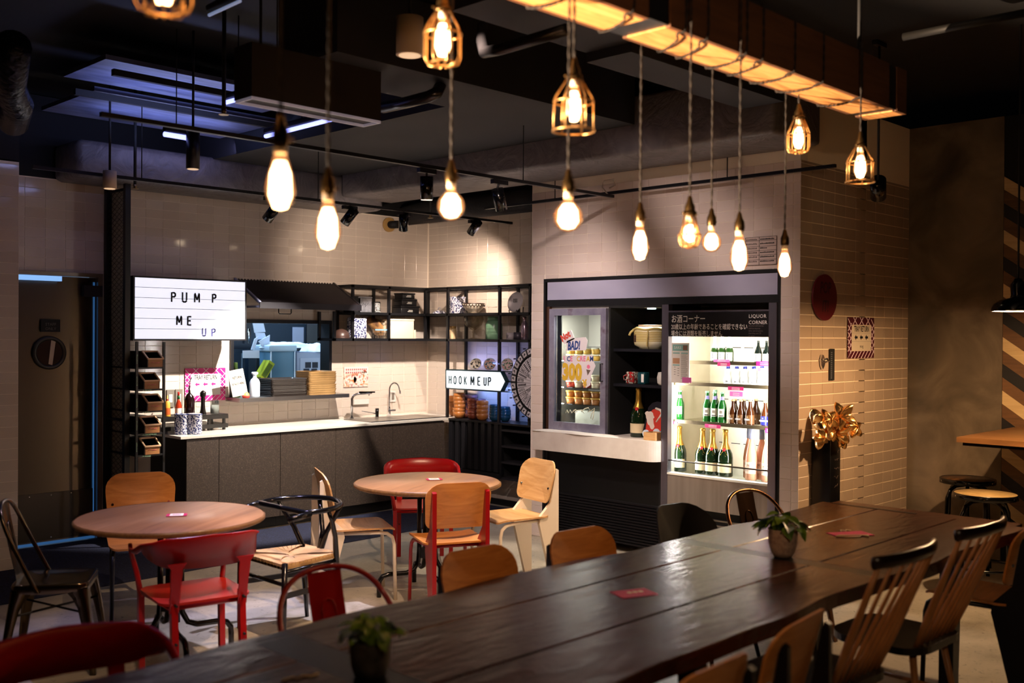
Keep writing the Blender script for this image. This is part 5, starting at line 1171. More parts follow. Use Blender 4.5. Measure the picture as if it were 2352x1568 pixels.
# ================================================================ THINGS ON THE CORNER SHELVES
def at_b(px, z, y=8.27): v = PY(px, 700, y); return Vector((v.x, y, z+.0085))     # back run
def at_s(px, z, x=7.14): v = PX(px, 700, x); return Vector((x, v.y, z+.0085))     # side run
ENAM = nmat('blue_splatter_enamel', [(.42, 'e4e4ea'), (.49, 'd8d8e4'), (.52, '1f2c66'), (.7, '18214f')], 78, 3, rough=.18, nr=.6)
CRM = mat('cream_enamel', 'd6cab4', .4)
GALV = nmat('galvanised', [(.3, '6c6c70'), (.7, '96969c')], 20, 4, rough=.4, metal=.4)
p = at_b(829, zM); w_ = PY(853, 700, 8.2).x-PY(822, 700, 8.2).x
t = thing('metal_canister', 'square grey metal canister on the upper shelf beside the awning tip', 'canister', p)
B().rbox(-w_*.5, w_*.5, -.07, .07, 0, .145, .006).build('body', GALV, t); B().rbox(-w_*.5-.004, w_*.5+.004, -.074, .074, .145, .160, .004).build('lid', GALV, t)
B().tube([(-.035, -.072, .07), (-.02, -.072, .10), (-.005, -.072, .075), (.01, -.072, .10), (.0, -.072, .06), (.035, -.072, .095)], .0025, 5).build('scribble_print', mat('print_dark', '4c4c50', .5), t)
p = at_b(812, zM); t = thing('black_box', 'black box beside the grey metal canister, half behind the awning', 'box', p+Vector((-.02, 0, 0))); B().rbox(-.045, .055, -.07, .08, 0, .155, .005).build('body', BLACKM, t)
B().rbox(-.048, .058, -.073, .083, .15, .162, .004).build('lid', BLACK, t)
p = at_b(862, zM); t = thing('patterned_can', 'small black can with white pattern beside the grey canister', 'can', p)
B().rbox(-.04, .04, -.035, .035, 0, .115, .004).build('body', BLACKM, t); r = random.Random(2)
b = B()
for i in range(5):
    for j in range(8): x, z = -.028+i*.013+r.uniform(-.002, .002), .012+j*.012; b.box(x, x+r.uniform(.004, .011), -.0365, -.035, z, z+r.uniform(.003, .008))
b.build('pattern', PAPER, t, kind='stuff')
for k, (x0, x1, z0, z1, lab) in enumerate(((910, 955, 0, .082, 'largest black storage box, bottom of the stack of three'), (912, 949, .083, .152, 'middle black storage box of the stack of three'), (914, 944, .153, .215, 'smallest black storage box, top of the stack of three'))):
    a = at_b(x0, zM); c = at_b(x1, zM); t = thing('storage_box', lab, 'box', ((a.x+c.x)/2, 8.27, a.z+z0), group='stacked black storage boxes'); W = (c.x-a.x)/2-.006
    B().rbox(-W*.96, W*.96, -.07, .07, 0, z1-z0-.018, .004).build('body', mat('box_black', '131214', .35), t); B().rbox(-W, W, -.075, .075, z1-z0-.017, z1-z0, .003).build('lid', mat('box_black', '131214', .35), t)
    for q in (0, 1): B().box(-.035+q*.01, .03, -.072, -.070, .02+q*.012, .025+q*.012).build('print_line', PAPER, t)
p = at_b(784, zB_); t = thing('dome_mould', 'brown dome-shaped vessel at the left of the lower shelf', 'vessel', p); B().lathe([(0, 0), (.082, 0), (.085, .02), (.078, .055), (.05, .085), (.015, .098), (0, .10)], 24).build('dome', mat('brown_dome', '43302a', .35), t); B().lathe([(.085, .004), (.09, .008), (.087, .014)], 24).build('rim', mat('brown_dome', '43302a', .35), t)
p = at_b(820, zB_); t = thing('enamel_caddy', 'blue and white splatter enamel canister with ring handle on the lower shelf', 'canister', p)
B().rbox(-.085, .085, -.06, .06, 0, .215, .018, 3).build('body', ENAM, t); B().tube([(.035*cos(a), 0, .215+.028*sin(a)) for a in [pi*i/10 for i in range(11)]], .006, 8).build('ring_handle', mat('white_enamel', 'dcdce4', .2), t)
p = at_b(855, zB_, 8.33); t = thing('gourd', 'tan curved gourd vessel leaning behind the splatter canister', 'ornament', p)
GRD = nmat('gourd_skin', [(.35, '4a2e1a'), (.5, 'a3794a'), (.7, 'c09460')], 7, 4, rough=.5)
B().tube([(-.10, 0, .17), (-.04, 0, .185), (.03, 0, .155), (.075, 0, .10), (.095, 0, .045), (.10, 0, .012)], .05, 16, radii=[.02, .045, .06, .062, .05, .03]).build('body', GRD, t)
p = at_b(873, zB_, 8.21); t = thing('wire_basket', 'small wire basket with a blue rim piece beside the cream tin', 'basket', p); b = B()
for i in range(9): b.cyl((-.07+i*.0175, -.03, 0), (-.075+i*.019, -.035, .09), .0018, n=4, caps=False); b.cyl((-.07+i*.0175, .03, 0), (-.075+i*.019, .035, .09), .0018, n=4, caps=False)
for z in (.002, .03, .06, .09): b.tube([(-.07, -.03, z), (.07, -.03, z), (.07, .03, z), (-.07, .03, z)], .002, 4, closed=True)
b.build('wire_frame', CHROME, t, kind='stuff'); B().box(-.085, .085, -.037, -.03, .085, .098).build('blue_rim', mat('sky_blue', '7ab0d8', .4), t)
a = at_b(881, zB_); c = at_b(941, zB_); W = (c.x-a.x)/2-.006; t = thing('cream_tin', 'large cream metal bread tin with side handles on the lower shelf', 'tin', ((a.x+c.x)/2, 8.26, a.z))
B().rbox(-W*.97, W*.97, -.075, .075, 0, .185, .006).build('body', CRM, t); B().rbox(-W, W, -.078, .078, .185, .205, .005).build('lid', CRM, t)
for s in (-1, 1): B().tube([(s*W*.97, -.03, .15), (s*(W+.03), -.03, .17), (s*(W+.03), .03, .17), (s*W*.97, .03, .15)], .004, 6).build('handle', CHROME, t)
p = at_b(948, zB_); t = thing('cream_block', 'small cream block right of the bread tin', 'box', p); B().rbox(-.022, .022, -.03, .03, 0, .095, .004).build('body', CRM, t)
# side run
p = at_s(1010, zM); t = thing('enamel_cover', 'blue and white enamel pot cover with knob on the upper corner shelf', 'cover', p)
B().lathe([(0, .0), (.082, .0), (.085, .006), (.07, .02), (.04, .038), (0, .044)], 28).build('dome', ENAM, t); B().tube([(0, .026*cos(a), .046+.024*sin(a)) for a in [pi*i/8 for i in range(9)]], .005, 6).build('loop_handle', mat('white_enamel', 'dcdce4', .2), t)
p = at_s(1050, zM); t = thing('enamel_pot', 'tall blue and white splatter enamel pot on the upper side shelf', 'pot', p)
B().lathe([(0, 0), (.083, 0), (.088, .01), (.088, .165), (.092, .175), (.086, .175), (.083, .02), (0, .016)], 28).build('body', ENAM, t)
p = at_s(1088, zM); t = thing('patterned_bowl', 'footed white bowl with brown zigzag rim on the upper side shelf', 'bowl', p)
B().lathe([(0, 0), (.058, 0), (.055, .02), (.075, .035), (.105, .07), (.118, .105), (.112, .105), (.09, .06), (0, .03)], 32).build('body', mat('bowl_cream', 'd8ccb8', .3), t)
B().lathe([(.1186, .098), (.1196, .106), (.111, .1065)], 32).build('dark_rim', mat('brown_print', '2c1a14', .4), t)
for k in range(22): a = 2*pi*k/22; c_ = a+pi/22; B().tube([(.110*cos(a), .110*sin(a), .074), (.1175*cos(c_), .1175*sin(c_), .092), (.110*cos(c_+pi/22), .110*sin(c_+pi/22), .074)], .003, 4).build('zigzag', mat('brown_print', '2c1a14', .4), t)
p = at_s(1186, zM, 7.12); t = thing('display_plate', 'white plate with stick figures print on a small black stand', 'plate', p); TP = Matrix.Rotation(radians(-78), 4, 'Y')
b = B(); b.lathe([(0, 0), (.07, 0), (.098, .012), (.10, .018), (.07, .008), (0, .006)], 32, T=Matrix.Rotation(radians(-76), 3, 'Y')); b.xf(Matrix.Translation((0, 0, .105))); b.build('plate', mat('plate_white', 'c8c2c4', .25), t)
for i in range(3):
    for j in range(2): B().tube([(-.014-.0*j, .025-.02*i, .105+.02*j), (-.014, .020-.02*i, .122+.02*j), (-.014, .015-.02*i, .105+.02*j), (-.014, .025-.02*i, .105+.02*j)], .002, 4).build('figure_print', INK, t)
for s in (-1, 1): B().tube([(-.05, s*.05, .03), (-.045, s*.05, .0), (.04, s*.05, .0), (.045, s*.05, .06)], .005, 6).build('stand_arm', BLACK, t)
def lathe_thing(name, lab, cat, p, prof, m, n=24, group=None, extra=None):
    t = thing(name, lab, cat, p, group=group); B().lathe(prof, n).build('body', m, t)
    if extra: extra(t)
    return t
JARL = mat('jar_cream', 'c8b08a', .35)
lathe_thing('cream_jar', 'small cream lidded jar on the lower side shelf', 'jar', at_s(1040, zB_, 7.12), [(0, 0), (.036, 0), (.04, .008), (.04, .10), (.034, .112), (0, .112)], JARL, extra=lambda t: B().lathe([(0, .112), (.037, .112), (.037, .135), (0, .137)], 24).build('lid', mat('tan_lid', 'a0804e', .4), t))
GL = glassmat('shelf_glass', 'e8e4dc')
lathe_thing('giant_goblet', 'giant clear balloon wine glass on the lower side shelf', 'glass', at_s(1088, zB_, 7.13), [(0, .004), (.075, .002), (.07, .008), (.012, .018), (.011, .06), (.017, .075), (.012, .09), (.03, .105), (.085, .145), (.105, .20), (.098, .25), (.075, .275), (.073, .275), (.095, .25), (.102, .20), (.083, .148), (.0, .11)], GL, 32)
GJ = mat('celadon', '6d9478', .25)
lathe_thing('green_jar', 'pale green embossed glass jar on the lower side shelf', 'jar', at_s(1135, zB_, 7.13), [(0, 0), (.075, 0), (.083, .01), (.083, .15), (.07, .18), (.062, .19), (0, .19)], GJ, extra=lambda t: (B().lathe([(0, .19), (.065, .19), (.065, .225), (.06, .23), (0, .23)], 24).build('lid', mat('celadon_lid', '4c7058', .3), t), [B().lathe([(.0835, .05+.03*k), (.085, .055+.03*k), (.0835, .06+.03*k)], 24).build('embossed_line', GJ, t) for k in range(3)]))
lathe_thing('mug', 'white mug with dark heart on the lower side shelf', 'mug', at_s(1172, zB_, 7.12), [(0, 0), (.036, 0), (.038, .07), (.034, .07), (.033, .006), (0, .005)], mat('mug_white', 'b8aeb4', .3), extra=lambda t: B().tube([(-.039, .0, .022), (-.039, .014, .042), (-.038, .007, .05), (-.039, 0, .043), (-.038, -.007, .05), (-.039, -.014, .042), (-.039, .0, .022)], .0018, 4).build('heart_print', INK, t))
lathe_thing('mug', 'dark grey metal mug beside the white heart mug', 'mug', at_s(1190, zB_, 7.12), [(0, 0), (.04, 0), (.042, .075), (.038, .075), (.037, .006), (0, .005)], mat('mug_dark', '47424c', .35, .5))
lathe_thing('steel_bottle', 'tall steel bottle at the right end of the lower side shelf', 'bottle', at_s(1205, zB_, 7.12), [(0, 0), (.034, 0), (.038, .01), (.038, .13), (.03, .16), (.014, .185), (.014, .205), (.018, .21), (.018, .225), (0, .228)], mat('pink_steel', 'a08a98', .25, .8))
# bowls tilted on the light box
HZT = h1.z+.012
for px, lab, c1, c2, tl in ((1095, 'black-splattered bowl tilted on the arrow sign, leftmost of three', '16141c', 'c8c0b4', -62), (1128, 'colourful spotted bowl tilted on the arrow sign, middle of three', '2a4858', 'b0503c', -68), (1168, 'pink and green bowl tilted on the arrow sign beside the wheel', '4a5c4c', 'c07a90', -72)):
    v = PX(px, 840, 7.03); zb = HZT+.0 if px < 1150 else HZT
    t = thing('tilted_bowl', lab, 'bowl', (7.03, v.y, zb+.004), group='tilted bowls on the arrow sign')
    RB = Matrix.Rotation(radians(28), 3, 'Z') @ Matrix.Rotation(radians(tl), 3, 'Y')
    b = B(); b.lathe([(0, 0), (.022, 0), (.045, .018), (.062, .045), (.064, .05), (.060, .048), (.043, .022), (0, .006)], 28, T=RB); mz = min(v_[2] for v_ in b.v); b.xf(Matrix.Translation((0, 0, -mz))); b.build('body', mat('bowl_outer_pale', 'b8c4dc', .25), t)
    b = B(); b.lathe([(.0, .0075), (.042, .0235), (.058, .047)], 28, T=RB @ Matrix.Translation((0, 0, .0)).to_3x3()); b.xf(Matrix.Translation((0, 0, -mz))); b.build('painted_inside', nmat('bowl_paint_%d' % px, [(.42, c1), (.5, 'd0c8bc'), (.62, c2)], 38, 3, rough=.25), t)
# bowls and dishes under the arrow sign
BWL = [(0, 0), (.030, 0), (.046, .014), (.057, .040), (.054, .062), (.051, .064), (.049, .060), (.051, .040), (.040, .018), (0, .012)]
ORB = wood('orange_bowl', [(.3, '9a5a26'), (.8, 'b8763a')], 8, 'Z', .35); BRB = nmat('burl_bowl', [(.35, '4a2014'), (.6, '7a3a24')], 40, 3, rough=.4); PUB = mat('mauve_bowl', '5a4256', .4); TLB = mat('teal_bowl', '123a52', .12)
def bowl_stack(px, n, sc, m, x, step, lab, grp, z0=0):
    v = PX(px, 950, x); base = None
    for k in range(n):
        l_ = lab % ('bottom' if k == 0 else 'top' if k == n-1 else ['', 'second', 'third', 'fourth', 'fifth', 'sixth', 'seventh'][k]+' from bottom')
        if base is None: base = B().lathe([(r*sc, z*sc) for r, z in BWL], 24).build('bowl', m, None, label=l_, cat='bowl', group=grp); base.location = (x, v.y, CTT-.0075+z0)
        else:
            c = base.copy(); COL.objects.link(c); c.location = (x+RND.uniform(-.003, .003), v.y+RND.uniform(-.003, .003), CTT-.0075+z0+k*step); c['label'] = l_
bowl_stack(1043, 5, 1.05, ORB, 7.21, .036, 'orange wooden bowl in the back left stack, %s', 'wooden bowls under the arrow sign')
bowl_stack(1055, 6, 1.05, ORB, 7.08, .0375, 'orange wooden bowl in the tall front left stack, %s', 'wooden bowls under the arrow sign')
bowl_stack(1070, 6, .85, BRB, 7.17, .026, 'dark brown burl bowl in the second front stack, %s', 'wooden bowls under the arrow sign')
bowl_stack(1086, 7, .98, BRB, 7.08, .025, 'dark brown burl bowl in the middle front stack, %s', 'wooden bowls under the arrow sign')
bowl_stack(1108, 4, 1.08, ORB, 7.08, .042, 'orange wooden bowl in the right wooden stack, %s', 'wooden bowls under the arrow sign')
bowl_stack(1137, 5, 1.0, TLB, 7.10, .025, 'dark teal glazed bowl in the left teal stack, %s', 'teal bowls under the arrow sign')
bowl_stack(1160, 4, 1.0, TLB, 7.15, .027, 'dark teal glazed bowl in the right teal stack, %s', 'teal bowls under the arrow sign')
bowl_stack(1066, 3, 1.2, PUB, 7.22, .07, 'mauve bowl heaped behind the wooden stacks, %s', 'mauve bowls behind the wooden bowls')
bowl_stack(1082, 3, 1.3, PUB, 7.21, .075, 'mauve bowl in the heap under the letter K, %s', 'mauve bowls behind the wooden bowls')
bowl_stack(1101, 3, 1.15, PUB, 7.21, .062, 'mauve bowl in the heap under the letter E, %s', 'mauve bowls behind the wooden bowls')
# ================================================================ CUTLERY RACK AND CONDIMENTS
RY = 7.88
rx = [PY(px, 900, RY).x for px in (319, 376)]; rback = 8.36
rc = thing('cutlery_rack', 'tall black steel rack of five wooden cutlery boxes left of the worktop', 'rack', ((rx[0]+rx[1])/2, 8.1, .0))
rzt = SZ0-.01; lv = [PY(345, y, RY).z for y in (843, 893, 943, 994, 1043)]
xl_, xr_ = rx[0]-.02, rx[1]
for x in (xl_, xr_):
    for y in (RY, rback): B().box(x-.009, x+.009, y-.009, y+.009, .008, rzt).build('post', BLACK, rc, w=True)
for z in lv+[.35]:
    B().box(xl_+.009, xr_-.009, RY-.006, rback+.006, z-.014, z).build('shelf_board', BLACK, rc, w=True)
BOXW = wood('cutlery_box_wood', [(.3, 'a0683a'), (.8, 'c48a54')], 6, 'X', .5); BOXR = wood('cutlery_box_rim', [(.3, 'dcb088'), (.8, 'f0cca4')], 6, 'X', .5)
icons = ['whisk', 'spoon', 'fork', 'chopsticks', 'spoon']
names = ['top', 'second', 'third', 'fourth', 'bottom']
for k, (z, px) in enumerate(zip(lv, (352, 344, 352, 346, 346))):
    x0, x1 = PY(px-16, 900, RY).x, PY(px+21, 900, RY).x; x1 = min(x1, xr_-.011); y0 = RY-.012; t = thing('cutlery_box', 'wooden cutlery box with slanted front on the rack, %s of five' % names[k], 'box', ((x0+x1)/2, y0, z), group='cutlery boxes on the black rack')
    L = rback-.02; h0, h1_ = .075, .125
    for xx in (x0, x1-.008): B().prism([(y0, z+.001), (y0+.03, z+.001+0), (L, z+.001), (L, z+h1_), (y0+.09, z+h1_), (y0-.005, z+.068)], .008, lambda p, q, c: (xx+c, p, q)).build('side', mat('box_dark_side', '2a1a12', .5), t, w=True)
    B().box(x0+.008, x1-.008, y0-.004, y0+.006, z+.001, z+.066).build('front', BOXW, t, w=True)
    B().box(x0+.008, x1-.008, y0+.09, L, z+h1_-.008, z+h1_).build('lid', mat('box_dark_side', '2a1a12', .5), t, w=True)
    B().box(x0+.008, x1-.008, L-.01, L, z+.001, z+h1_-.008).build('back', mat('box_dark_side', '2a1a12', .5), t, w=True)
    b = B()
    for (A_, C_) in (((x0, y0-.008, z+.068), (x1, y0-.008, z+.068)), ((x0+.004, y0-.008, z+.068), (x0+.004, y0+.09, z+h1_+.002)), ((x1-.004, y0-.008, z+.068), (x1-.004, y0+.09, z+h1_+.002)), ((x0, y0+.09, z+h1_+.002), (x1, y0+.09, z+h1_+.002))):
        b.cyl(A_, C_, .0085, n=4, sm=False)
    b.build('pale_rim', BOXR, t, w=True)
    xm = (x0+x1)/2; zm = z+.034
    B().tube([(xm-.035, y0-.0055, zm), (xm-.02, y0-.0055, zm+.009), (xm-.005, y0-.0055, zm), (xm-.02, y0-.0055, zm-.009), (xm-.035, y0-.0055, zm)], .0018, 5).tube([(xm-.005, y0-.0055, zm), (xm+.035, y0-.0055, zm+.003)], .0018, 5).build('pink_icon', mat('icon_pink', 'd8586c', .5), t, w=True)
CHK = mat('chalk_green', '9fc8a0', .7)
for z, s_ in zip(lv[1:], ('-> SPOON', '-> FORK', '-> CHOPSTICKS', '-> RENGE')): textm(s_, .017, 'lettering', CHK, rc, ((xl_+.045), RY-.010, z-.016), (1, 0, 0), (0, 0, 1), w=True, bold=.03)
for z in lv: textm('CUTLERY', .016, 'lettering', CHK, rc, (xl_-.004, RY-.0105, z+.055), (0, 0, 1), (-1, 0, 0), w=True, bold=.03, sx=.8) if False else None
b = B(); r = random.Random(4)
for z in lv:
    for q in range(7): zz = z+.03+q*.011; b.box(xl_-.004, xl_+.004*r.uniform(.2, 1), RY-.0105, RY-.0095, zz, zz+.006)
b.build('chalk_marks', CHK, rc, w=True, kind='stuff')
# condiment stand
CY = 8.10; cs0, cs1 = PY(384, 960, CY).x, PY(524, 960, CY).x
cs = thing('condiment_stand', 'low black two-tier wooden stand on the left of the worktop', 'stand', ((cs0+cs1)/2, CY+.1, CTZ))
zs = PY(500, 951, CY).z
BW_ = mat('stand_black', '17130f', .45)
B().box(cs0-.05, cs1, CY, CY+.26, zs-.012, zs).build('top_shelf', BW_, cs, w=True); B().box(cs0-.05, cs1, CY-.004, CY+.012, zs-.04, zs-.012).build('front_rail', BW_, cs, w=True)
B().box(cs0-.05, cs1, CY, CY+.26, CTZ+.02, CTZ+.055).build('lower_shelf', BW_, cs, w=True)
for x in (cs0-.03, (cs0+cs1)/2+.1, cs1-.04):
    for y in (CY+.01, CY+.22): B().box(x, x+.02, y, y+.02, CTZ+.001, CTZ+.0199).build('foot', BW_, cs, w=True); B().box(x, x+.02, y, y+.02, CTZ+.0551, zs-.0125).build('leg', BW_, cs, w=True)
zs += .0005
bottle_h(384, 951, 907, 8.16, [(0, 0), (.30, 0), (.31, .05), (.27, .45), (.24, .68), (.10, .74), (.05, .98), (0, 1)], mat('mustard', 'd8a03c', .35), 'squeeze_bottle', 'yellow squeeze bottle with red tip by the cutlery rack', 'bottle', z=zs, rs=.5, extra=lambda t, k: (B().cyl((0, 0, .74*k), (0, 0, .99*k), .11*k, .03*k, n=12).build('red_tip', mat('tip_red', 'c42418', .4), t), B().lathe([(.312*k, .08*k), (.285*k, .40*k)], 20).build('orange_label', mat('label_orange', 'b8541c', .5), t)))
bottle_h(410, 949, 916, 8.17, [(0, 0), (.22, 0), (.24, .04), (.23, .40), (.11, .62), (.09, .70), (0, .70)], mat('pepper_sauce', 'a8341c', .2), 'hot_sauce', 'small red hot sauce bottle with green neck on the condiment stand', 'bottle', z=zs, rs=.62, extra=lambda t, k: (B().cyl((0, 0, .70*k), (0, 0, .84*k), .10*k, n=12).build('green_band', mat('cap_green', '1f5a30', .4), t), B().cyl((0, 0, .84*k), (0, 0, 1.0*k), .075*k, n=12).build('red_cap', mat('tip_red', 'c42418', .4), t), B().lathe([(.242*k, .10*k), (.237*k, .32*k)], 20).build('white_label', PAPER, t)))
bottle_h(435, 945, 886, 8.13, [(0, 0), (.20, 0), (.22, .03), (.22, .42), (.16, .52), (.05, .60), (.04, .78), (0, .78)], mat('oil_dark', '1a0c0c', .1), 'oil_bottle', 'dark oil bottle with pourer spout on the condiment stand', 'bottle', z=zs, rs=.62, extra=lambda t, k: B().tube([(0, 0, .78*k), (.0, 0, .86*k), (.04*k, 0, .93*k), (.10*k, 0, 1.0*k)], .022*k, 6).build('pourer', CHROME, t))
bottle_h(466, 950, 895, 8.12, [(0, 0), (.22, 0), (.22, .05), (.16, .22), (.13, .45), (.15, .66), (.12, .70), (.19, .74), (.20, .88), (.12, .95), (.03, .97), (.03, 1), (0, 1)], mat('mill_black', '120d0c', .2), 'pepper_mill', 'tall black pepper mill on the condiment stand', 'mill', z=zs, rs=.62)
bottle_h(493, 950, 918, 8.13, [(0, 0), (.34, 0), (.34, .93), (.32, .93), (.32, .05), (0, .05)], glassmat('glass_cup', 'e8ecec'), 'glass_jar', 'clear glass of white sugar on the condiment stand', 'glass', z=zs, rs=.85, extra=lambda t, k: (B().lathe([(0, .06*k), (.315*k, .06*k), (.315*k, .60*k), (0, .60*k)], 20).build('sugar', mat('sugar_white', 'd8d4cc', .8), t), [B().box(-.16*k+.17*k*q, -.04*k+.17*k*q, -.345*k, -.33*k, .72*k, .90*k).build('dark_mark', INK, t) for q in (0, 1)]))
for px, lab, yy in ((417, 'blue and white splatter enamel cup, left of two before the condiment stand', 7.97), (446, 'blue and white splatter enamel cup holding napkins, right of two', 7.93)):
    v = PZ(px, 988, CTZ); t = thing('enamel_cup', lab, 'cup', (PY(px, 985, yy).x, yy, CTZ+.0005)); hh = PY(px, 951, yy).z-CTZ; rr = .064 if px > 430 else .058
    B().lathe([(0, 0), (rr*.97, 0), (rr, .008), (rr, hh), (rr+.003, hh+.004), (rr-.004, hh+.002), (rr-.005, .01), (0, .008)], 28).build('body', ENAM, t)
    B().lathe([(rr+.001, hh-.002), (rr+.0045, hh+.003), (rr-.001, hh+.0045)], 28).build('blue_rim', mat('rim_blue', '1b2a6a', .2), t)
    if px > 430:
        for q in range(7): B().obox((-.03+q*.01, 0, hh*.55), (.006, .075, hh*1.0), Euler((0, (q-3)*.03, 0)).to_matrix()).build('napkin', mat('napkin_white', 'd4d0d4', .8), t)
    else: B().lathe([(0, hh-.02), (rr-.006, hh-.02)], 20).build('dark_contents', INK, t)
# ================================================================ FRIDGE WALL
fp = lambda px, py, x=XF: PX(px, py, x)
trim = struct(B().box(XF-.014, XF+.6, OY1-.02, OY1, 0, OZ1).box(XF-.014, XF+.6, OY0, OY0+.014, 0, OZ1).box(XF-.014, XF+.6, OY0+.014, OY1-.02, OZ1-.025, OZ1), 'trim_4', BLACK)
z_h0 = fp(1500, 683).z; z_h1 = fp(1500, 633).z
hd = thing('steel_header', 'brushed steel header panel over the fridges', 'panel', (XF, (OY0+OY1)/2, z_h0))
yl, yr_ = OY1-.035, OY0+.025
B().box(XF-.004, XF+.01, yr_, yl, z_h0, min(z_h1, OZ1-.028)).build('panel', nmat('header_steel', [(.3, 'a8a6c2'), (.7, 'c2c0d8')], 3, 4, (1, .4, 1), rough=.34, metal=.3), hd, w=True)
B().box(XF+.0, XF+.02, OY0+.016, OY1-.021, z_h0-.055, z_h0-.002).build('black_strip', BLACK, hd, w=True)
zt_ = z_h0-.056
# --- ice cream freezer
y0, y1 = fp(1397, 850).y, OY1-.022; zc1 = fp(1320, 992).z
ZCT = fp(1380, 1001, XF-.10).z
fz = thing('ice_cream_freezer', 'upright ice cream freezer with a steel framed glass door and hand-made price stickers', 'freezer', (XF+.3, (y0+y1)/2, zc1))
b = B(); b.box(XF+.03, XF+.55, y1-.03, y1, zc1, zt_).box(XF+.03, XF+.55, y0, y0+.015, zc1, zt_).box(XF+.52, XF+.55, y0+.015, y1-.03, zc1, zt_).box(XF+.03, XF+.52, y0+.015, y1-.03, zt_-.04, zt_).box(XF+.03, XF+.52, y0+.015, y1-.03, zc1, zc1+.04)
b.build('cabinet_shell', mat('liner', '8e8a84', .4), fz, w=True)
B().box(XF, XF+.03, y1-.035, y1, zc1, zt_).build('side_trim', mat('copper_trim', '6a4a3a', .3, .8), fz, w=True)
dY0, dY1, dz0, dz1 = y0+.012, y1-.05, zc1+.01, zt_-.02; fw = .055
b = B().box(XF-.02, XF+.015, dY0, dY0+fw, dz0, dz1).box(XF-.02, XF+.015, dY1-fw, dY1, dz0, dz1).box(XF-.02, XF+.015, dY0+fw, dY1-fw, dz0, dz0+fw*1.2).box(XF-.02, XF+.015, dY0+fw, dY1-fw, dz1-fw, dz1)
dd = b.build('door_frame', nmat('door_frame_steel', [(.3, '8c88a0'), (.6, 'a8a4b8'), (.75, '7c6a78')], 9, 5, rough=.35, metal=.6), fz, w=True)
B().box(XF-.004, XF-.001, dY0+fw, dY1-fw, dz0+fw*1.2, dz1-fw).build('glass_pane', PANE, dd)
o_ = dd.children[-1]
for v_ in o_.data.vertices: v_.co -= wpos(fz)
hp = fp(1383, 835).z; hq = fp(1383, 875).z
B().tube([(XF-.02, dY0+.03, hp), (XF-.05, dY0+.03, hp), (XF-.05, dY0+.03, hq), (XF-.02, dY0+.03, hq)], .006, 8).build('handle', BLACK, fz, w=True)
B().box(XF+.02, XF+.03, dY1-.10, dY1-.055, dz0+fw, dz1-fw).build('inner_post', BLACK, fz, w=True)
shz = [fp(1350, y).z for y in (830, 893, 932, 985)]
for k, z in enumerate(shz[:-1]): B().box(XF+.10, XF+.5, y0+.02, y1-.04, z-.006, z).build('wire_shelf', CHROME, fz, w=True)
light('AREA', (XF+.12, (y0+y1)/2, zt_-.06), 9, (1, .92, .75), .35, (XF+.3, (y0+y1)/2, zc1), sy=.1)
light('AREA', (XF+.07, y1-.06, (zc1+zt_)/2), 6, (1, .92, .78), .04, (XF+.4, y0, (zc1+zt_)/2), sy=.7)
LID = mat('tub_lid_pale', 'e8dcb8', .4); TUBC = [mat('tub_red', 'b83a28', .4), mat('tub_cream', 'd8c8a4', .5), mat('tub_yellow', 'c89a3c', .5), mat('tub_orange', 'a8692c', .4)]
def tub(y, z, x, m, lab, lidm=LID, s=1):
    t = thing('ice_cream_tub', lab, 'tub', (x, y, z), group='tubs in the ice cream freezer'); B().lathe([(0, 0), (.032*s, 0), (.040*s, .042*s), (0, .042*s)], 16).build('cup', m, t); B().lathe([(0, .042*s), (.043*s, .042*s), (.043*s, .052*s), (0, .054*s)], 16).build('lid', lidm, t)
rown = ['top', 'middle', 'lower', 'bottom']
for r_, (z, mm) in enumerate(((shz[0]+.001, 2), (shz[1]+.001, 0), (shz[2]+.001, 3))):
    for k in range(5):
        y = y1-.13-k*.092
        if y < y0+.06: continue
        for st_ in range(2): tub(y, z+.055*st_, XF+.17, TUBC[(mm+(k % 2)*(r_ == 1)) % 4], 'small lidded tub on the %s freezer shelf, %s from left, %s layer' % (rown[r_], ['first', 'second', 'third', 'fourth', 'fifth'][k], 'upper' if st_ else 'lower'), LID if r_ < 2 else TUBC[2])
bx = solo_box(XF+.12, XF+.35, y0+.09, y1-.22, zc1+.041, zc1+.17, 'ice_box', mat('box_ice', 'dcdcc8', .5), 'white plastic box at the bottom of the ice cream freezer', 'box', .012)
solo_box(XF+.10, XF+.3, y0+.03, y0+.08, zc1+.041, zc1+.16, 'lime_carton', mat('lime_side', 'b8c03c', .5), 'lime green carton at the bottom right of the ice cream freezer', 'box', .004)
solo_box(XF+.12, XF+.4, y0+.10, y1-.16, shz[0]+.115, shz[0]+.118, 'tray_sheet', mat('dark_tray', '3a3634', .4), 'dark tray lying on the top tubs in the freezer', 'tray')
# stickers on the freezer glass
def SF_(px, py): return PX(px, py, XF-.006)
def sticker(pts, m, name='sticker', off=0, h=.0012, parent=fz):
    q = [SF_(*p_) for p_ in pts]; B().prism([(v.y, v.z) for v in q][::-1], h, lambda a_, c_, d_: (XF-.006-off-d_, a_, c_)).build(name, m, parent, w=True)
SWH = mat('sticker_white', 'dcd4d8', .5); SR_ = mat('marker_red', 'd04838', .5); SB_ = mat('marker_blue', '2c4484', .5); SYL = mat('marker_yellow', 'd8b038', .5); SPK = mat('marker_pink', 'e07898', .5); SG = mat('marker_green', '4a7a4a', .5)
sticker([(1288, 774), (1312, 758), (1320, 778), (1296, 791)], SWH); sticker([(1302, 783), (1318, 776), (1345, 774), (1350, 782), (1346, 804), (1300, 806)], SWH)
sticker([(1292, 817), (1362, 815), (1363, 828), (1368, 840), (1358, 862), (1356, 884), (1346, 891), (1338, 874), (1300, 874), (1290, 864), (1291, 845), (1296, 830)], SWH)
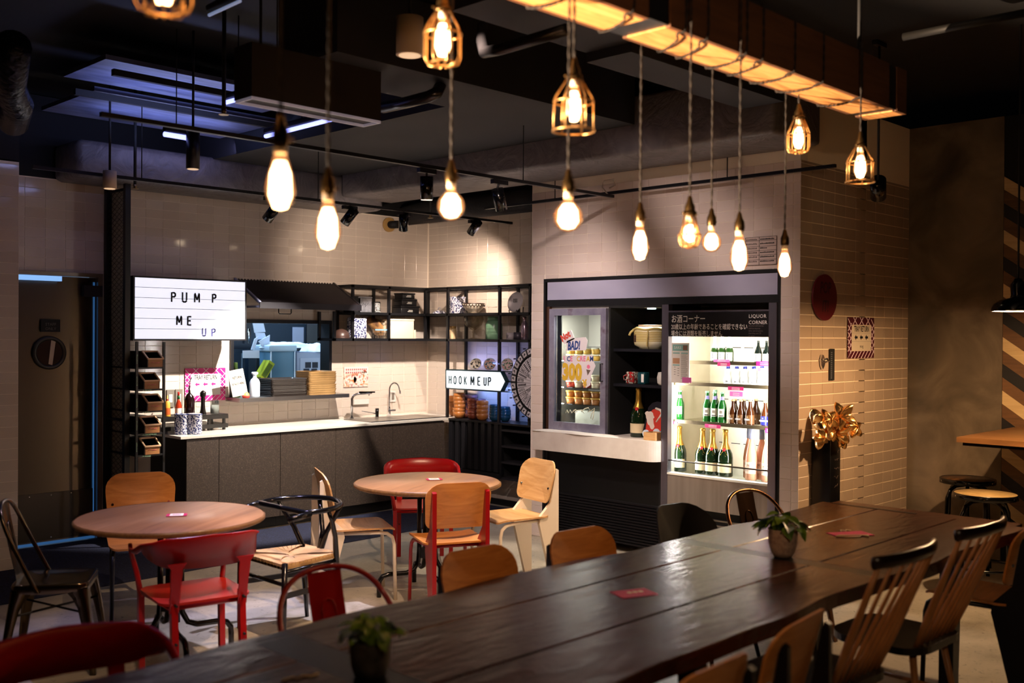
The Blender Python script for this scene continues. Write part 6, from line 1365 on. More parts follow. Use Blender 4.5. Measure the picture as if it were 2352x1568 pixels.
def stxt(s_, px, py, h, m, sx=.9, rot=0, bold=.03, shear=0):
    v = SF_(px, py); q = SF_(px, py-h); hh = (q.z-v.z)*1.35
    u = Vector((0, -cos(rot), sin(rot))); w_ = Vector((0, sin(rot), cos(rot)))
    textm(s_, hh, 'lettering', m, fz, (XF-.0085, v.y, v.z), u, w_, sx=sx, w=True, bold=bold, shear=shear)
stxt('Not', 1292, 785, 16, SR_, .8, .5, .05); stxt('BAD!', 1304, 803, 20, SB_, .62, .05, .04, .2)
for k, (ch, m_) in enumerate(zip('ICE CREAM', (SPK, SB_, SPK, SG, SYL, SPK, SPK, SYL, SB_))): stxt(ch, 1295+k*7.5, 829, 12, m_, .9)
stxt('300', 1292, 870, 37, SYL, .78, 0, .06)
v = SF_(1352, 842); B().prism(circ(.017, 14), .0015, lambda a_, c_, d_: (XF-.0075-d_, v.y+a_, v.z+c_)).build('cone_scoop', SPK, fz, w=True)
sticker([(1347, 848), (1350, 862), (1357, 850)], mat('cone_tan', '6a5a50', .5), 'cone', .001)
stxt('¥', 1340, 888, 16, SYL, .9, .1, .06)
LG = mat('cream_script', 'd8d4b8', .5)
q = [SF_(x, y) for x, y in ((1300, 948), (1303, 941), (1306, 948), (1310, 941), (1314, 948), (1318, 942), (1323, 940), (1326, 945), (1321, 948), (1318, 944), (1328, 942), (1336, 941), (1342, 949), (1335, 945), (1344, 938), (1352, 936), (1356, 941), (1350, 946), (1356, 944), (1366, 937), (1364, 952), (1362, 963), (1357, 960), (1360, 948), (1366, 942))]
B().tube([(XF-.009, v_.y, v_.z) for v_ in q], .0032, 6).build('brand_script', LG, fz, w=True)
# --- white counter, niche and louvred panel
ny0 = fp(1524, 850).y
ct = thing('white_counter', 'thick white rounded counter under the freezer and the niche', 'counter', (XF-.05, (OY1+ny0)/2, .7))
zc0 = PX(1400, 1051, XF-.12).z; CTOP = zc1-.003
cy0, cy1 = ny0-.01, OY1+.015
poly = [(XF+.5, cy0), (XF+.5, OY1-.022), (XF-.016, OY1-.022), (XF-.016, cy1), (XF-.12, cy1)]+[(XF-.02-.10*cos(a), cy0+.10-.10*sin(a)) for a in [pi/2*k/8 for k in range(9)]]
B().prism(poly[::-1], CTOP-zc0, lambda a_, c_, d_: (a_, c_, zc0+d_)).build('counter_block', nmat('white_plaster', [(.3, 'c2b6ac'), (.7, 'd0c6bc')], 8, rough=.5), ct, w=True)
cloth(XF-.125, XF-.025, cy1-.9, cy1+.01, CTOP+.0005, .018, 'thin white cloth strip folded along the white counter before the freezer', mat('cloth_white', 'd2ccc4', .8), 9, 20, .5)
ni = thing('niche_shelves', 'tall black shelved niche between the freezer and the liquor fridge', 'shelf', (XF+.25, (y0+ny0)/2, CTOP))
b = B().box(XF+.0, XF+.5, y0-.02, y0-.001, CTOP, zt_).box(XF+.46, XF+.5, ny0+.02, y0-.02, CTOP, zt_).box(XF, XF+.5, ny0, ny0+.02, CTOP, zt_).box(XF, XF+.46, ny0+.02, y0-.02, zt_-.02, zt_)
b.build('casing', BLACKM, ni, w=True)
n1, n2 = fp(1450, 801, XF+.04).z, fp(1450, 882, XF+.04).z
for z in (n1, n2): B().box(XF+.04, XF+.46, ny0+.021, y0-.021, z-.022, z).build('shelf_board', mat('niche_shelf', '14141a', .35), ni, w=True)
lv_ = fp(1486, 710, XF+.1); B().cyl((XF+.12, lv_.y-.03, zt_-.03), (XF+.12, lv_.y-.03, zt_-.0205), .035, n=20).build('downlight', mat('niche_led', 'ffffff', .3, emit='d8fff0', es=6), ni, w=True)
light('SPOT', (XF+.12, lv_.y-.03, zt_-.036), 24, (1, .96, .82), .03, (XF+.13, lv_.y-.04, 0), 100, .6)
fl = thing('louvred_panel', 'black louvred ventilation panel under the white counter', 'panel', (XF, (OY1+ny0)/2, .05))
lz0, lz1 = fp(1380, 1230).z, fp(1380, 1140).z
lz0 = .07; ly0, ly1 = ny0+.01, OY1-.022
B().box(XF+.012, XF+.4, ly0, ly1, .10, zc0-.001).build('upper_panel', mat('panel_black', '060607', .35), fl, w=True)
lz1 = fp(1380, 1142).z
for k in range(15): z = lz0+(lz1-lz0)*k/15; B().prism([(XF-.004, z), (XF+.010, z+.006), (XF+.010, z+(lz1-lz0)/15*.9), (XF-.002, z+(lz1-lz0)/15*.55)], ly1-ly0-.04, lambda a_, c_, d_: (a_, ly0+.02+d_, c_)).build('louvre', mat('louvre_black', '0d0c0e', .3), fl, w=True)
for y in (ly0, ly1-.02): B().box(XF-.006, XF+.011, y, y+.02, lz0, zc0-.001).build('side_rail', BLACK, fl, w=True)
for y in (ly0+.05, ly1-.1): B().box(XF+.05, XF+.1, y, y+.05, 0, .10).build('foot', BLACK, fl, w=True)
# niche contents
v = fp(1494, 800, XF+.16); t = thing('ceramic_keg', 'squat pale ceramic keg tied with rope on the top niche shelf', 'jar', (XF+.16, v.y, n1+.0005))
B().lathe([(0, 0), (.085, 0), (.092, .012), (.125, .03), (.13, .05), (.13, .13), (.122, .16), (.11, .175), (0, .175)], 32).build('body', nmat('keg_glaze', [(.4, 'c8bc88'), (.6, 'e4e2cc')], 2, 2, rough=.3), t)
B().lathe([(.0, .175), (.098, .175), (.098, .190), (0, .192)], 32).build('lid', mat('keg_lid', 'c8a88c', .4), t)
for k in range(6): B().lathe([(.1305, .06+k*.013), (.133, .064+k*.013), (.1305, .068+k*.013)], 32).build('ridge', mat('keg_ridge', 'c0a860', .35), t)
ROPE = mat('rope', 'c8b470', .8)
B().tube([(.128*cos(a), .128*sin(a), .158+.006*sin(5*a)) for a in [2*pi*k/40 for k in range(40)]], .009, 6, closed=True).build('rope', ROPE, t)
B().tube([(-.06, .115, .155), (-.075, .14, .13), (-.08, .15, .105)], .010, 6).build('rope', ROPE, t); B().tube([(-.11, -.06, .155), (-.13, -.065, .09), (-.125, -.06, .02)], .006, 6).build('rope', ROPE, t)
B().lathe([(.132, .055), (.132, .11)], 10, a0=radians(128), a1=radians(158)).build('dark_label', mat('keg_label', '2a1020', .4), t)
for px, m_, lab, w_ in ((1452, nmat('cup_red_pattern', [(.42, 'c8c0b0'), (.52, '2c2424'), (.6, 'a82c2c')], 45, 3, rough=.3), 'red and black patterned square cup on the lower niche shelf', .075), (1478, nmat('cup_teal', [(.4, '0f3a40'), (.55, '1c4a50'), (.7, '0a1416')], 30, 3, rough=.3), 'dark teal square cup on the lower niche shelf', .07)):
    v = fp(px, 880, XF+.12); t = thing('square_cup', lab, 'cup', (XF+.12, v.y, n2+.0005)); B().rbox(-w_/2, w_/2, -w_/2, w_/2, 0, .095, .008).build('body', m_, t)
    if px < 1460: B().tube([(-w_/2, w_/2-.01, .07), (-w_/2-.0, w_/2+.02, .06), (-w_/2, w_/2+.015, .03), (-w_/2, w_/2-.01, .03)], .006, 6).build('handle', m_, t)
    else: B().rbox(-w_/2-.003, -w_/2, -.03, -.005, .015, .08, .001).build('white_panel', PAPER, t)
v = fp(1521, 860, XF+.06); lathe_thing('round_plate', 'edge of a white plate at the right of the lower niche shelf', 'plate', (XF+.08, ny0+.065, n2+.0005), [(0, 0), (.03, 0), (.042, .02), (.045, .06), (.036, .10), (.0, .105)], mat('plate_white2', 'c8c4bc', .3))
CHM = [(0, 0), (.155, 0), (.165, .02), (.165, .40), (.15, .49), (.088, .63), (.058, .72), (.052, .93), (.060, .94), (.060, .985), (.04, 1), (0, 1)]
GRG = mat('champagne_glass', '10200f', .06, coat=.3); GOLD = mat('gold_foil', 'b08838', .3, .8)
def champ(t, k, lab=True, cam_dir=None, foil=GOLD, red=True):
    B().lathe([(.113*k, .58*k), (.091*k, .63*k), (.061*k, .72*k), (.055*k, .935*k), (.063*k, .94*k), (.063*k, .99*k), (.04*k, 1.004*k), (0, 1.004*k)], 20).build('foil', foil, t)
    a = pi+.35
    B().lathe([(.1665*k, .09*k), (.1665*k, .28*k)], 12, a0=a-1.1, a1=a+1.1).build('label', mat('champ_label', 'd8c49c', .5), t)
    if red:
        d = Vector((cos(a), sin(a), 0)); c = d*(.118*k)+Vector((0, 0, .575*k)); R = Vector((d.x, d.y, .55)).normalized().to_track_quat('Z', 'Y').to_matrix()
        b = B(); b.lathe([(0, .008*k), (.036*k, .006*k), (.038*k, 0)], 16, T=R, c=c); b.build('red_seal', mat('seal_red', 'b01820', .4), t)
        for s in (-1, 1): B().tube([c+Vector((0, 0, .0)), Vector((cos(a+s*.5)*.160*k, sin(a+s*.5)*.160*k, .46*k))], .004*k, 4).build('gold_ribbon', GOLD, t)
v = fp(1466, 1003, XF+.10)
bottle_h(1466, 1003, 890, 0, CHM, GRG, 'champagne_bottle', 'single champagne bottle with gold foil standing in the niche', 'bottle', lambda t, k: champ(t, k), z=CTOP+.0005, X=XF+.10)
# painted skateboard-like deck
v = fp(1503, 1010, XF+.07); t = thing('painted_deck', 'rounded board painted with a white crane on red leaning in the niche', 'ornament', (XF+.075, v.y-.01, CTOP+.001))
TL_ = .10
def df(a_, c_, d_): return (-d_+c_*.10, a_, c_)
o = [(-.095, 0), (.11, 0), (.125, .05), (.10, .16), (.085, .24), (.05, .275), (0, .29), (-.05, .28), (-.09, .25), (-.10, .15)]
B().prism(o, .010, df).build('board', mat('deck_dark', '16131a', .4), t)
B().prism([(.100, .03), (.088, .14), (.070, .195), (.04, .225), (0, .237), (-.05, .232), (-.085, .21), (-.092, .15), (-.086, .02)][::-1], .0112, df).build('red_sun', mat('deck_red', 'c03a2c', .4), t)
for k, (x_, z_, w_, h_) in enumerate(((.06, .10, .035, .10), (.035, .07, .03, .10), (.075, .14, .03, .07), (.045, .15, .035, .06))):
    B().prism([(x_+w_*cos(a)*.9+(.015 if sin(a) > 0 else 0), z_+h_/2+h_/2*sin(a)) for a in [2*pi*i/12 for i in range(12)]], .0118+.0002*k, df).build('crane_feather', mat('deck_white', 'd8cabc', .4), t)
B().tube([(-.0125+.02, .0, .13), (-.0125+.022, -.03, .17), (-.0125+.021, -.05, .20), (-.0125+.02, -.035, .225), (-.0125+.0225, .01, .235)], .010, 6).build('crane_neck', mat('deck_white', 'd8cabc', .4), t)
for k, (x_, z_, r_) in enumerate(((.09, .035, .035), (.04, .025, .03), (-.01, .05, .034), (-.06, .04, .03), (-.08, .09, .022))): B().prism([(x_+r_*cos(a), z_+r_*.9*sin(a)) for a in [2*pi*i/14 for i in range(14)] ], .0122+.0003*k, df).build('painted_wave', mat('deck_blue', '8cb0d4', .4) if k % 2 else mat('deck_pale', 'c8d4e0', .4), t)
v = fp(1512, 1012, XF-.02); t = thing('square_wood_cup', 'square pale wooden cup before the painted board in the niche', 'cup', (XF-.005, ny0+.085, CTOP+.001))
b = B(); s_ = .055; h_ = .06
for (a0, a1, c0, c1) in ((-s_, s_, -s_, -s_+.008), (-s_, s_, s_-.008, s_), (-s_, -s_+.008, -s_+.008, s_-.008), (s_-.008, s_, -s_+.008, s_-.008)): B().box(a0, a1, c0, c1, 0, h_).build('side', OAKL, t)
B().box(-s_+.008, s_-.008, -s_+.008, s_-.008, 0, .008).build('bottom', OAKL, t)
# --- liquor fridge
ly0, ly1 = OY0+.016, ny0-.004
lf = thing('liquor_fridge', 'open steel liquor fridge with a black Japanese liquor corner header', 'fridge', (XF+.3, (ly0+ly1)/2, 0))
zb0 = fp(1650, 1101).z-.0; zl = fp(1650, 1175).z
zsg0, zsg1 = fp(1650, 773).z, fp(1650, 716).z
pw_ = .06
STL = nmat('fridge_post_steel', [(.3, '7a7684'), (.7, '9a96a4')], 4, 4, (1, 1, .3), rough=.3, metal=.9)
for y in (ly0, ly1-pw_): B().box(XF-.03, XF+.02, y, y+pw_, 0, zt_-.002).build('side_post', STL, lf, w=True)
B().box(XF-.03, XF+.02, ly0+pw_, ly1-pw_, zsg1, zsg1+.012).build('top_rail', STL, lf, w=True)
hd_ = B().box(XF-.022, XF+.015, ly0+pw_, ly1-pw_, zsg0, zsg1-.001).build('header_sign', mat('header_black', '0c0a0c', .4), lf, w=True)
iy0, iy1 = ly0+.03, ly1-.03
LIN = nmat('fridge_liner', [(.3, 'b8b09c'), (.7, 'ccc5b2')], 4, rough=.35)
b = B().box(XF+.02, XF+.60, iy0-.025, iy0, zb0-.06, zsg1).box(XF+.02, XF+.60, iy1, iy1+.025, zb0-.06, zsg1).box(XF+.58, XF+.60, iy0, iy1, zb0-.06, zsg1).box(XF+.02, XF+.58, iy0, iy1, zsg1-.02, zsg1).box(XF+.02, XF+.58, iy0, iy1, zb0-.06, zb0-.04)
b.build('liner', LIN, lf, w=True)
B().box(XF-.028, XF+.02, ly0+pw_, ly1-pw_, zl, zb0).build('front_panel', nmat('front_steel', [(.3, '8a8078'), (.7, 'a89c92')], 5, 3, (1, 3, .2), rough=.3, metal=.65), lf, w=True)
B().box(XF-.034, XF+.03, ly0+pw_, ly1-pw_, zb0, zb0+.014).build('ledge', mat('ledge_pale', 'd8d4c8', .3), lf, w=True)
B().box(XF+.04, XF+.4, ly0+pw_, ly1-pw_, 0, zl-.01).build('lower_vent_body', BLACKM, lf, w=True)
for k in range(9): z = .04+k*(zl-.08)/9; B().box(XF+.025, XF+.04, ly0+pw_+.05, ly1-pw_-.03, z, z+.012).build('vent_slat', STEEL, lf, w=True)
rz0 = fp(1650, 1068).z
B().cyl((XF-.012, ly0+pw_, rz0), (XF-.012, ly1-pw_, rz0), .006, n=8).build('guard_rail', mat('rail_dark', '3a3228', .3, .8), lf, w=True)
B().box(XF-.014, XF-.010, ly0+pw_, ly1-pw_, zb0+.0145, rz0-.006).build('guard_glass', PANE, lf, w=True)
textm('お酒コーナー', .064, 'lettering', PAPER, hd_, (XF-.0225, ly1-pw_-.02, zsg1-.073), (0, -1, 0), (0, 0, 1), w=True, sx=.80, bold=.008)
o_ = None
def fixw(par):      # lettering was placed relative to world of its parent chain
    pass
textm('20歳以上の年齢であることを確認できない', .047, 'lettering', PAPER, hd_, (XF-.0225, ly1-pw_-.02, zsg1-.126), (0, -1, 0), (0, 0, 1), w=True, sx=.74, bold=.006)
textm('場合には酒類を販売しません', .047, 'lettering', PAPER, hd_, (XF-.0225, ly1-pw_-.02, zsg1-.176), (0, -1, 0), (0, 0, 1), w=True, sx=.74, bold=.006)
textm('LIQUOR', .036, 'lettering', PAPER, hd_, (XF-.0225, ly0+pw_+.165, zsg1-.046), (0, -1, 0), (0, 0, 1), w=True, sx=1.0, sp=1.1)
textm('CORNER', .036, 'lettering', PAPER, hd_, (XF-.0225, ly0+pw_+.165, zsg1-.090), (0, -1, 0), (0, 0, 1), w=True, sx=1.0, sp=1.05)
for k, s_ in enumerate(('Alcohol will not be', 'sold to anyone', 'who cannot prove', 'that they are 20', 'or over.')): textm(s_, .0165, 'lettering', mat('print_mid', '6a605c', .6), hd_, (XF-.0225, ly0+pw_+.165, zsg1-.108-.0175*k), (0, -1, 0), (0, 0, 1), w=True, sx=.95)
# shelves
SX_ = XF+.10
def shelf_at(px, py, px2, py2): return PX((px+px2)/2, (py+py2)/2, SX_).z
z1 = PX(1650, 831, SX_).z; z2 = PX(1700, 884, SX_).z; z3 = PX(1690, 975, SX_).z; z4 = zb0+.004
GSH = glassmat('glass_shelf', 'f2f2ec')
for z in (z1, z2, z3):
    B().box(SX_, XF+.50, iy0+.002, iy1-.002, z-.008, z).build('shelf_board', GSH, lf, w=True); B().box(SX_-.012, SX_, iy0+.002, iy1-.002, z-.02, z+.006).build('shelf_lip', mat('shelf_lip', '5a503c', .3, .6), lf, w=True)
for k, z in enumerate((z1+.10, (z2+z3)/2, (z3+z4)/2)):
    for q in range(7): B().box(XF+.578, XF+.58, iy0+.08+q*.11, iy0+.16+q*.11, z, z+.006).build('air_slot', INK, lf, w=True)
light('AREA', (XF+.06, (iy0+iy1)/2, zsg1-.05), 12, (1, .95, .88), .7, (XF+.35, (iy0+iy1)/2, zb0), sy=.06)
light('AREA', (XF+.04, iy0+.02, (zb0+zsg0)/2), 18, (1, .95, .92), .06, (XF+.4, iy1, (zb0+zsg0)/2), sy=.9)
light('AREA', (XF+.04, iy1-.02, (zb0+zsg0)/2), 18, (1, .95, .92), .06, (XF+.4, iy0, (zb0+zsg0)/2), sy=.9)
def fb(px, ty, z, prof, m, name, lab, extra=None, x=SX_+.07, group=None, wide=1):
    v = PX(px, 900, x); q = PX(px, ty, x); h = q.z-z; t = thing(name, lab, 'bottle', (x, v.y, z+.0006), group=group)
    B().lathe([(r*h*wide, zz*h) for r, zz in prof], 18).build('body', m, t)
    if extra: extra(t, h)
    return t
FRONT = pi+.30
def lab_(r, a, b_, m, name='label', w_=1.0): return lambda t, h: B().lathe([(r*h, a*h), (r*h, b_*h)], 10, a0=FRONT-w_, a1=FRONT+w_).build(name, m, t)
SAKE = [(0, 0), (.150, 0), (.158, .02), (.158, .42), (.12, .56), (.055, .72), (.048, .93), (.055, .94), (.055, 1), (0, 1)]
def sake_x(foil):
    def f(t, h):
        lab_(.1595, .05, .38, mat('label_white', 'e0dcd0', .5))(t, h)
        if foil: B().lathe([(.125*h, .555*h), (.058*h, .72*h), (.051*h, .93*h), (.058*h, .94*h), (.058*h, 1.003*h), (0, 1.003*h)], 18).build('foil', mat('foil_white', 'e4e0dc', .4), t)
        else: B().cyl((0, 0, .92*h), (0, 0, 1.01*h), .062*h, n=14).build('cap', mat('cap_cream', 'd8c89c', .4), t)
        for q in range(3): a = FRONT; B().box(-.1615*h, -.16*h, -.01*h, .02*h, (.14+q*.07)*h, (.18+q*.07)*h).build('print_mark', INK, t)
    return f
DG = mat('sake_green', '1c3414', .06); BG = mat('sake_black', '0c1410', .06)
for k, px in enumerate((1641, 1658, 1675)): fb(px, 773, z1, SAKE, DG, 'sake_bottle', 'green sake bottle with white foil neck on the top shelf, %s of three' % ('left', 'middle', 'right')[k], sake_x(True), group='sake bottles on the top shelf')
for k, px in enumerate((1741, 1760, 1774)): fb(px, 778, z1, SAKE, BG, 'sake_bottle', 'dark sake bottle with cream cap at the top right shelf, %s of three' % ('left', 'middle', 'right')[k], sake_x(False), group='sake bottles on the top shelf')
GO = [(0, 0), (.18, 0), (.235, .04), (.262, .16), (.25, .30), (.19, .44), (.165, .52), (.18, .62), (.195, .72), (.165, .86), (0, .86)]
for k, px in enumerate((1672, 1692, 1711, 1731, 1750, 1769)): fb(px, 841, z2, GO, mat('frosted_white', 'd4d8da', .35), 'gourd_bottle', 'white gourd-shaped bottle with blue cap on the second shelf, %s of six from left' % ('first', 'second', 'third', 'fourth', 'fifth', 'sixth')[k], lambda t, h: (B().cyl((0, 0, .84*h), (0, 0, h), .13*h, .10*h, n=12).build('blue_cap', mat('cap_blue', '18247a', .4), t), B().lathe([(.263*h, .12*h), (.263*h, .20*h)], 6, a0=FRONT-.25, a1=FRONT+.25).build('grey_spot', mat('grey_print', '8a8e94', .5), t)), x=SX_+.05, group='white gourd bottles')
BEER = [(0, 0), (.140, 0), (.148, .015), (.148, .48), (.135, .58), (.074, .74), (.060, .84), (.058, .93), (.066, .935), (.066, .96), (0, .96)]
GB = mat('beer_green', '1a5a22', .08)
def beer_x(capm, neck, labm, ring=None):
    def f(t, h):
        B().cyl((0, 0, .945*h), (0, 0, 1.0*h), .072*h, .068*h, n=14).build('cap', capm, t)
        if neck: B().lathe([(.076*h, .74*h), (.063*h, .85*h)], 16).build('neck_label', neck, t)
        d = Vector((cos(FRONT), sin(FRONT), 0))
        if ring:
            b = B(); b.lathe([(.1492*h, .20*h), (.1492*h, .46*h)], 8, a0=FRONT-.8, a1=FRONT+.8); b.build('label', labm, t)
            b = B(); b.lathe([(.1502*h, .22*h), (.1502*h, .25*h)], 8, a0=FRONT-.5, a1=FRONT+.5); b.build('label_band', INK, t)
            b = B(); b.lathe([(.1502*h, .31*h), (.1502*h, .40*h)], 8, a0=FRONT-.35, a1=FRONT+.35); b.build('label_emblem', mat('emblem_grey', '8a8478', .5), t)
        else: lab_(.1258, .06, .46, labm, 'label', 1.2)(t, h)
    return f
gx = beer_x(mat('cap_mint', '8ab89a', .4), mat('neck_violet', '9088c8', .5), mat('label_white', 'e0dcd0', .5), True)
for k, (px, ty) in enumerate(((1625, 898), (1642, 899), (1659, 900))): fb(px, ty, z3, BEER, GB, 'beer_bottle', 'green beer bottle, %s of the three in the middle of the third shelf' % ('left', 'middle', 'right')[k], gx, x=SX_+.05, group='green beer bottles')
for k, (px, ty) in enumerate(((1549, 896), (1562, 896))): fb(px, ty, z3, BEER, GB, 'beer_bottle', 'green beer bottle, %s of the pair at the left end of the third shelf' % ('left', 'right')[k], gx, x=SX_+.06, group='green beer bottles')
for k, (px, ty) in enumerate(((1643, 895),)): fb(px, ty, z3, BEER, GB, 'beer_bottle', 'green beer bottle standing behind the three in the middle of the third shelf', gx, x=SX_+.16, group='green beer bottles')
AB = mat('beer_brown', '3a1c0a', .07); STB = [(0, 0), (.178, 0), (.188, .015), (.188, .42), (.165, .54), (.088, .72), (.062, .88), (.07, .90), (.07, .94), (0, .94)]
def coedo(lm):
    def f(t, h):
        B().cyl((0, 0, .93*h), (0, 0, 1.0*h), .08*h, .075*h, n=14).build('cap', mat('cap_tan', 'c8aa78', .4), t)
        B().lathe([(.1895*h, .05*h), (.1895*h, .40*h)], 12, a0=FRONT-1.3, a1=FRONT+1.3).build('label', lm, t)
        textm('COEDO', .095*h, 'lettering', PAPER, t, (-.1910*h, .15*h, .19*h), (0, -1, 0), (0, 0, 1), sx=.75, bold=.03)
        B().prism(circ(.028*h, 10), .001, lambda a_, c_, d_: (-.1910*h-d_, a_, .32*h+c_)).build('emblem', mat('emblem_tan', 'b09468', .5), t)
    return f
BL1, BL2 = mat('label_brown', '5a3a1c', .4), mat('label_indigo', '20248c', .4)
for k, (px, ty, lm, x_) in enumerate(((1684, 917, BL1, .05), (1702, 918, BL1, .05), (1723, 918, BL1, .05), (1689, 916, BL1, .14), (1709, 916, BL1, .14), (1737, 916, BL1, .14), (1758, 921, BL2, .05), (1772, 922, BL2, .05))):
    nm = ['front row first', 'front row second', 'front row third', 'back row first', 'back row second', 'back row third', '', ''][k]
    fb(px, ty, z3, STB, AB, 'beer_bottle', ('short brown beer bottle with brown label, %s from left' % nm) if k < 6 else 'short brown beer bottle with indigo label, %s of two at right' % ('left', 'right')[k-6], coedo(lm), x=SX_+x_, group='short brown beer bottles')
for k, (px, ty, lab) in enumerate(((1561, 978, 'dark green champagne bottle at the left end of the bottom shelf'), (1615, 983, 'champagne bottle with red seal on the bottom shelf, left of three'), (1638, 985, 'champagne bottle with red seal on the bottom shelf, middle of three'), (1667, 986, 'champagne bottle with red seal on the bottom shelf, right of three'), (1550, 980, 'champagne bottle half cut off at the far left of the bottom shelf'))):
    fb(px, ty, z4, CHM, GRG, 'champagne_bottle', lab, lambda t, k_: champ(t, k_), x=SX_+(.06 if k != 4 else .17), group='champagne bottles on the bottom shelf', wide=1)
ROSE = [(0, 0), (.110, 0), (.118, .02), (.118, .40), (.10, .55), (.045, .78), (.040, .90), (.048, .91), (.048, 1), (0, 1)]
RG = mat('rose_wine', 'd89a78', .05, trans=.35)
def rose_x(t, h):
    B().cyl((0, 0, .80*h), (0, 0, 1.004*h), .052*h, .050*h, n=14).build('grey_capsule', mat('capsule_grey', '6a6e80', .4), t)
    lab_(.1192, .13, .36, mat('rose_label', 'dcb8a0', .5))(t, h)
    textm('M', .08*h, 'lettering', INK, t, (-.121*h, .03*h, .26*h), (0, -1, 0), (0, 0, 1)); textm('MINUTY', .035*h, 'lettering', INK, t, (-.121*h, .07*h, .18*h), (0, -1, 0), (0, 0, 1))
for k, (px, ty, x_) in enumerate(((1727, 985, .04), (1722, 983, .13), (1751, 986, .12), (1764, 987, .04))):
    fb(px, ty, z4, ROSE, RG, 'rose_bottle', 'pink rose wine bottle with grey neck, %s from left' % ('front one', 'rear one first', 'rear one second', 'front one second')[k], rose_x, x=SX_+x_, group='rose wine bottles')
# price strips and leaflet
MAG = mat('price_magenta', 'c01868', .5); MAGL = mat('price_pink', 'e070b8', .5)
def tagp(px0, py0, px1, py1, m, lab, x=SX_-.016):
    a = PX(px0, py0, x); c = PX(px1, py1, x); t = thing('price_tag', lab, 'price tag', (x, (a.y+c.y)/2, c.z), group='price tags on the fridge shelves')
    B().box(x-.001, x, c.y, a.y, c.z, a.z).build('strip', m, t, w=True)
    for k in range(2): B().box(x-.0015, x-.001, a.y-(a.y-c.y)*.75, a.y-(a.y-c.y)*.25, c.z+(a.z-c.z)*(.25+.35*k), c.z+(a.z-c.z)*(.35+.35*k)).build('print_line', PAPER, t, w=True)
tagp(1639, 825, 1676, 832, MAGL, 'pale pink price strip under the white-foil sake bottles'); tagp(1648, 832, 1677, 841, MAG, 'magenta price strip hanging under the white-foil sake bottles')
tagp(1737, 829, 1773, 841, MAG, 'magenta price strip under the dark sake bottles'); tagp(1741, 844, 1770, 853, MAGL, 'pink price strip over the right gourd bottles', SX_-.018)
tagp(1672, 887, 1708, 897, MAG, 'magenta price strip below the gourd bottles'); tagp(1676, 898, 1706, 911, MAGL, 'pink price strip hanging below the gourd bottles')
tagp(1619, 973, 1655, 984, MAG, 'magenta price strip below the three green beers'); tagp(1547, 967, 1556, 974, MAG, 'small magenta price strip below the left green beers'); tagp(1758, 983, 1771, 994, MAG, 'small magenta price strip above the rose wine')
a = PX(1547, 787, XF+.0); c = PX(1587, 880, XF+.0); t = thing('sake_leaflet', 'framed white and teal drinks leaflet at the left of the liquor fridge', 'leaflet', (XF-.025, (a.y+c.y)/2, c.z))
x = XF-.024
B().box(x, x+.004, c.y, a.y, c.z, a.z).build('sheet', PAPER, t, w=True); W_, H_ = a.y-c.y, a.z-c.z
tg = mat('leaflet_teal', '8cc0b8', .5)
B().box(x-.001, x, c.y+.06*W_, a.y-.06*W_, a.z-.20*H_, a.z-.04*H_).build('teal_header', tg, t, w=True); B().box(x-.0015, x-.001, c.y+.10*W_, c.y+.35*W_, a.z-.18*H_, a.z-.06*H_).build('picture', mat('leaflet_pic', '8a6a5a', .5), t, w=True)
textm('SAKE', .03, 'lettering', PAPER, t, (x-.0012, a.y-.14*W_, a.z-.15*H_), (0, -1, 0), (0, 0, 1), w=True)
for (u0, u1, v0, v1, m_) in ((.08, .46, .24, .27, tg), (.54, .92, .24, .27, tg), (.08, .46, .38, .52, mat('leaflet_tan', 'c89a78', .5)), (.08, .46, .54, .57, tg)): B().box(x-.0012, x, a.y-u1*W_, a.y-u0*W_, a.z-v1*H_, a.z-v0*H_).build('panel', m_, t, w=True)
b = B(); r = random.Random(8)
for k in range(26):
    v0 = .29+.024*k
    b.box(x-.0012, x, a.y-.92*W_+.1*W_*r.random(), a.y-.54*W_, a.z-(v0+.008)*H_, a.z-v0*H_)
for k in range(8): v0 = .60+.03*k; b.box(x-.0012, x, a.y-(.14+.2*(k % 2)+.1)*W_, a.y-(.14+.2*(k % 2))*W_, a.z-(v0+.012)*H_, a.z-v0*H_)
b.build('print_lines', mat('print_grey2', '8c8880', .6), t, w=True, kind='stuff')
aa_ = PX(1567, 866, XF-.026); cc_ = PX(1588, 879, XF-.026); B().box(XF-.027, XF-.026, cc_.y, aa_.y, cc_.z, aa_.z).build('pink_tag', MAGL, t, w=True)
# notice on the tiles over the fridges
a = PX(1712, 546, XF-.012); c = PX(1784, 607, XF-.012); t = thing('licence_notice', 'printed licence notice in clear film on the tiles behind the hanging bulbs', 'notice', (XF-.012, (a.y+c.y)/2, c.z)); x = XF-.013
B().box(x, x+.003, c.y, a.y, c.z, a.z).build('sheet', mat('notice_pale', 'c0aca4', .4), t, w=True); W_, H_ = a.y-c.y, a.z-c.z
for u in (0, .44, .985): B().box(x-.001, x, a.y-(u+.012)*W_, a.y-u*W_, c.z, a.z).build('rule', INK, t, w=True)
for v in (.0, .13, .33, .48, .64, .80, .985): B().box(x-.001, x, c.y, a.y, a.z-(v+.012)*H_, a.z-v*H_).build('rule', INK, t, w=True)
b = B(); r = random.Random(12)
for k in range(6):
    v0 = .06+.155*k
    for q in range(8): u = .04+q*.045; b.box(x-.0012, x-.0005, a.y-(u+.022)*W_, a.y-u*W_, a.z-(v0+.055)*H_, a.z-(v0+.055*r.uniform(0, .3))*H_)
    for q in range(10 if k != 2 else 5): u = .48+q*.045; b.box(x-.0012, x-.0005, a.y-(u+.034)*W_, a.y-u*W_, a.z-(v0+.05)*H_, a.z-(v0+.05*r.uniform(0, .3))*H_)
b.build('print_marks', INK, t, w=True, kind='stuff')
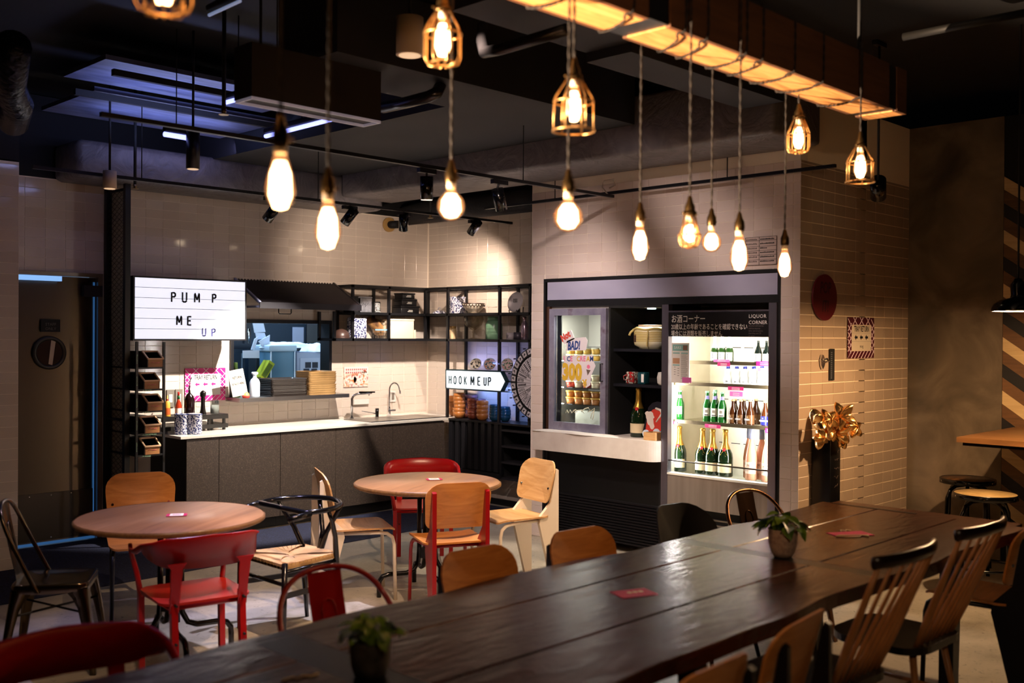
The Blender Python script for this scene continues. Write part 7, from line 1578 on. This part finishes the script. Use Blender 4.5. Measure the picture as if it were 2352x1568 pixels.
# ================================================================ SIDE WALL
v = PY(1892, 683, YR-.012); RX, RZ = (PY(1920, 683, YR-.02).x-PY(1865, 683, YR-.02).x)/2, (PY(1892, 630, YR).z-PY(1892, 736, YR).z)/2
t = thing('round_sign', 'round dark crimson sign reading POP IT! on the side wall tiles', 'sign', (v.x, YR-.02, v.z-RZ))
B().prism(circ(RZ, 48), .012, lambda a_, c_, d_: (v.x+a_*RX/RZ, YR-.012-d_, v.z+c_)).build('disc', mat('pop_crimson', '5c0f1c', .4), t, w=True)
for s_, dz in (('POP', .03), ('IT!', -.10)): textm(s_, .115, 'lettering', mat('pop_ink', '241020', .5), t, (v.x, YR-.0245, v.z+dz), (1, 0, 0), (0, 0, 1), sx=.75, w=True, align='CENTER', bold=.02, shear=.12)
v = PY(1893, 832, YR-.03); t = thing('bottle_opener', 'small cast steel bottle opener screwed to the side wall', 'opener', (v.x, YR-.01, v.z-.04))
B().prism([(-.025, -.02), (0, -.05), (.02, -.03), (.035, .0), (.03, .02), (.01, .05), (-.01, .055), (-.03, .02)], .012, lambda a_, c_, d_: (v.x+a_, YR-.010-d_, v.z+c_)).build('plate', CHROME, t, w=True)
B().tube([(v.x-.02, YR-.03, v.z+.02), (v.x+.0, YR-.05, v.z+.025), (v.x+.035, YR-.045, v.z+.01), (v.x+.04, YR-.02, v.z+.0)], .008, 8).build('jaw', CHROME, t, w=True)
a = PY(1905, 801, YR-.01); c = PY(1916, 873, YR-.01); t = thing('vertical_sticker', 'narrow black vertical sticker beside the bottle opener', 'sticker', (a.x, YR-.01, c.z))
B().box(a.x, c.x, YR-.012, YR-.009, c.z, a.z).build('strip', BLACKM, t, w=True)
b = B()
for k in range(14): z = c.z+.015+k*(a.z-c.z-.03)/14; b.box(a.x+.02, a.x+.04, YR-.0125, YR-.012, z, z+.006)
b.build('print_marks', mat('sticker_grey', '5c6068', .6), t, w=True, kind='stuff')
VY = 3.30
va, vc = PY(1865, 1020, VY), PY(1934, 1020, VY)
t = thing('tall_planter', 'tall black square planter standing against the side wall', 'planter', ((va.x+vc.x)/2, 3.38, 0))
t.location = (6.63, 3.43, 0); hw_ = .072; zt2 = PY(1900, 1012, 3.36).z
B().rbox(-hw_, hw_, -hw_, hw_, 0, zt2, .006).build('body', mat('planter_black', '08080a', .3), t)
r = random.Random(6)
for k in range(5): B().tube([(-.02+.012*q, -.0728, zt2-.08-.06*k+r.uniform(-.012, .012)) for q in range(7)], .0015, 4).build('chalk_scribble', mat('chalk_dim', '4a3a30', .7), t)
FO = mat('gold_balloon', 'f0b870', .27, 1)
def star(c, r, seed, lab):
    q = random.Random(seed); b = B(); n = 5; rings = 8; vs = []; R = Euler((q.uniform(-.6, .6)+1.5, q.uniform(-.5, .5), q.uniform(0, 2))).to_matrix() if seed % 2 else Euler((1.4+q.uniform(-.4, .4), q.uniform(-.9, .9), q.uniform(-.6, .6))).to_matrix()
    N = 50
    for side in (1, -1):
        for k in range(rings+1):
            t_ = k/rings
            for i in range(N):
                a = 2*pi*i/N; w = abs(((i/(N/n)) % 1)-.5)*2; rr = r*(.56+.44*w**1.4)*t_
                dz = r*.42*side*(1-t_**2)**.5*(.85+.15*cos(n*a))+r*.03*sin(9*a+seed)*t_*(1-t_)*4*side
                vs.append(R @ Vector((rr*cos(a), rr*sin(a), dz)))
    fs = []
    for s_ in (0, 1):
        o = s_*(rings+1)*N
        for k in range(rings):
            for i in range(N):
                f = (o+k*N+i, o+k*N+(i+1) % N, o+(k+1)*N+(i+1) % N, o+(k+1)*N+i); fs.append(f if s_ == 0 else tuple(reversed(f)))
    b.add(vs, fs, True); t_ = b.build('foil_balloon', FO, None, label=lab, cat='balloon', group='gold star balloons on the planter'); t_.location = c; return t_
vv = [(1880, 968, .10, 'upper left'), (1903, 965, .09, 'upper centre left'), (1935, 955, .11, 'top right'), (1885, 1003, .09, 'lower left'), (1930, 990, .10, 'middle right'), (1962, 982, .085, 'far right'), (1908, 990, .085, 'lower centre'), (1934, 1010, .075, 'bottom right')]
for k, (px, py, r_, nm) in enumerate(vv): star(PY(px, py, 3.33-.03*(k % 3)), r_, k+3, 'crumpled gold star foil balloon, %s of the bunch over the black planter' % nm)
# ================================================================ PENDANT BULBS
EMW = mat('bulb_core', 'ffe0b0', .5, emit='ffe6c8', es=30)
EMA = mat('bulb_amber', 'ffb070', .4, emit='ff9a58', es=1.1)
CORDM = nmat('twisted_cord', [(.3, '070402'), (.7, '1e140a')], 60, 2, rough=.7)
CAGEM = mat('brass_cage', 'b08a58', .35, .9); SOCK = mat('aged_brass', '4a3a22', .35, .9)
def cordtube(b, p, q, r=.0042):
    p = Vector(p); q = Vector(q); L = (q-p).length; n = max(6, int(L/.012)); d = (q-p).normalized(); a = d.orthogonal().normalized(); c = d.cross(a)
    for ph in (0, pi):
        b.tube([p+(q-p)*(i/n)+a*(cos(ph+i*.9)*r*.55)+c*(sin(ph+i*.9)*r*.55) for i in range(n+1)], r*.62, 4)
def env(kind):
    if kind == 'tear': return [(0, 0), (.012, .003), (.024, .014), (.0315, .032), (.033, .048), (.028, .075), (.020, .102), (.0145, .120), (.013, .132)]
    if kind == 'globe': return [(.0475*sin(pi*k/14), .0475-.0475*cos(pi*k/14)) for k in range(12)]+[(.016, .100), (.0135, .115)]
    return [(.030*sin(pi*k/14), .035-.035*cos(pi*k/14)) for k in range(9)]+[(.020, .085), (.0135, .105)]
def pendant(px, py, kind, side, label, cage=None, sc=1.0, Y=None, loop=None, power=3.2):
    """px,py: centre of the bulb in the photograph"""
    Y = Y or (2.095 if side == 'near' else 2.365)
    c = PY(px, py, Y); e = env(kind); H = max(z for r, z in e)*sc; z0 = -H/2
    t = thing('pendant_bulb', label, 'lamp', (c.x, c.y, c.z), group='pendant bulbs hung from the timber beam')
    b = B(); b.lathe([(r*sc, z0+z*sc) for r, z in e], 28); b.build('glass_bulb', BULBG, t)
    b = B(); b.lathe([(r*sc*.93, z0+.004+z*sc*.96) for r, z in e], 28); b.build('glow_shell', glassmat('glow_shell', 'ffc890', gr=.1) if False else AMB, t)
    k = {'tear': (.0245, .105), 'globe': (.033, .080), 'pear': (.022, .06)}[kind]
    b = B(); hh = k[1]*sc; zc = z0+(.055 if kind != 'globe' else .05)*sc
    b.lathe([(0, zc-hh/2), (k[0]*sc*.6, zc-hh/2+.004), (k[0]*sc, zc-hh*.2), (k[0]*sc*.9, zc+hh*.25), (k[0]*sc*.5, zc+hh/2), (0, zc+hh/2)], 16); b.build('filament_glare', EMW, t)  # solid emissive core stands in for the filament's glare
    zt = z0+H
    B().cyl((0, 0, zt-.006), (0, 0, zt+.018), .0145*sc, n=16).build('bulb_cap', mat('cap_white', 'e8d8c0', .4), t)
    B().lathe([(.0165, zt+.012), (.019, zt+.018), (.019, zt+.045), (.012, zt+.060), (.008, zt+.078), (.004, zt+.085), (0, zt+.085)], 16).build('socket', SOCK, t)
    B().cyl((.019, 0, zt+.030), (.034, 0, zt+.030), .004, n=6).build('switch_knob', SOCK, t)
    b = B(); cordtube(b, (0, 0, zt+.083), (0, 0, BZ1+.02-c.z)); b.build('cord', CORDM, t)
    if cage:
        cr, ch, open_ = cage; nb = 6 if open_ else 8; zt2 = zt+.02; zsh = zt2-.055; zb = zt2-ch
        for i in range(nb):
            a = 2*pi*i/nb+.3; ca, sa = cos(a), sin(a)
            pts = [(ca*.02, sa*.02, zt2), (ca*cr*.9, sa*cr*.9, zsh), (ca*cr, sa*cr, zsh-.015), (ca*cr*1.02, sa*cr*1.02, zb)]
            if not open_: pts = pts[:-1]+[(ca*cr, sa*cr, zb+.02), (ca*cr*.85, sa*cr*.85, zb), (ca*cr*.3, sa*cr*.3, zb-.008)] if kind != 'pear' else [(ca*.018, sa*.018, zt2), (ca*cr*.75, sa*cr*.75, zt2-ch*.45), (ca*cr, sa*cr, zt2-ch*.72), (ca*cr*.8, sa*cr*.8, zb+.01), (ca*cr*.3, sa*cr*.3, zb)]
            B().tube(pts, .0026, 6).build('cage_wire', CAGEM, t)
        rings = [(zsh-.02, cr)]+([(zb, cr*1.06)] if open_ else [(zb+.003, cr*.62)])
        for z, r_ in rings: B().tube([(r_*cos(2*pi*i/28), r_*sin(2*pi*i/28), z) for i in range(28)], .003, 6, closed=True).build('cage_ring', CAGEM, t)
        B().lathe([(.020, zt2-.008), (.026, zt2-.004), (.026, zt2+.006), (.018, zt2+.012)], 16).build('cage_collar', SOCK, t)
        for s in (-1, 1): B().cyl((s*.024, 0, zt2), (s*.042, 0, zt2), .004, n=6).build('wing_screw', SOCK, t)
    if loop:
        (xa, xb) = loop     # the cord comes down the near face at xa, passes under the beam to xb on the far edge
        P = [(xa, BY0-.007, BZ1+.01), (xa, BY0-.007, BZ0+.03), (xa-.008, BY0-.006, BZ0-.002), (xa-.02, BY0+.02, BZ0-.007)]+[(xa+(xb-xa)*q, BY0+(BY1-BY0)*(q**.9), BZ0-.007-.010*sin(pi*q)) for q in (.2, .4, .6, .8)]+[(xb, BY1+.004, BZ0-.004), (xb, BY1+.008, BZ0+.05)]
        b = B()
        for (p_, q_) in zip(P, P[1:]): cordtube(b, p_, q_, .0045)
        b.build('wrapped_cord', CORDM, t, w=True)
    light('POINT', (c.x, c.y, c.z+z0+.045*sc), power, WARM, .03)
    return t
AMB = bpy.data.materials.new('glow_shell'); AMB.use_nodes = True; MATS['glow_shell'] = AMB
AMB.node_tree.nodes.remove(AMB.node_tree.nodes['Principled BSDF'])
_t = nd(AMB, 'ShaderNodeBsdfTransparent'); _e = nd(AMB, 'ShaderNodeEmission'); _e.inputs[0].default_value = (*lin('ffc49c'), 1); _e.inputs[1].default_value = 1.5  # emissive shell imitates the peach glow at the bulb rim
_l = nd(AMB, 'ShaderNodeLayerWeight'); _l.inputs[0].default_value = .35
_m2 = nd(AMB, 'ShaderNodeMapRange'); _m2.inputs[3].default_value = .30; _m2.inputs[4].default_value = .62; lk(AMB, _l.outputs['Facing'], _m2.inputs[0])
_x = nd(AMB, 'ShaderNodeMixShader'); lk(AMB, _m2.outputs[0], _x.inputs[0]); lk(AMB, _t.outputs[0], _x.inputs[1]); lk(AMB, _e.outputs[0], _x.inputs[2]); lk(AMB, _x.outputs[0], AMB.node_tree.nodes['Material Output'].inputs[0])
def bx_(px, py): return PZ(px, py, BZ0)
NX = lambda px, py: PY(px, py, BY0).x
LP = [((1588, 70), (1514, 116)), ((1634, 90), (1553, 131)), ((1715, 125), (1625, 153)), ((1748, 140), (1672, 170)), ((1830, 165), (1725, 188)), ((1893, 190), (1790, 207)), ((1986, 222), (1880, 240)), ((1452, 30), (1380, 70)), ((1262, 0), (1215, 14))]
LX = [(bx_(*a).x, bx_(*b_).x) for a, b_ in LP]
pendant(644, 415, 'tear', 'near', 'largest glowing teardrop bulb, leftmost of the hanging row', sc=1.02, Y=2.0)
pendant(753, 515, 'tear', 'near', 'glowing teardrop bulb second from the left in the hanging row', sc=1.02, Y=2.25)
pendant(1036, 468, 'globe', 'far', 'left one of the two round globe bulbs', sc=.92, loop=LX[8])
pendant(1305, 492, 'globe', 'near', 'right one of the two round globe bulbs, under the open wire cage', sc=.95, loop=LX[7])
pendant(1470, 557, 'tear', 'far', 'slim teardrop bulb hanging over the ice cream freezer', sc=1.03, loop=LX[0])
pendant(1584, 538, 'pear', 'near', 'pear bulb in a dark wire guard over the liquor fridge', cage=(.040, .12, False), sc=1.0, loop=LX[1])
pendant(1634, 552, 'globe', 'far', 'small round bulb touching the wire-guarded pear bulb', sc=.84, loop=LX[2])
pendant(1698, 580, 'tear', 'near', 'teardrop bulb hanging before the licence notice', sc=1.05, loop=LX[3])
pendant(1802, 603, 'tear', 'far', 'small teardrop bulb at the tile corner, rightmost of the low row', sc=1.0, loop=LX[4])
pendant(1017, 85, 'tear', 'far', 'tubular bulb in a closed glass-like wire cage at the top centre', cage=(.058, .165, False), sc=.95)
pendant(1318, 238, 'tear', 'near', 'bulb in an open bell-shaped wire cage near the middle top', cage=(.062, .165, True), sc=.9, Y=2.12)
pendant(1834, 312, 'tear', 'near', 'bulb in a closed wire cage under the beam, left of the end pair', cage=(.050, .15, False), sc=.9, Y=2.3, loop=LX[5])
pendant(1976, 378, 'tear', 'near', 'bulb in an open wire cage at the end of the beam', cage=(.060, .16, True), sc=.95, loop=LX[6])
pendant(376, -48, 'tear', 'near', 'wire-caged bulb cut off by the top edge at the left', cage=(.060, .15, False), sc=.9)
